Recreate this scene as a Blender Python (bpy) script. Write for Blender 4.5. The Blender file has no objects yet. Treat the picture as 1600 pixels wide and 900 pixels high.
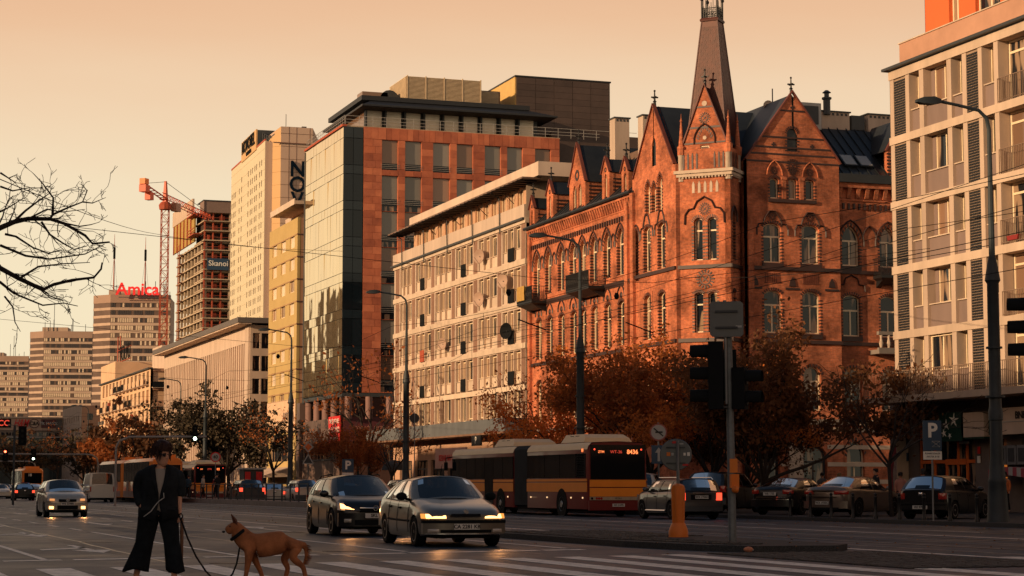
import bpy, math, random
from mathutils import Vector, Matrix, Euler
S = bpy.context.scene
C = S.collection
R = math.radians
PI = math.pi
rnd = random.Random(7)
# ---------------------------------------------------------------- camera
cam = bpy.data.cameras.new('camera')
camo = bpy.data.objects.new('camera', cam)
C.objects.link(camo)
camo.location = (0, 0, 1.2)
camo.rotation_euler = (R(90 + 5.6205), 0, -R(19.1637))
cam.sensor_width = 36
cam.lens = 36 * 3150 / 1600
cam.clip_start = 0.1
cam.clip_end = 6000
cam.dof.use_dof = False
S.camera = camo
# ---------------------------------------------------------------- light
SUN_EL, SUN_AZ = 12.5, -14.0          # azimuth of the sun: degrees from -X towards +Y
W = bpy.data.worlds.new('World')
S.world = W
W.use_nodes = True
nt = W.node_tree
nt.nodes.clear()
out = nt.nodes.new('ShaderNodeOutputWorld')
bg = nt.nodes.new('ShaderNodeBackground')
tc = nt.nodes.new('ShaderNodeTexCoord')
sp = nt.nodes.new('ShaderNodeSeparateXYZ')
rp = nt.nodes.new('ShaderNodeValToRGB')
sky = nt.nodes.new('ShaderNodeTexSky')
sky.sky_type = 'NISHITA'
sky.sun_disc = False
sky.sun_elevation = R(SUN_EL)
sky.sun_rotation = R(270 + SUN_AZ)
sky.air_density = 1.6
sky.dust_density = 4.0
skm = nt.nodes.new('ShaderNodeVectorMath'); skm.operation = 'SCALE'; skm.inputs['Scale'].default_value = 0.05
mx = nt.nodes.new('ShaderNodeMix'); mx.data_type = 'RGBA'
mr = nt.nodes.new('ShaderNodeMapRange'); mr.interpolation_type = 'SMOOTHSTEP'
mr.inputs['From Min'].default_value = 0.45; mr.inputs['From Max'].default_value = 0.95
mr.inputs['To Min'].default_value = 0.0; mr.inputs['To Max'].default_value = 0.5
nt.links.new(tc.outputs['Generated'], sp.inputs[0])
hz = nt.nodes.new('ShaderNodeTexNoise'); hz.inputs['Scale'].default_value = 2.2; hz.inputs['Detail'].default_value = 5; hz.inputs['Roughness'].default_value = .55
hm = nt.nodes.new('ShaderNodeMapping'); hm.inputs['Scale'].default_value = (1, 1, 6); hm.inputs['Rotation'].default_value = (.12, .05, 0)
nt.links.new(tc.outputs['Generated'], hm.inputs[0]); nt.links.new(hm.outputs[0], hz.inputs['Vector'])
ha = nt.nodes.new('ShaderNodeMath'); ha.operation = 'MULTIPLY_ADD'; ha.inputs[1].default_value = .045
hb_ = nt.nodes.new('ShaderNodeMath'); hb_.operation = 'SUBTRACT'; hb_.inputs[1].default_value = .022
nt.links.new(hz.outputs[0], ha.inputs[0]); nt.links.new(sp.outputs['Z'], ha.inputs[2]); nt.links.new(ha.outputs[0], hb_.inputs[0]); nt.links.new(hb_.outputs[0], rp.inputs[0])
nt.links.new(sp.outputs['Z'], mr.inputs['Value'])
nt.links.new(sky.outputs[0], skm.inputs[0])
nt.links.new(mr.outputs[0], mx.inputs['Factor'])
nt.links.new(rp.outputs[0], mx.inputs['A'])
nt.links.new(skm.outputs[0], mx.inputs['B'])
nt.links.new(mx.outputs['Result'], bg.inputs[0])
nt.links.new(bg.outputs[0], out.inputs[0])
def s2l(c):
  return tuple((x / 255 / 12.92 if x / 255 <= .04045 else ((x / 255 + .055) / 1.055) ** 2.4) for x in c) + (1,)
el = rp.color_ramp.elements
el[0].position = 0.0; el[0].color = s2l((247, 230, 193))
el[1].position = 1.0; el[1].color = s2l((58, 80, 110))
for p_, c_ in ((.10, (246, 229, 194)), (.145, (244, 224, 190)), (.19, (241, 210, 175)), (.225, (236, 192, 154)), (.26, (230, 180, 144)), (.33, (222, 180, 150)), (.5, (148, 142, 142)), (.75, (80, 97, 120))):
  e_ = el.new(p_); e_.color = s2l(c_)
bg.inputs[1].default_value = 1.0
sl = bpy.data.lights.new('sun', 'SUN')
sl.energy = 5.0
sl.angle = R(0.6)
sl.color = (1.0, 0.67, 0.38)
so = bpy.data.objects.new('sun', sl)
C.objects.link(so)
d_ = Vector((-math.cos(R(SUN_EL)) * math.cos(R(SUN_AZ)), math.cos(R(SUN_EL)) * math.sin(R(SUN_AZ)), math.sin(R(SUN_EL))))
so.rotation_euler = d_.to_track_quat('Z', 'Y').to_euler()
S.view_settings.view_transform = 'Standard'
S.view_settings.look = 'None'
S.view_settings.exposure = 0
S.view_settings.gamma = 1
S.cycles.max_bounces = 6
S.cycles.diffuse_bounces = 3
S.cycles.glossy_bounces = 4
S.cycles.transparent_max_bounces = 12
S.cycles.use_adaptive_sampling = True
S.cycles.caustics_reflective = False
S.cycles.caustics_refractive = False
# ---------------------------------------------------------------- materials
def lin(c): return s2l(c)
_m = {}
def mat(name, col, rough=.8, metal=0, var=.12, scale=1.5, spec=.4, emit=None, es=0, col2=None, bump=0, coat=0, streak=0, alpha=None):
  """procedural paint / plaster / metal: base colour broken up by two noises in world position"""
  if name in _m: return _m[name]
  m = bpy.data.materials.new(name); m.use_nodes = True
  n = m.node_tree; N = n.nodes; L = n.links
  b = N['Principled BSDF']
  b.inputs['Roughness'].default_value = rough
  b.inputs['Metallic'].default_value = metal
  b.inputs['Specular IOR Level'].default_value = spec
  if coat: b.inputs['Coat Weight'].default_value = coat; b.inputs['Coat Roughness'].default_value = .06
  g = N.new('ShaderNodeNewGeometry')
  c = col if len(col) == 4 else tuple(col) + (1,)
  if var > 0:
    no = N.new('ShaderNodeTexNoise'); no.inputs['Scale'].default_value = scale; no.inputs['Detail'].default_value = 5; no.inputs['Roughness'].default_value = .65
    if streak:
      mp = N.new('ShaderNodeMapping'); mp.inputs['Scale'].default_value = (1, 1, 1 / streak)
      L.new(g.outputs['Position'], mp.inputs[0]); L.new(mp.outputs[0], no.inputs['Vector'])
    else:
      L.new(g.outputs['Position'], no.inputs['Vector'])
    oi = N.new('ShaderNodeObjectInfo')
    ad = N.new('ShaderNodeMath'); ad.operation = 'MULTIPLY_ADD'
    ad.inputs[1].default_value = .25; L.new(oi.outputs['Random'], ad.inputs[0]); L.new(no.outputs[0], ad.inputs[2])
    r_ = N.new('ShaderNodeMapRange'); r_.inputs['From Min'].default_value = .3; r_.inputs['From Max'].default_value = .95
    L.new(ad.outputs[0], r_.inputs['Value'])
    mi = N.new('ShaderNodeMix'); mi.data_type = 'RGBA'
    k = 1 - var * 2; c2 = col2 if col2 else (c[0] * k, c[1] * k, c[2] * k)
    mi.inputs['A'].default_value = (min(1, c[0] * (1 + var * .5)), min(1, c[1] * (1 + var * .5)), min(1, c[2] * (1 + var * .5)), 1)
    mi.inputs['B'].default_value = tuple(c2[:3]) + (1,)
    L.new(r_.outputs[0], mi.inputs['Factor']); L.new(mi.outputs['Result'], b.inputs['Base Color'])
    if bump:
      bu = N.new('ShaderNodeBump'); bu.inputs['Strength'].default_value = bump; bu.inputs['Distance'].default_value = .02
      L.new(no.outputs[0], bu.inputs['Height']); L.new(bu.outputs[0], b.inputs['Normal'])
  else:
    b.inputs['Base Color'].default_value = c
  if emit:
    b.inputs['Emission Color'].default_value = tuple(emit[:3]) + (1,); b.inputs['Emission Strength'].default_value = es
  _m[name] = m
  return m
def brickmat(name, c1, c2, mortar, bw=.27, bh=.077, rough=.85, dirt=.45, band=None):
  m = bpy.data.materials.new(name); m.use_nodes = True
  n = m.node_tree; N = n.nodes; L = n.links; b = N['Principled BSDF']
  b.inputs['Roughness'].default_value = rough; b.inputs['Specular IOR Level'].default_value = .25
  g = N.new('ShaderNodeNewGeometry'); s = N.new('ShaderNodeSeparateXYZ'); L.new(g.outputs['Position'], s.inputs[0])
  a = N.new('ShaderNodeMath'); a.operation = 'SUBTRACT'; L.new(s.outputs[0], a.inputs[0]); L.new(s.outputs[1], a.inputs[1])
  cb = N.new('ShaderNodeCombineXYZ'); L.new(a.outputs[0], cb.inputs[0]); L.new(s.outputs[2], cb.inputs[1])
  t = N.new('ShaderNodeTexBrick'); L.new(cb.outputs[0], t.inputs['Vector'])
  t.inputs['Scale'].default_value = 1; t.inputs['Brick Width'].default_value = bw; t.inputs['Row Height'].default_value = bh
  t.inputs['Mortar Size'].default_value = .008; t.inputs['Mortar Smooth'].default_value = .3; t.inputs['Bias'].default_value = -.1
  t.inputs['Color1'].default_value = tuple(c1) + (1,); t.inputs['Color2'].default_value = tuple(c2) + (1,); t.inputs['Mortar'].default_value = tuple(mortar) + (1,)
  no = N.new('ShaderNodeTexNoise'); no.inputs['Scale'].default_value = .55; no.inputs['Detail'].default_value = 7; no.inputs['Roughness'].default_value = .7
  L.new(g.outputs['Position'], no.inputs['Vector'])
  r_ = N.new('ShaderNodeMapRange'); r_.inputs['From Min'].default_value = .38; r_.inputs['From Max'].default_value = .66; r_.inputs['To Min'].default_value = 1.08; r_.inputs['To Max'].default_value = 1 - dirt
  L.new(no.outputs[0], r_.inputs['Value'])
  no2 = N.new('ShaderNodeTexNoise'); no2.inputs['Scale'].default_value = 6; no2.inputs['Detail'].default_value = 3
  L.new(g.outputs['Position'], no2.inputs['Vector'])
  r2 = N.new('ShaderNodeMapRange'); r2.inputs['From Min'].default_value = .3; r2.inputs['From Max'].default_value = .7; r2.inputs['To Min'].default_value = .8; r2.inputs['To Max'].default_value = 1.15
  L.new(no2.outputs[0], r2.inputs['Value'])
  mu = N.new('ShaderNodeMath'); mu.operation = 'MULTIPLY'; L.new(r_.outputs[0], mu.inputs[0]); L.new(r2.outputs[0], mu.inputs[1])
  v = N.new('ShaderNodeVectorMath'); v.operation = 'SCALE'; L.new(t.outputs[0], v.inputs[0]); L.new(mu.outputs[0], v.inputs['Scale'])
  L.new(v.outputs[0], b.inputs['Base Color'])
  bu = N.new('ShaderNodeBump'); bu.inputs['Strength'].default_value = .5; bu.inputs['Distance'].default_value = .01; bu.invert = True
  L.new(t.outputs['Fac'], bu.inputs['Height']); L.new(bu.outputs[0], b.inputs['Normal'])
  _m[name] = m
  return m
def glassmat(name, tint=(.03, .035, .04), rough=.06, spec=1.0, metal=0, var=.0, curt=False):
  """window glass seen from outside: dark room behind, sharp reflection"""
  m = bpy.data.materials.new(name); m.use_nodes = True
  N = m.node_tree.nodes; L = m.node_tree.links; b = N['Principled BSDF']
  b.inputs['Roughness'].default_value = rough; b.inputs['Specular IOR Level'].default_value = spec; b.inputs['Metallic'].default_value = metal
  b.inputs['IOR'].default_value = 1.55
  oi = N.new('ShaderNodeObjectInfo'); r_ = N.new('ShaderNodeMapRange')
  r_.inputs['To Min'].default_value = 1 - var; r_.inputs['To Max'].default_value = 1 + var
  L.new(oi.outputs['Random'], r_.inputs['Value'])
  v = N.new('ShaderNodeVectorMath'); v.operation = 'SCALE'; v.inputs[0].default_value = tint
  L.new(r_.outputs[0], v.inputs['Scale'])
  if curt:      # folds of pale curtains hanging behind some panes
    to = N.new('ShaderNodeTexCoord'); mp = N.new('ShaderNodeMapping'); mp.inputs['Scale'].default_value = (1.6, 0, .25); L.new(to.outputs['Object'], mp.inputs[0])
    rv = N.new('ShaderNodeVectorMath'); rv.operation = 'SCALE'; rv.inputs[0].default_value = (97, 31, 53); L.new(oi.outputs['Random'], rv.inputs['Scale']); L.new(rv.outputs[0], mp.inputs['Location'])
    nz = N.new('ShaderNodeTexNoise'); nz.inputs['Scale'].default_value = 1.3; nz.inputs['Detail'].default_value = 1; L.new(mp.outputs[0], nz.inputs['Vector'])
    cr = N.new('ShaderNodeValToRGB'); cr.color_ramp.elements[0].position = .53; cr.color_ramp.elements[1].position = .58; L.new(nz.outputs[0], cr.inputs[0])
    mc = N.new('ShaderNodeMix'); mc.data_type = 'RGBA'; mc.inputs['B'].default_value = (.30, .20, .13, 1); L.new(cr.outputs[0], mc.inputs['Factor']); L.new(v.outputs[0], mc.inputs['A']); L.new(mc.outputs['Result'], b.inputs['Base Color'])
  else: L.new(v.outputs[0], b.inputs['Base Color'])
  g = N.new('ShaderNodeNewGeometry'); no = N.new('ShaderNodeTexNoise'); no.inputs['Scale'].default_value = .6; no.inputs['Detail'].default_value = 1
  L.new(g.outputs['Position'], no.inputs['Vector'])
  bu = N.new('ShaderNodeBump'); bu.inputs['Strength'].default_value = .12; bu.inputs['Distance'].default_value = .05
  L.new(no.outputs[0], bu.inputs['Height']); L.new(bu.outputs[0], b.inputs['Normal'])
  _m[name] = m
  return m
def cglass(name, tint, transp):
  m = bpy.data.materials.new(name); m.use_nodes = True
  n = m.node_tree; N = n.nodes; L = n.links; N.clear()
  o = N.new('ShaderNodeOutputMaterial'); t = N.new('ShaderNodeBsdfTransparent'); t.inputs[0].default_value = tuple(tint) + (1,)
  gl = N.new('ShaderNodeBsdfGlossy'); gl.inputs['Roughness'].default_value = .02; gl.inputs[0].default_value = (.95, .95, .95, 1)
  f = N.new('ShaderNodeFresnel'); f.inputs[0].default_value = 1.7
  x = N.new('ShaderNodeMixShader'); L.new(f.outputs[0], x.inputs[0]); L.new(t.outputs[0], x.inputs[1]); L.new(gl.outputs[0], x.inputs[2]); L.new(x.outputs[0], o.inputs[0])
  _m[name] = m
  return m
def emis(name, col, s, base=(.02, .02, .02)):
  return mat(name, base, .4, 0, 0, emit=col, es=s)
# ---------------------------------------------------------------- mesh helpers
class MB:
  def __init__(s): s.v = []; s.f = []; s.m = []
  def face(s, pts, mi=0):
    i = len(s.v); s.v += [tuple(p) for p in pts]; s.f.append(tuple(range(i, i + len(pts)))); s.m.append(mi)
  def box(s, x0, x1, y0, y1, z0, z1, mi=0):
    i = len(s.v)
    s.v += [(x0, y0, z0), (x1, y0, z0), (x1, y1, z0), (x0, y1, z0), (x0, y0, z1), (x1, y0, z1), (x1, y1, z1), (x0, y1, z1)]
    for q in ((3, 2, 1, 0), (4, 5, 6, 7), (0, 1, 5, 4), (1, 2, 6, 5), (2, 3, 7, 6), (3, 0, 4, 7)):
      s.f.append(tuple(i + k for k in q)); s.m.append(mi)
    return s
  def cbox(s, c, sx, sy, sz, mi=0, M=None):
    b = MB().box(-sx / 2, sx / 2, -sy / 2, sy / 2, -sz / 2, sz / 2, mi)
    return s.add(b, Matrix.Translation(c) @ (M or Matrix.Identity(4)))
  def add(s, o, M=None, mi=None):
    i = len(s.v)
    s.v += [tuple(M @ Vector(p)) for p in o.v] if M else o.v
    s.f += [tuple(i + k for k in q) for q in o.f]; s.m += [mi if mi is not None else k for k in o.m]
    return s
  def rings(s, rr, close=True, caps=True, mi=0, loop=False):
    """rr: rings of equally many points"""
    i = len(s.v); n = len(rr[0])
    for r in rr: s.v += [tuple(p) for p in r]
    K = len(rr) if loop else len(rr) - 1
    for k in range(K):
      a = i + k * n; b = i + ((k + 1) % len(rr)) * n
      for j in range(n if close else n - 1):
        j2 = (j + 1) % n
        s.f.append((a + j, a + j2, b + j2, b + j)); s.m.append(mi)
    if caps and close and not loop:
      s.f.append(tuple(i + j for j in reversed(range(n)))); s.m.append(mi)
      s.f.append(tuple(i + (len(rr) - 1) * n + j for j in range(n))); s.m.append(mi)
    return s
  def tube(s, pts, rad, n=6, mi=0, caps=True):
    pts = [Vector(p) for p in pts]
    if not hasattr(rad, '__len__'): rad = [rad] * len(pts)
    rr = []; up = None
    for k, p in enumerate(pts):
      t = (pts[min(k + 1, len(pts) - 1)] - pts[max(k - 1, 0)])
      t = t.normalized() if t.length > 1e-9 else Vector((0, 0, 1))
      if up is None: up = Vector((0, 0, 1)) if abs(t.z) < .9 else Vector((0, 1, 0))
      a = t.cross(up)
      if a.length < 1e-4: a = t.cross(Vector((1, 0, 0)))
      a.normalize(); b = a.cross(t).normalized(); up = b
      rr.append([p + (a * math.cos(q) + b * math.sin(q)) * rad[k] for q in [2 * PI * j / n for j in range(n)]])
    return s.rings(rr, True, caps, mi)
  def lathe(s, prof, c=(0, 0, 0), n=16, axis='z', mi=0, caps=True):
    rr = []
    for r, h in prof:
      ring = []
      for j in range(n):
        a = 2 * PI * j / n; x, y = r * math.cos(a), r * math.sin(a)
        q = {'z': (x, y, h), 'y': (x, h, -y), 'x': (h, x, y)}[axis]
        ring.append((c[0] + q[0], c[1] + q[1], c[2] + q[2]))
      rr.append(ring)
    return s.rings(rr, True, caps, mi)
  def prism(s, poly, d0, d1, axis='y', mi=0):
    """poly in the two other axes: y -> (x,z), x -> (y,z), z -> (x,y)"""
    f = {'y': lambda p, d: (p[0], d, p[1]), 'x': lambda p, d: (d, p[0], p[1]), 'z': lambda p, d: (p[0], p[1], d)}[axis]
    return s.rings([[f(p, d0) for p in poly], [f(p, d1) for p in poly]], True, True, mi)
  def ball(s, c, r, n=10, m=7, mi=0):
    if not hasattr(r, '__len__'): r = (r, r, r)
    rr = []
    for k in range(m + 1):
      t = -PI / 2 + PI * (k + .02) / (m + .04)
      rr.append([(c[0] + r[0] * math.cos(t) * math.cos(2 * PI * j / n), c[1] + r[1] * math.cos(t) * math.sin(2 * PI * j / n), c[2] + r[2] * math.sin(t)) for j in range(n)])
    return s.rings(rr, True, True, mi)
  def mesh(s, name, mats, smooth=0, recalc=True):
    me = bpy.data.meshes.new(name)
    me.from_pydata([tuple(p) for p in s.v], [], s.f)
    if not isinstance(mats, (list, tuple)): mats = [mats]
    for m in mats: me.materials.append(m)
    if len(mats) > 1: me.polygons.foreach_set('material_index', s.m)
    if recalc:
      import bmesh
      bm = bmesh.new(); bm.from_mesh(me); bmesh.ops.recalc_face_normals(bm, faces=bm.faces)
      if smooth: bmesh.ops.remove_doubles(bm, verts=bm.verts, dist=1e-5)
      bm.to_mesh(me); bm.free()
    if smooth:
      me.polygons.foreach_set('use_smooth', [True] * len(me.polygons))
      me.set_sharp_from_angle(angle=R(smooth))
    me.update()
    return me
def tag(o, label=None, cat=None, group=None, kind=None):
  if label: o['label'] = label
  if cat: o['category'] = cat
  if group: o['group'] = group
  if kind: o['kind'] = kind
  return o
def thing(name, label, cat, loc=(0, 0, 0), rz=0, group=None):
  o = bpy.data.objects.new(name, None); C.objects.link(o); o.empty_display_size = .2
  o.location = loc; o.rotation_euler = (0, 0, rz)
  return tag(o, label, cat, group)
def obj(name, me, parent=None, loc=(0, 0, 0), rot=(0, 0, 0), label=None, scale=None):
  """me: mesh datablock (shared by alike pieces)"""
  o = bpy.data.objects.new(name, me); C.objects.link(o)
  if parent: o.parent = parent
  o.location = loc; o.rotation_euler = rot if hasattr(rot, '__len__') else (0, 0, rot)
  if scale: o.scale = scale
  if label: o['label'] = label
  return o
def part(name, mb, mats, parent=None, loc=(0, 0, 0), rot=(0, 0, 0), smooth=0, label=None, recalc=True):
  return obj(name, mb.mesh(name, mats, smooth, recalc), parent, loc, rot, label)
_kids = {}
def copy_tree(o, parent=None, loc=None, rz=None, label=None, group=None, scale=None):
  """a thing, its parts and their sub-parts, linked as new objects that share mesh data"""
  c = o.copy(); C.objects.link(c); c.parent = parent
  for ch in o.children: copy_tree(ch, c)
  if loc is not None: c.location = loc
  if rz is not None: c.rotation_euler = (0, 0, rz)
  if scale: c.scale = scale
  if label: c['label'] = label
  if group: c['group'] = group
  return c
def text(name, body, size, mats, parent, loc, rot, ext=.01, bold=0.0, align='CENTER', xs=1.0, shear=0):
  cu = bpy.data.curves.new(name, 'FONT'); cu.body = body; cu.size = size; cu.extrude = ext; cu.offset = bold
  cu.align_x = align; cu.align_y = 'CENTER'; cu.resolution_u = 3; cu.shear = shear
  cu.materials.append(mats)
  t = bpy.data.objects.new(name, cu)
  me = bpy.data.meshes.new_from_object(t); bpy.data.objects.remove(t); me.name = name
  if not me.materials: me.materials.append(mats)
  return obj(name, me, parent, loc, rot, None, (xs, 1, 1))
FX = -PI / 2          # a facade part turned so that it faces -X (the street)
def wall_mb(Wd, z0, z1, th, ops, mi=0):
  """wall with openings, outer side at y=0, y grows inwards; ops: (x0,x1,z0,z1[,arch]) arch: 0 none, 'r' round, 's' segmental, 'p' pointed with given rise"""
  b = MB()
  xs = sorted({0, Wd} | {o[0] for o in ops} | {o[1] for o in ops}); zs = sorted({z0, z1} | {o[2] for o in ops} | {o[3] for o in ops})
  xs = [x for x in xs if -1e-6 <= x <= Wd + 1e-6]
  for j in range(len(zs) - 1):
    run = None
    for i in range(len(xs) - 1):
      cx, cz = (xs[i] + xs[i + 1]) / 2, (zs[j] + zs[j + 1]) / 2
      inside = any(o[0] < cx < o[1] and o[2] < cz < o[3] for o in ops)
      if inside:
        if run is not None: b.face([(run, 0, zs[j]), (xs[i], 0, zs[j]), (xs[i], 0, zs[j + 1]), (run, 0, zs[j + 1])], mi); run = None
      elif run is None: run = xs[i]
    if run is not None: b.face([(run, 0, zs[j]), (Wd, 0, zs[j]), (Wd, 0, zs[j + 1]), (run, 0, zs[j + 1])], mi)
  for o in ops:
    x0, x1, a, c = o[:4]; arch = o[4] if len(o) > 4 else None
    cur = archpts(x0, x1, a, c, arch)
    for k in range(len(cur) - 1):
      p, q = cur[k], cur[k + 1]
      b.face([(p[0], 0, p[1]), (p[0], th, p[1]), (q[0], th, q[1]), (q[0], 0, q[1])], mi)
      if arch and k not in (0, len(cur) - 2):
        b.face([(p[0], 0, p[1]), (q[0], 0, q[1]), (q[0], 0, c), (p[0], 0, c)], mi)
    b.face([(x0, 0, a), (x1, 0, a), (x1, th, a), (x0, th, a)], mi)
  b.box(0, Wd, th, th + .05, z0, z1, mi)
  for x in (0, Wd): b.face([(x, 0, z0), (x, th + .02, z0), (x, th + .02, z1), (x, 0, z1)], mi)
  b.face([(0, 0, z1), (Wd, 0, z1), (Wd, th, z1), (0, th, z1)], mi)
  return b
def archpts(x0, x1, a, c, arch, n=8):
  """opening outline from lower left over the head to lower right"""
  w = x1 - x0; m = (x0 + x1) / 2
  if not arch: return [(x0, a), (x0, c), (x1, c), (x1, a)]
  pts = [(x0, a)]
  if arch == 'r': h = w / 2; f = lambda t: (m - w / 2 * math.cos(PI * t), c - h + h * math.sin(PI * t))
  elif arch == 's':
    h = w * .22; rr = (w * w / 4 + h * h) / (2 * h); an = math.asin(w / 2 / rr)
    f = lambda t: (m + rr * math.sin(an * (2 * t - 1)), c - rr + rr * math.cos(an * (2 * t - 1)))
  else:
    h = w * .85
    def f(t):
      u = t if t <= .5 else 1 - t
      rr = (w * w / 4 + h * h) / w; an = math.asin(min(1, h / rr)) * 2 * u
      x = x0 + rr - rr * math.cos(an); z = c - h + rr * math.sin(an)
      return (x, z) if t <= .5 else (x1 - (x - x0), z)
  for k in range(n + 1): pts.append(f(k / n))
  return pts + [(x1, a)]
def arch_window_mb(w, h, arch, fr=.07, transom=None, mull=True, d=.08):
  """window frame around (0..w, 0..h); glass separate"""
  b = MB(); o = archpts(0, w, 0, h, arch); i = [(min(max(x, fr), w - fr), max(fr, z - fr)) if k not in (0, len(o) - 1) else (fr if k == 0 else w - fr, fr) for k, (x, z) in enumerate(o)]
  n = len(o)
  for k in range(n):
    p, q, r, t = o[k], o[(k + 1) % n], i[(k + 1) % n], i[k]
    b.face([(p[0], 0, p[1]), (q[0], 0, q[1]), (r[0], 0, r[1]), (t[0], 0, t[1])])
    b.face([(t[0], 0, t[1]), (r[0], 0, r[1]), (r[0], d, r[1]), (t[0], d, t[1])])
  if mull: b.box(w / 2 - fr * .55, w / 2 + fr * .55, .01, d, fr, (transom or h - fr * 1.5))
  if transom: b.box(fr, w - fr, .005, d, transom - fr * .6, transom + fr * .6)
  return b
def arch_glass_mb(w, h, arch, fr=.07, y=.05):
  o = archpts(fr, w - fr, fr, h - fr, arch); b = MB(); b.face([(x, y, z) for x, z in o]); return b
# ---------------------------------------------------------------- palette
BRICK = brickmat('red_brick', (.68, .19, .078), (.46, .125, .055), (.46, .24, .16), dirt=.66)
BRICKD = mat('dark_glazed_brick', (.05, .022, .018), .5, var=.2)
STONE = mat('pale_stone', (.55, .43, .33), .8, var=.15, scale=2, bump=.2)
STONEG = mat('grey_stone', (.25, .21, .18), .85, var=.2, scale=2, bump=.3)
ROOF = mat('black_sheet_roof', (.022, .027, .032), .45, var=.25, scale=.8)
ROOFL = mat('rusty_flat_sheet', (.18, .11, .08), .6, var=.3, scale=.7)
SCALE = mat('slate_scale', (.13, .036, .02), .5, var=.3, scale=3)
IRON = mat('wrought_iron', (.012, .012, .013), .5, var=.1)
FRAMEW = mat('cream_window_frame', (.85, .68, .46), .5, var=.08)
GLASS = glassmat('window_glass', (.010, .014, .020), .04, .3, var=.5, curt=True)
GLASSC = glassmat('curtained_window_glass', (.24, .14, .09), .12, .4, var=.35)
PLAS = mat('cream_plaster', (.60, .45, .34), .85, var=.17, scale=.9, streak=4)
PLASW = mat('pale_stucco', (.60, .46, .36), .85, var=.17, scale=.8, streak=5)
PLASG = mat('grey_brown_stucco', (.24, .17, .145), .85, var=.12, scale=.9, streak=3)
PANELB = mat('beige_panel', (.50, .36, .27), .8, var=.1)
DARKBR = brickmat('dark_brown_strip_brick', (.20, .10, .08), (.15, .08, .065), (.25, .17, .13), .26, .08, dirt=.2)
DARKTL = brickmat('black_brick_lattice', (.016, .016, .018), (.024, .022, .022), (.34, .25, .18), .30, .115, dirt=.1)
WHITEB = mat('off_white_band', (.66, .51, .38), .8, var=.16, scale=1.2, streak=3)
CREAMY = mat('yellow_render', (.50, .35, .14), .85, var=.08, scale=.5)
PINKR = mat('salmon_render', (.48, .26, .16), .85, var=.08, scale=.5)
SAND = mat('red_sandstone', (.60, .19, .09), .75, var=.22, scale=.6, col2=(.27, .07, .04), bump=.15)
SAND2 = mat('red_sandstone_deep', (.52, .15, .07), .75, var=.22, scale=.6, col2=(.22, .055, .03), bump=.15)
MIRROR = glassmat('mirror_curtain_glass', (.97, .73, .43), .03, 1.0, metal=.92, var=.04)
DGLASS = glassmat('dark_curtain_glass', (.008, .014, .02), .05, .25, var=.3)
DBLUE = mat('dark_blue_spandrel', (.008, .018, .026), .25, var=.1)
BLIND = glassmat('roller_blind_glass', (.20, .18, .15), .2, .5, var=.25)
STEEL = mat('brushed_steel_rail', (.42, .38, .34), .4, .6, var=.1)
GREYP = mat('grey_metal_sheet', (.13, .14, .15), .55, var=.2, scale=1.2, streak=3)
TIMBER = mat('louvre_slat', (.62, .47, .30), .7, var=.15)
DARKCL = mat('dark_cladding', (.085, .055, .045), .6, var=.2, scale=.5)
CONC = mat('bare_concrete', (.50, .38, .26), .9, var=.2, scale=.6)
RUST = mat('scaffold_red', (.42, .08, .035), .7, var=.2)
YELP = mat('yellow_formwork', (.42, .27, .07), .7, var=.12)
REDP = mat('crane_red', (.62, .09, .03), .5, var=.15)
TOWERC = mat('tower_panel', (.50, .36, .27), .9, var=.12, scale=.3)
TOWERD = mat('tower_dark_band', (.14, .09, .07), .8, var=.2, scale=.3)
HOTELL = mat('hotel_white_tile', (.62, .54, .38), .7, var=.05, scale=.1)
HOTELE = mat('hotel_end_panel', (.56, .39, .29), .8, var=.07, scale=.1)
HOTELY = mat('hotel_yellow_panel', (.60, .37, .18), .8, var=.05, scale=.1)
BLACKP = mat('black_paint', (.010, .011, .013), .45, var=.1)
BLACKM = mat('matt_black', (.010, .011, .012), .8, var=.1, spec=.1)
DGREY = mat('dark_grey_paint', (.045, .05, .055), .55, var=.15)
MGREY = mat('galvanised_steel', (.24, .25, .26), .5, .5, var=.2)
LGREY = mat('light_grey_paint', (.42, .41, .39), .6, var=.1)
POLEG = mat('lamp_pole_paint', (.030, .042, .050), .55, var=.2, scale=3)
WHITEP = mat('white_paint', (.80, .76, .68), .6, var=.06)
ORANGE = mat('orange_plastic', (.78, .19, .02), .5, var=.1)
ORPAINT = mat('orange_frame_paint', (.75, .16, .03), .5, var=.05)
GREENB = mat('bank_green', (.006, .040, .028), .4, var=.05)
DSOFF = mat('dark_soffit', (.03, .022, .02), .8)
REDS = mat('sign_red', (.60, .02, .02), .5, var=.03)
REDDK = mat('burgundy_sign', (.10, .025, .03), .5, var=.05)
BLUES = mat('sign_blue', (.025, .060, .11), .5, var=.05)
BARK = mat('bark', (.035, .026, .022), .95, var=.3, scale=8)
RUBBER = mat('rubber', (.010, .010, .011), .8, var=.1, spec=.12)
RIM = mat('alloy_rim', (.45, .44, .43), .3, .8, var=.05)
CHROME = mat('chrome', (.75, .73, .70), .12, 1, var=0)
CARGL = cglass('car_glass', (.28, .30, .31), .3)
INTER = mat('car_interior', (.015, .014, .014), .9, var=.1)
HEADL = emis('headlamp_light', (1, .48, .16), 4, (.6, .5, .4))
HEADD = mat('headlamp_lens', (.45, .40, .34), .1, 0, 0, spec=1)
TAILL = emis('tail_light_lit', (1, .07, .03), 2.0)
TAILD = mat('tail_lens', (.35, .02, .012), .15, 0, 0, spec=.9)
AMBER = emis('amber_glow', (1, .35, .06), 1.2)
GRNL = emis('green_signal', (.75, 1, .72), 9)
REDL = emis('red_signal', (1, .12, .05), 8)
LED = emis('led_orange', (1, .22, .06), 2.2)
SKINM = mat('skin', (.60, .31, .20), .6, var=.06, scale=12)
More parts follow.
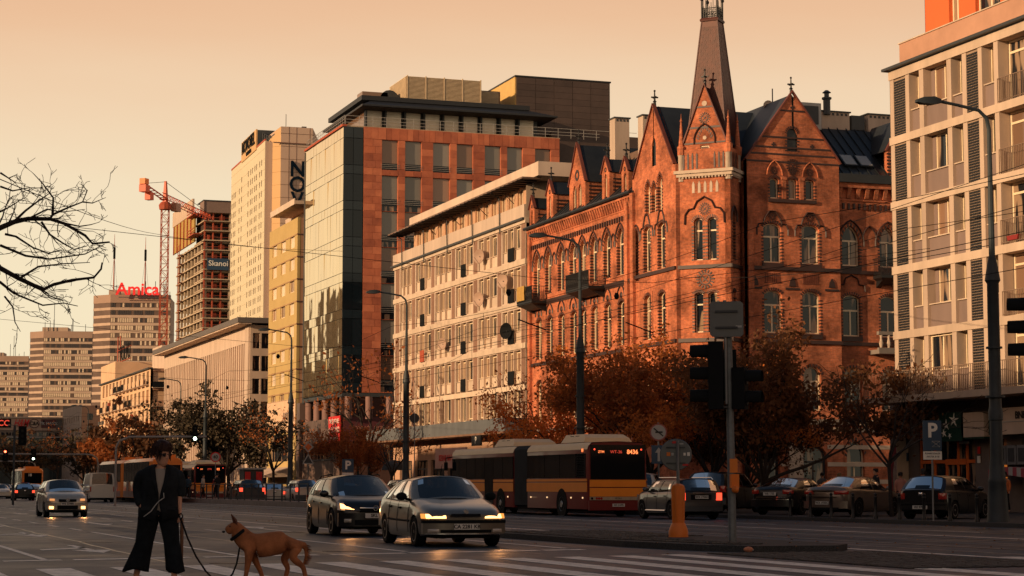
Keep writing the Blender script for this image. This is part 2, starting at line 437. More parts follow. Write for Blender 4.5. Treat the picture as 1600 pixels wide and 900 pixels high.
CLOTHB = mat('black_cloth', (.012, .013, .015), .9, var=.25, scale=6, bump=.3)
CLOTHG = mat('grey_cloth', (.42, .38, .33), .9, var=.1, scale=8)
HAIRB = mat('auburn_hair', (.035, .012, .008), .6, spec=.2, var=.35, scale=25, streak=4)
FUR = mat('tan_fur', (.46, .17, .07), .9, spec=.1, var=.4, scale=5, col2=(.09, .03, .015), bump=1)
PLATE = mat('number_plate', (.62, .60, .55), .5, var=.05)
PLASR = mat('tan_concrete_frame', (.56, .42, .32), .85, var=.17, scale=.9, streak=4)
BANDR = mat('tan_floor_band', (.58, .44, .33), .85, var=.17, scale=.9, streak=4)
# ---------------------------------------------------------------- ground, road, tracks, pavement
def asphalt(name, c, rough, sc=1.0, var=.3, crack=True):
  m = bpy.data.materials.new(name); m.use_nodes = True
  N = m.node_tree.nodes; L = m.node_tree.links; b = N['Principled BSDF']
  g = N.new('ShaderNodeNewGeometry')
  mp = N.new('ShaderNodeMapping'); mp.inputs['Scale'].default_value = (1.0, .12, 1); L.new(g.outputs['Position'], mp.inputs[0])
  n1 = N.new('ShaderNodeTexNoise'); n1.inputs['Scale'].default_value = .55 * sc; n1.inputs['Detail'].default_value = 6; L.new(mp.outputs[0], n1.inputs['Vector'])
  n2 = N.new('ShaderNodeTexNoise'); n2.inputs['Scale'].default_value = 38; n2.inputs['Detail'].default_value = 3; L.new(g.outputs['Position'], n2.inputs['Vector'])
  n3 = N.new('ShaderNodeTexNoise'); n3.inputs['Scale'].default_value = .3; n3.inputs['Detail'].default_value = 8; n3.inputs['Roughness'].default_value = .75; L.new(g.outputs['Position'], n3.inputs['Vector'])
  mi = N.new('ShaderNodeMix'); mi.data_type = 'RGBA'
  mi.inputs['A'].default_value = tuple(x * (1 - var) for x in c) + (1,); mi.inputs['B'].default_value = tuple(x * (1 + var) for x in c) + (1,)
  ad = N.new('ShaderNodeMath'); ad.operation = 'ADD'; L.new(n1.outputs[0], ad.inputs[0]); L.new(n3.outputs[0], ad.inputs[1])
  r_ = N.new('ShaderNodeMapRange'); r_.inputs['From Min'].default_value = .75; r_.inputs['From Max'].default_value = 1.25; L.new(ad.outputs[0], r_.inputs['Value'])
  L.new(r_.outputs[0], mi.inputs['Factor'])
  r2 = N.new('ShaderNodeMapRange'); r2.inputs['From Min'].default_value = .35; r2.inputs['From Max'].default_value = .65; r2.inputs['To Min'].default_value = .7; r2.inputs['To Max'].default_value = 1.35; L.new(n2.outputs[0], r2.inputs['Value'])
  v = N.new('ShaderNodeVectorMath'); v.operation = 'SCALE'; L.new(mi.outputs['Result'], v.inputs[0]); L.new(r2.outputs[0], v.inputs['Scale'])
  L.new(v.outputs[0], b.inputs['Base Color'])
  rr = N.new('ShaderNodeMapRange'); rr.inputs['From Min'].default_value = .35; rr.inputs['From Max'].default_value = .65
  rr.inputs['To Min'].default_value = rough - .08; rr.inputs['To Max'].default_value = rough + .12; L.new(n3.outputs[0], rr.inputs['Value']); L.new(rr.outputs[0], b.inputs['Roughness'])
  b.inputs['Specular IOR Level'].default_value = .12
  bu = N.new('ShaderNodeBump'); bu.inputs['Strength'].default_value = .35; bu.inputs['Distance'].default_value = .012
  L.new(n2.outputs[0], bu.inputs['Height']); L.new(bu.outputs[0], b.inputs['Normal'])
  _m[name] = m
  return m
ASPH = asphalt('asphalt', (.022, .042, .062), .48)
ASPH2 = asphalt('track_bed_concrete', (.032, .054, .074), .55, 2.0)
PAVE = asphalt('pavement_slab', (.05, .05, .05), .75, 1.5, .2)
EARTH = asphalt('ground_far', (.06, .055, .05), .8)
def markmat():
  m = mat('road_marking_paint', (.52, .48, .40), .55, var=.0)
  N = m.node_tree.nodes; L = m.node_tree.links; b = N['Principled BSDF']
  g = N.new('ShaderNodeNewGeometry'); n = N.new('ShaderNodeTexNoise'); n.inputs['Scale'].default_value = 3.5; n.inputs['Detail'].default_value = 9; n.inputs['Roughness'].default_value = .75
  L.new(g.outputs['Position'], n.inputs['Vector'])
  r = N.new('ShaderNodeValToRGB'); r.color_ramp.elements[0].position = .33; r.color_ramp.elements[0].color = (.22, .21, .20, 1); r.color_ramp.elements[1].position = .55; r.color_ramp.elements[1].color = (.80, .74, .65, 1)
  L.new(n.outputs[0], r.inputs[0]); L.new(r.outputs[0], b.inputs['Base Color'])
  return m
MARK = markmat()
def lerp_(a, b, t): return a + (b - a) * t
def sheet(name, x0, x1, y0, y1, z, m, kind='structure', parent=None):
  b = MB(); b.face([(x0, y0, z), (x1, y0, z), (x1, y1, z), (x0, y1, z)])
  o = part(name, b, m, parent, recalc=False); o['kind'] = kind
  return o
sheet('ground', -1500, 3000, -300, 5000, -.008, EARTH)
road = sheet('road', -8, 33, -20, 900, 0, ASPH)
tb = sheet('tram_track_bed', 18.8, 26.3, -20, 620, .004, ASPH2)
b = MB()
for x in (20.15, 21.6, 23.65, 25.1): b.box(x - .035, x + .035, -20, 620, .003, .014)
for x in (20.24, 21.51, 23.74, 25.01): b.box(x - .03, x + .03, -20, 620, .003, .006, 1)
rl = part('tram_rails', b, [MGREY, BLACKM]); rl['kind'] = 'structure'
for x in (19.0, 26.1, 22.6):
  o = sheet('track_edge_strip', x - .1, x + .1, -20, 620, .008, MARK if x != 22.6 else PAVE)
# joints across the track bed
b = MB()
for i in range(95):
  y = 26 + i * 1.5
  b.face([(19.1, y, .0065), (26, y, .0065), (26, y + .05, .0065), (19.1, y + .05, .0065)])
j = part('track_bed_joints', b, BLACKM, recalc=False); j['kind'] = 'stuff'
# markings: one object for each painted line
def mark(name, pts, label=None):
  b = MB(); b.face([(x, y, .005) for x, y in pts]); o = part(name, b, MARK, recalc=False); o['kind'] = 'structure'
  return o
def lane(x, y0, y1, w=.12): mark('lane_line', [(x - w / 2, y0), (x + w / 2, y0), (x + w / 2, y1), (x - w / 2, y1)])
lane(7.1, 34.8, 54.1); lane(10.47, 36.1, 45.2); lane(13.95, 37.0, 135, .16); lane(17.6, 46, 150, .12)
lane(3.7, 33.8, 50)
for k in range(22):
  lane(7.1, 56.2 + k * 5.6, 58.9 + k * 5.6 + k * .1); lane(10.5, 48.8 + k * 5.2, 51.0 + k * 5.2 + k * .1); lane(3.7, 53 + k * 6.0, 55.5 + k * 6.0)
for k in range(10): lane(29.0, 40 + k * 6.0, 43 + k * 6); lane(12.2, 53 + k * 15, 57 + k * 15, .12)
ys = lambda x: 33.35 + .235 * (x - 3)
for x0, x1 in ((1.2, 2.6), (3.0, 3.95), (4.15, 6.15), (6.4, 8.5), (8.75, 10.2), (10.3, 11.9), (12.05, 13.0), (13.1, 14.0)):
  mark('stop_line', [(x0, ys(x0)), (x1, ys(x1)), (x1, ys(x1) + .4), (x0, ys(x0) + .4)])
yz = lambda x: 29.45 + .245 * x
for k in range(14):
  x0 = .95 + k * 1.105; x1 = x0 + .52
  mark('zebra_bar', [(x0, 23.2), (x1, 23.2), (x1, yz(x1)), (x0, yz(x0))])
for k in range(7):
  x0 = 19.2 + k * 1.1
  mark('zebra_bar', [(x0, 20), (x0 + .4, 20), (x0 + .4, 30 + k * .3), (x0, 30 + k * .3)])
def arrow(x, y, s=1.0, turn=0):
  mark('lane_arrow', [(x - .07, y + 1.6 * s), (x - .07, y + 5 * s), (x + .07, y + 5 * s), (x + .07, y + 1.6 * s)])
  mark('lane_arrow', [(x - .38, y + 1.7 * s), (x, y), (x + .38, y + 1.7 * s)])
  if turn: mark('lane_arrow', [(x + .07, y + 3.5 * s), (x + turn * .9, y + 2.3 * s), (x + turn * .9, y + 1.8 * s), (x + .07, y + 2.9 * s)])
for x, y, t in ((5.1, 37.2, -1), (5.3, 49.5, -1), (5.4, 62, -1), (8.9, 38.5, 0), (8.9, 64, 0), (12.3, 39.5, 1), (12.3, 57, 1), (8.9, 90, 0), (5.3, 92, 0), (12.3, 95, 1)): arrow(x, y, 1, t)
# leaves and litter scattered on the road
b = MB()
for i in range(900):
  x = rnd.uniform(14, 33) if i % 3 else rnd.gauss(32.6, .25); y = rnd.uniform(30, 120); s = rnd.uniform(.02, .05); a = rnd.uniform(0, PI)
  z = .010 if 18.7 < x < 26.4 else .006
  if 15.1 < x < 18.7 and y < 46.5: z = .135
  b.face([(x + s * math.cos(a), y + s * math.sin(a), z), (x - s * math.sin(a), y + s * math.cos(a), z + .02), (x - s * math.cos(a), y - s * math.sin(a), z), (x + s * math.sin(a), y - s * math.cos(a), z + .012)])
LEAFY = mat('fallen_leaf', (.42, .17, .05), .8, var=.3, scale=5)
part('fallen_leaves', b, LEAFY, recalc=False)['kind'] = 'stuff'
# right-hand pavement with a real kerb
b = MB(); b.box(33.0, 33.18, -20, 620, -.1, .13)
part('kerb', b, PAVE)['kind'] = 'structure'
b = MB(); b.face([(33.18, -20, .125), (47.8, -20, .125), (47.8, 620, .125), (33.18, 620, .125)])
part('pavement', b, PAVE, recalc=False)['kind'] = 'structure'
b = MB(); b.face([(47.8, 81.8, .02), (47.8, 104.3, .02), (140, 104.3, .02), (140, 81.8, .02)])
part('side_street', b, ASPH, recalc=False)['kind'] = 'structure'
# refuge island between road and tracks, with setts
isl = [(15.35, 46.5), (15.35, 37.4), (15.75, 34.6), (16.3, 33.5), (17.9, 33.3), (18.6, 34.2), (18.75, 46.5)]
b = MB(); b.prism(isl, -.05, .12, 'z')
SETT = brickmat('granite_sett', (.04, .04, .04), (.06, .06, .055), (.02, .02, .02), .2, .12, .8)
part('refuge_island_kerb', b, PAVE)['kind'] = 'structure'
ctr = (17, 40)
sm = MB().box(-.085, .085, -.055, .055, -.02, .018).mesh('sett', mat('dark_sett', (.06, .055, .05), .8, var=.3, scale=9))
isl_root = thing('refuge_island', 'low kerbed traffic island paved with setts under the grey signal pole', 'traffic island', (17, 40, .12))
n_ = 0
for i in range(30):
  for k in range(90):
    x = 15.6 + k * .105 * 0 + i * .115; y = 34.4 + k * .185 + (i % 2) * .09
    if y < 38.6 and x < 15.55 + (38.6 - y) * .14 + .1: continue
    if x > 18.55 or y > 40.5: continue
    if n_ >= 290: continue
    if y - 34.4 < 0 : continue
    n_ += 1
    o = obj('sett', sm, isl_root, (x - 17 + rnd.uniform(-.006, .006), y - 40, rnd.uniform(-.006, .006)), rnd.uniform(-.04, .04))
b = MB()
for i in range(30):
  for k in range(170):
    x = 15.25 + i * .115; y = 26.2 + k * .185 + (i % 2) * .09
    z = .13
    if y < 33.1: z = .012
    elif y < 40.5 or y > 46.2: continue
    if z > .1 and x < 15.6: continue
    if x > 18.5: continue
    b.cbox((x - 17, y - 40, z - .12 + rnd.uniform(-.004, .004)), .095, .165, .02)
o = part('sett_paving', b, mat('dark_sett', (.06, .055, .05), .8, var=.3, scale=9), isl_root); o['kind'] = 'stuff'
# tram platform with kerb, along the far tracks
b = MB(); b.box(26.5, 28.3, 112, 420, -.05, .32)
part('tram_platform', b, STONEG)['kind'] = 'structure'
# repairs, tar seams and covers in the asphalt
PATCH = asphalt('asphalt_repair', (.020, .032, .045), .5, 3.0, .4); PATCH2 = asphalt('asphalt_worn', (.042, .060, .076), .6, 3.0, .4)
for x0, x1, y0, y1, m in ((5.2, 6.6, 36, 47, PATCH), (8.0, 9.9, 52, 61, PATCH2), (11.2, 13.0, 41, 49, PATCH), (3.9, 5.0, 58, 80, PATCH2), (14.6, 16.9, 48, 75, PATCH), (27.2, 28.6, 38, 58, PATCH2), (29.5, 31.4, 52, 64, PATCH), (11.0, 12.4, 66, 90, PATCH2), (7.6, 10.0, 26, 29.2, PATCH), (26.8, 30.5, 33, 37, PATCH)):
  o = sheet('asphalt_patch', x0, x1, y0, y1, .0025, m)
b = MB(); rs_ = random.Random(9)
for x0, y0, x1, y1 in ((1, 34.9, 14.8, 37.9), (2, 43, 14.6, 44.5), (5.4, 30, 5.8, 70), (8.9, 30, 8.7, 110), (12.4, 34, 12.2, 120), (3, 56, 14, 57.5), (15.0, 46, 15.1, 130), (26.6, 30, 26.7, 110), (31.8, 35, 31.7, 120), (27, 47, 32.8, 48), (1, 75, 14, 77)):
  n = 24; pr = None
  for i in range(n + 1):
    t = i / n; x = lerp_(x0, x1, t) + rs_.gauss(0, .035); y = lerp_(y0, y1, t) + rs_.gauss(0, .035); w = .035
    if abs(x1 - x0) > abs(y1 - y0): q = ((x, y - w), (x, y + w))
    else: q = ((x - w, y), (x + w, y))
    if pr: b.face([(pr[0][0], pr[0][1], .0035), (q[0][0], q[0][1], .0035), (q[1][0], q[1][1], .0035), (pr[1][0], pr[1][1], .0035)])
    pr = q
part('tar_seams', b, mat('tar', (.008, .009, .010), .35, spec=.4), recalc=False)['kind'] = 'stuff'
for x, y in ((5.9, 44.2), (9.4, 36.8), (12.0, 52.0), (8.4, 74), (28.4, 44.5), (6.3, 31.6), (16.2, 58), (30.9, 49)):
  o = part('manhole_cover', MB().lathe([(.33, .0), (.33, .007), (.28, .007), (.28, .005), (.02, .006)], (x, y, .001), 24), mat('cast_iron', (.03, .03, .032), .5, .5, var=.3, scale=9)); tag(o, kind='structure')
# ---------------------------------------------------------------- facade helper
class Fac:
  """a facade of a building: x along it (seen from outside, left to right), z up, y inwards"""
  def __init__(s, root, ox, oy, rot=0):
    s.r = root; s.o = Vector((ox, oy, 0)); s.a = rot
    s.M = Matrix.Rotation(rot, 3, 'Z')
  def put(s, name, me, x=0, z=0, y=0, parent=None, label=None, rz=0):
    w = s.o + s.M @ Vector((x, y, z)) - s.r.location
    return obj(name, me, s.r, tuple(w), s.a + rz, label)
  def mb(s, name, mb, m, x=0, z=0, y=0, smooth=0, label=None):
    return s.put(name, mb.mesh(name, m, smooth), x, z, y, None, label)
_wc = {}
def win(fac, x, z, w, h, y=.15, arch=None, fr=.07, mull=True, transom=None, fm=None, gm=None, name='window'):
  """a window: frame as the part, its pane a sub-part"""
  fm = fm or FRAMEW; gm = gm or GLASS
  k = (round(w, 3), round(h, 3), arch, fr, mull, transom, fm.name)
  if k not in _wc: _wc[k] = arch_window_mb(w, h, arch, fr, transom, mull).mesh('window', fm)
  k2 = k[:4] + (gm.name, 'g')
  if k2 not in _wc: _wc[k2] = arch_glass_mb(w, h, arch, fr).mesh('pane', gm, recalc=False)
  f = fac.put(name, _wc[k], x, z, y)
  p = obj('pane', _wc[k2], f)
  return f
_bx = {}
def bx(sx, sy, sz, m, name='block'):
  k = (round(sx, 3), round(sy, 3), round(sz, 3), m.name)
  if k not in _bx: _bx[k] = MB().box(0, sx, 0, sy, 0, sz).mesh(name, m)
  return _bx[k]
def railing_mb(L, h=1.0, step=.11, r=.012, top=.03, post=None):
  b = MB(); b.box(0, L, -.02, .02, h - top, h); b.box(0, L, -.012, .012, .06, .09)
  n = int(L / step)
  for i in range(n + 1):
    x = L * i / n; b.box(x - r, x + r, -r, r, .0, h - top)
  return b
# ---------------------------------------------------------------- right-hand concrete apartment house with a bank
HB = 81.64
rt = thing('apartment_building', 'beige framed apartment block with black brick strips above a bank, at the right edge', 'building', (47, 81, 0))
F = Fac(rt, 47, HB, FX)
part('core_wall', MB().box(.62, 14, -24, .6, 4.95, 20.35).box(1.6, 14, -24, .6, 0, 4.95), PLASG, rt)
F.mb('end_wall', MB().box(-.002, .02, .0, 14, 0, 20.38), PLAS)
fins = [0, 1.4, 2.62, 4.97, 6.23, 7.5, 8.73, 11.8, 13.0, 14.3, 15.5, 17.9, 19.1]
fw = [.35, .33, .37, .36, .34, .31, .33, .33, .33, .33, .33, .33, .33]
bays = [(.35, 1.4, 'lat'), (1.73, 2.62, 'n'), (2.99, 4.97, 'w'), (5.33, 6.23, 'n'), (6.57, 7.5, 'lat'), (7.81, 8.73, 'n'), (9.06, 11.8, 'b'), (12.13, 13.0, 'n'), (13.33, 14.3, 'lat'), (14.63, 15.5, 'n'), (15.83, 17.9, 'w'), (18.23, 19.1, 'n')]
for x, w in zip(fins, fw):
  F.put('pilaster', bx(w, .62, 14.7, PLASR, 'pilaster'), x, 5.3, 0)
levels = [5.3, 8.27, 11.27, 14.27, 17.3]
for i, z in enumerate(levels[1:] + [20.0]):
  h = .36 if i < 4 else .42
  F.put('floor_band', bx(19.6, .66, h, BANDR, 'floor_band'), -.04, z - (.36 if i < 4 else .0), -.045)
lat_me = {}
for li, z in enumerate(levels):
  zt = (levels + [20.0])[li + 1] - (.36 if li < 4 else 0)
  H = zt - z
  for x0, x1, k in bays:
    w = x1 - x0
    if k == 'lat':
      if (round(w, 2), round(H, 2)) not in lat_me:
        b = MB(); b.box(0, w, .05, .6, 0, H)
        nr = int(H / .118); nc = max(2, int(w / .30))
        for r_ in range(nr):
          for c_ in range(nc + 1):
            xa = max(.01, (c_ - (r_ % 2) * .5) * w / nc + .02); xb = min(w - .01, (c_ + 1 - (r_ % 2) * .5) * w / nc - .02)
            if xb - xa > .05: b.box(xa, xb, .02, .05, r_ * .118 + .012, r_ * .118 + .1, 1)
        lat_me[(round(w, 2), round(H, 2))] = b.mesh('brick_strip', [mat('strip_mortar', (.34, .24, .17), .9), mat('black_face_brick', (.014, .015, .018), .6, var=.2)])
      F.put('brick_strip', lat_me[(round(w, 2), round(H, 2))], x0, z)
      continue
    if k == 'b':
      win(F, x0 + .05, z + .02, w - .1, H - .04, .52, None, .08, True, 2.15, gm=GLASSC if li % 2 else GLASS)
      if li:
        rl_ = railing_mb(w + .1, 1.05, .12).mesh('balcony_railing', mat('rail_bronze', (.30, .20, .14), .5, .3))
        F.put('balcony_railing', rl_, x0 - .05, z + .02, -.02)
        if li in (3, 2):
          ac = thing('air_conditioner', ['grey box air conditioner behind the balcony bars, lower of the two at the right edge', 'grey box air conditioner behind the balcony bars, upper of the two at the right edge'][li - 2], 'air conditioner', (0, 0, 0), group='air conditioners on the apartment balconies')
          ac.location = (47.15, HB - x0 - 1.55, z + .02); ac.rotation_euler = (0, 0, FX)
          part('casing', MB().box(0, .8, 0, .3, .05, .62), LGREY, ac); part('fan_grille', MB().lathe([(.22, -.02), (.22, .0), (.05, .01)], (.3, 0, .33), 16, 'y'), DGREY, ac)
        if li == 2:
          fb = thing('flower_box', 'dark red plastic flower box hanging low behind the balcony bars', 'flower box', (46.9, HB - x0 - .55, z + .12)); fb.rotation_euler = (0, 0, FX)
          part('trough', MB().prism([(0, 0), (.7, 0), (.78, .2), (-.08, .2)], 0, .2, 'y'), mat('dark_red_plastic', (.25, .02, .015), .5), fb); part('soil', MB().box(-.05, .75, .02, .18, .17, .19), EARTH, fb)
      continue
    d = 1.0 if li else 1.0
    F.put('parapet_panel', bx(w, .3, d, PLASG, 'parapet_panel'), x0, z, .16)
    F.put('sill', bx(w, .2, .05, WHITEB, 'sill'), x0, z + d, .08)
    if li == 0 and k == 'w':
      win(F, x0, z, w, H, .15, None, .08, True, None, gm=GLASS); continue
    if k == 'n': win(F, x0 + .02, z + d + .05, w - .04, H - d - .06, .46, None, .06, False, gm=GLASSC if (li * 3 + int(x0)) % 3 == 0 else GLASS)
    else:
      f = win(F, x0 + .3, z + d + .05, w - .35, H - d - .06, .44, None, .07, True, gm=GLASSC if li % 2 == 0 else GLASS)
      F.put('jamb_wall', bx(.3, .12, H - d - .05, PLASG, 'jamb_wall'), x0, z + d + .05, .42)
# balcony slab on the first floor
F.mb('balcony_slab', MB().box(-.95, 19.6, -1.2, .6, 4.93, 5.22), BANDR)
rl_ = railing_mb(10.5, 1.1, .14).mesh('long_railing', mat('rail_bronze', (.3, .2, .14)))
F.put('long_railing', rl_, -.9, 5.24, -1.12); F.put('long_railing', rl_, 9.6, 5.24, -1.22)
# cornice, parapet band and set-back attic
F.mb('cornice', MB().box(-.25, 19.6, -.3, .6, 20.44, 20.56), DGREY)
F.mb('attic_wall', MB().box(.85, 19.6, .05, 10, 20.56, 21.55), mat('attic_stucco', (.55, .30, .20), .85, var=.15, scale=.5))
F.mb('attic_coping', MB().box(.8, 19.6, -.0, .3, 21.55, 21.6), WHITEB)
ORW = mat('orange_red_render', (.70, .14, .04), .85, var=.06, scale=.5)
b = wall_mb(19, 21.4, 27, .3, [(2.1, 2.95, 21.9, 24.2), (4.3, 6.3, 21.9, 24.2), (8, 10, 21.9, 24.2)])
F.mb('penthouse_wall', b, ORW, .75, 0, 1.5)
F.mb('penthouse_side', MB().box(.75, .78, 1.5, 11, 21.4, 27), ORW)
F.mb('penthouse_cornice', MB().box(.65, 19, 1.4, 11, 22.98 + .9, 23.06 + .9), mat('tan_trim', (.7, .40, .2)))
for x, w in ((2.85, .85), (5.05, 2.0), (8.75, 2)): win(F, x, 21.9, w, 2.3, 1.7, None, .09, True)
# ground floor
G = Fac(rt, 47.6, HB, FX)
STUD = mat('ground_floor_stucco', (.19, .15, .13), .85, var=.15)
b = wall_mb(19.6, 0.1, 4.95, .4, [(.95, 5.65, .15, 4.05), (6.75, 8.1, .15, 3.2), (9.2, 13, .9, 3.2), (14, 18, .9, 3.2)])
G.mb('ground_floor_wall', b, STUD)
b = MB()
for x in (.95, 2.1, 4.1 - .05, 5.6): b.box(x, x + .1, 0, .12, .15, 4.05)
b.box(.95, 5.7, 0, .12, 3.97, 4.05); b.box(.95, 5.7, -.01, .12, 2.22, 2.36); b.box(3.1, 3.2, 0, .12, .15, 2.25); b.box(4.8, 4.9, -.02, .12, .15, 3.2); b.box(3.1, 4.85, -.02, .12, 2.15, 2.4)
G.mb('shop_frame', b, ORPAINT, 0, 0, .08)
for a, b_ in ((1.05, 2.1), (2.2, 4.05), (4.15, 5.6)):
  G.put('shop_pane', bx(b_ - a, .02, 1.6, GLASS, 'shop_pane'), a, 2.37, .15)
for a, b_ in ((1.05, 2.1), (2.2, 3.1), (3.2, 4.05), (4.15, 4.8), (4.9, 5.6)):
  G.put('shop_pane', bx(b_ - a, .02, 2.0, GLASS, 'shop_pane'), a, .2, .15)
G.put('shop_pane', bx(1.35, .02, 3.05, GLASS, 'shop_pane'), 6.75, .15, .2)
# glowing autumn poster in the next window, red poster by the corner
po = thing('window_poster', 'glowing orange poster of autumn leaves standing in the window behind the thick pole', 'poster', (47.62, HB - 7.5, 1.0)); po.rotation_euler = (0, 0, FX)
b = MB(); b.prism([(-.55, 0), (.55, 0), (.55, 1.5), (.3, 1.85), (-.3, 1.95), (-.55, 1.9)], 0, .04, 'y')
mo = mat('autumn_print', (.9, .32, .05), .5, var=.45, scale=4, emit=(1, .28, .04), es=.35); part('print', b, mo, po)
po = thing('wall_poster', 'tall dark red poster of a pale figure, left of the orange shop frame', 'poster', (47.5, HB + .95, .9)); po.rotation_euler = (0, 0, FX)
part('frame', MB().box(-.5, .5, 0, .08, 0, 2.2), DGREY, po)
part('print', MB().box(-.43, .43, -.01, .0, .06, 2.1), mat('red_print', (.42, .05, .06), .5, var=.35, scale=3), po)
b = MB(); b.prism([(-.22, .1), (.2, .1), (.26, .9), (.14, 1.35), (.1, 1.7), (-.08, 1.72), (-.12, 1.35), (-.25, .95)], -.02, -.012, 'y'); part('printed_figure', b, mat('pale_print', (.50, .36, .28), .6, var=.4, scale=6), po)
G.mb('pier', MB().box(-1.6, 0, -.0, .4, .1, 4.95), STUD)
def plate_sign(name, label, x, z, w, h, m, txt=None, tm=None, ts=.1, yy=-.06, cat='sign', grp=None):
  t = thing(name, label, cat, (47.6 - .05 + yy, HB - x, z), FX, grp)
  part('panel', MB().box(0, w, 0, .05, 0, h), m, t)
  if txt:
    for i, l in enumerate(txt): text('lettering', l, ts, tm, t, (w / 2, -.012, h - (i + .5) * h / len(txt)), (PI / 2, 0, 0), .004, .002)
  return t
plate_sign('house_number_sign', 'small dark street number plate reading 16/20 under the wall lamp', -.6, 2.95, .75, .55, DGREY, ['16/20'], WHITEP, .22)
plate_sign('street_name_sign', 'blue street name plate with a red lower edge beside the orange shop frame', -.95, 2.35, 1.1, .38, BLUES, ['HOŻA'], LGREY, .22)
t = plate_sign('bank_notice', 'small white notice under the green sign', 4.55, 3.05, .75, .16, WHITEP)
t = plate_sign('narrow_red_notice', 'narrow red and white notice on the pillar right of the orange frame', 6.0, 2.6, .16, .3, REDS); part('lower_notice', MB().box(-.01, .17, -.01, .04, -.4, -.1), WHITEP, t)
t = thing('shop_lettering', 'red letters fixed inside the dark glass behind the parking sign', 'lettering', (47.66, HB - 1.5, 3.25), FX)
text('lettering', 'BA', .42, REDS, t, (.75, 0, 0), (PI / 2, 0, 0), .01, .0); text('lettering', 'WE', .42, REDS, t, (2.75, 0, 0), (PI / 2, 0, 0), .01, .0)
t = thing('wall_lamp', 'small lantern on a thin bracket above the house number', 'lamp', (47.5, HB - .0, 3.95))
part('bracket', MB().tube([(0, 0, 0), (-.5, 0, 0)], .02).tube([(0, 0, -.25), (-.45, .0, -.0)], .012), IRON, t); part('lantern', MB().lathe([(.02, .3), (.08, .24), (.1, .05), (.05, 0)], (-.5, 0, -.0), 8), mat('lantern_glass', (.5, .25, .12), .3), t)
# green bank sign, bulging, with four white stars
t = thing('bank_sign', 'dark green box sign with white star birds above the shop door', 'sign', (46.9, HB - 3.98, 3.15), FX)
part('green_box', MB().rings([[(0, .0, 0), (1.85, .0, 0), (1.85, -.06, .3), (1.85, -.1, .62), (1.85, -.06, .95), (1.85, 0, 1.25), (0, 0, 1.25)], [(0, .5, 0), (1.85, .5, 0), (1.85, .5, .3), (1.85, .5, .62), (1.85, .5, .95), (1.85, .5, 1.25), (0, .5, 1.25)]]).box(0, 1.85, -.06, .5, 0, 1.25), GREENB, t)
part('end_cap', MB().rings([[(-.03, -.32 * math.sin(PI * k / 12) * 1.0 + .1, 1.25 * k / 12) for k in range(13)] + [(-.03, .5, 1.25), (-.03, .5, 0)], [(0, -.32 * math.sin(PI * k / 12) + .1, 1.25 * k / 12) for k in range(13)] + [(0, .5, 1.25), (0, .5, 0)]]), PLASW, t)
def star(cx, cz, r, rot=0):
  return [(cx + (r if k % 2 == 0 else r * .30) * math.cos(rot + k * PI / 5) * (1.3 if k % 4 == 0 else 1), cz + (r if k % 2 == 0 else r * .3) * math.sin(rot + k * PI / 5)) for k in range(10)]
for cx, cz, r, a in ((1.25, .92, .32, .2), (.62, .72, .25, .3), (.42, .36, .19, .5), (.9, .24, .13, .8)):
  part('star', MB().prism(star(cx, cz, r, a), -.085, -.06, 'y'), WHITEP, t)
t = thing('cream_sign', 'blank cream box sign between the green bank sign and the thick pole', 'sign', (46.9, HB - 5.9, 3.3), FX)
part('panel', MB().box(0, 1.6, -.02, .5, 0, 1.05), PLASW, t); part('trim', MB().box(-.01, 1.6, 0, .5, -.08, -.002), GREENB, t)
t = thing('bank_name_sign', 'cream box sign with black letters BN right of the thick pole', 'sign', (46.9, HB - 8.05, 3.35), FX)
part('panel', MB().box(0, 4.2, -.02, .5, 0, 1.1), PLASW, t); part('trim', MB().box(-.12, -.01, -.05, .5, 0, 1.15), GREENB, t)
text('lettering', 'BNP PARIBAS', .42, BLACKP, t, (1.85, -.04, .76), (PI / 2, 0, 0), .01, .01, 'LEFT')
part('divider', MB().box(0, 4.2, -.045, -.02, .5, .53), LGREY, t)
t = thing('grey_cabinets', 'grey metal ventilation boxes under the cream letter sign', 'ventilation box', (47.1, HB - 8.1, 2.1), FX)
for i in range(3): part('cabinet', MB().box(i * .75, i * .75 + .68, 0, .45, 0, .8), MGREY, t); part('grille', MB().box(i * .75 + .12, i * .75 + .55, -.02, .0, .12, .68), DGREY, t)
t = thing('striped_awning', 'drooping pink and white striped awning at the right edge under the grey boxes', 'awning', (46.9, HB - 8.3, 1.55), FX)
for i in range(9): part('stripe', MB().prism([(i * .3, .35 + .1 * math.sin(i * .35)), (i * .3 + .3, .35 + .1 * math.sin(i * .35 + .35)), (i * .3 + .3, .0 + .1 * math.sin(i * .35 + .35)), (i * .3, .0 + .1 * math.sin(i * .35))], -.35, .3, 'y'), [mat('pink_canvas', (.35, .06, .08), .8), LGREY][i % 2], t)
# ---------------------------------------------------------------- the red brick tenement with turret
ry = thing('brick_tenement', 'red brick gothic revival corner building with pointed gables and a slate spire', 'building', (47, 105.7, 0))
YF, YN = 131.4, 105.75
A = Fac(ry, 47, YF, FX)
WT = .45
def ax(y): return YF - y
ups = [130.0, 127.74, 125.28, 123.03, 121.31, 119.34, 117.04, 114.82]
dn = [129.6, 127.44, 125.18, 122.95, 121.2, 119.2, 116.95, 114.7]
w_ = 1.05
ops = [(ax(y) - w_ / 2, ax(y) + w_ / 2, 14.2, 17.15, 'p') for y in ups] + [(ax(y) - w_ / 2, ax(y) + w_ / 2, 9.85, 12.6, 's') for y in dn] + [(ax(y) - w_ / 2, ax(y) + w_ / 2, 5.6, 8.3, 's') for y in dn] + [(ax(y) - .7, ax(y) + .7, .3, 3.9, 'r') for y in dn]
A.mb('street_wall', wall_mb(ax(112.2), 0, 18.9, WT, ops), BRICK)
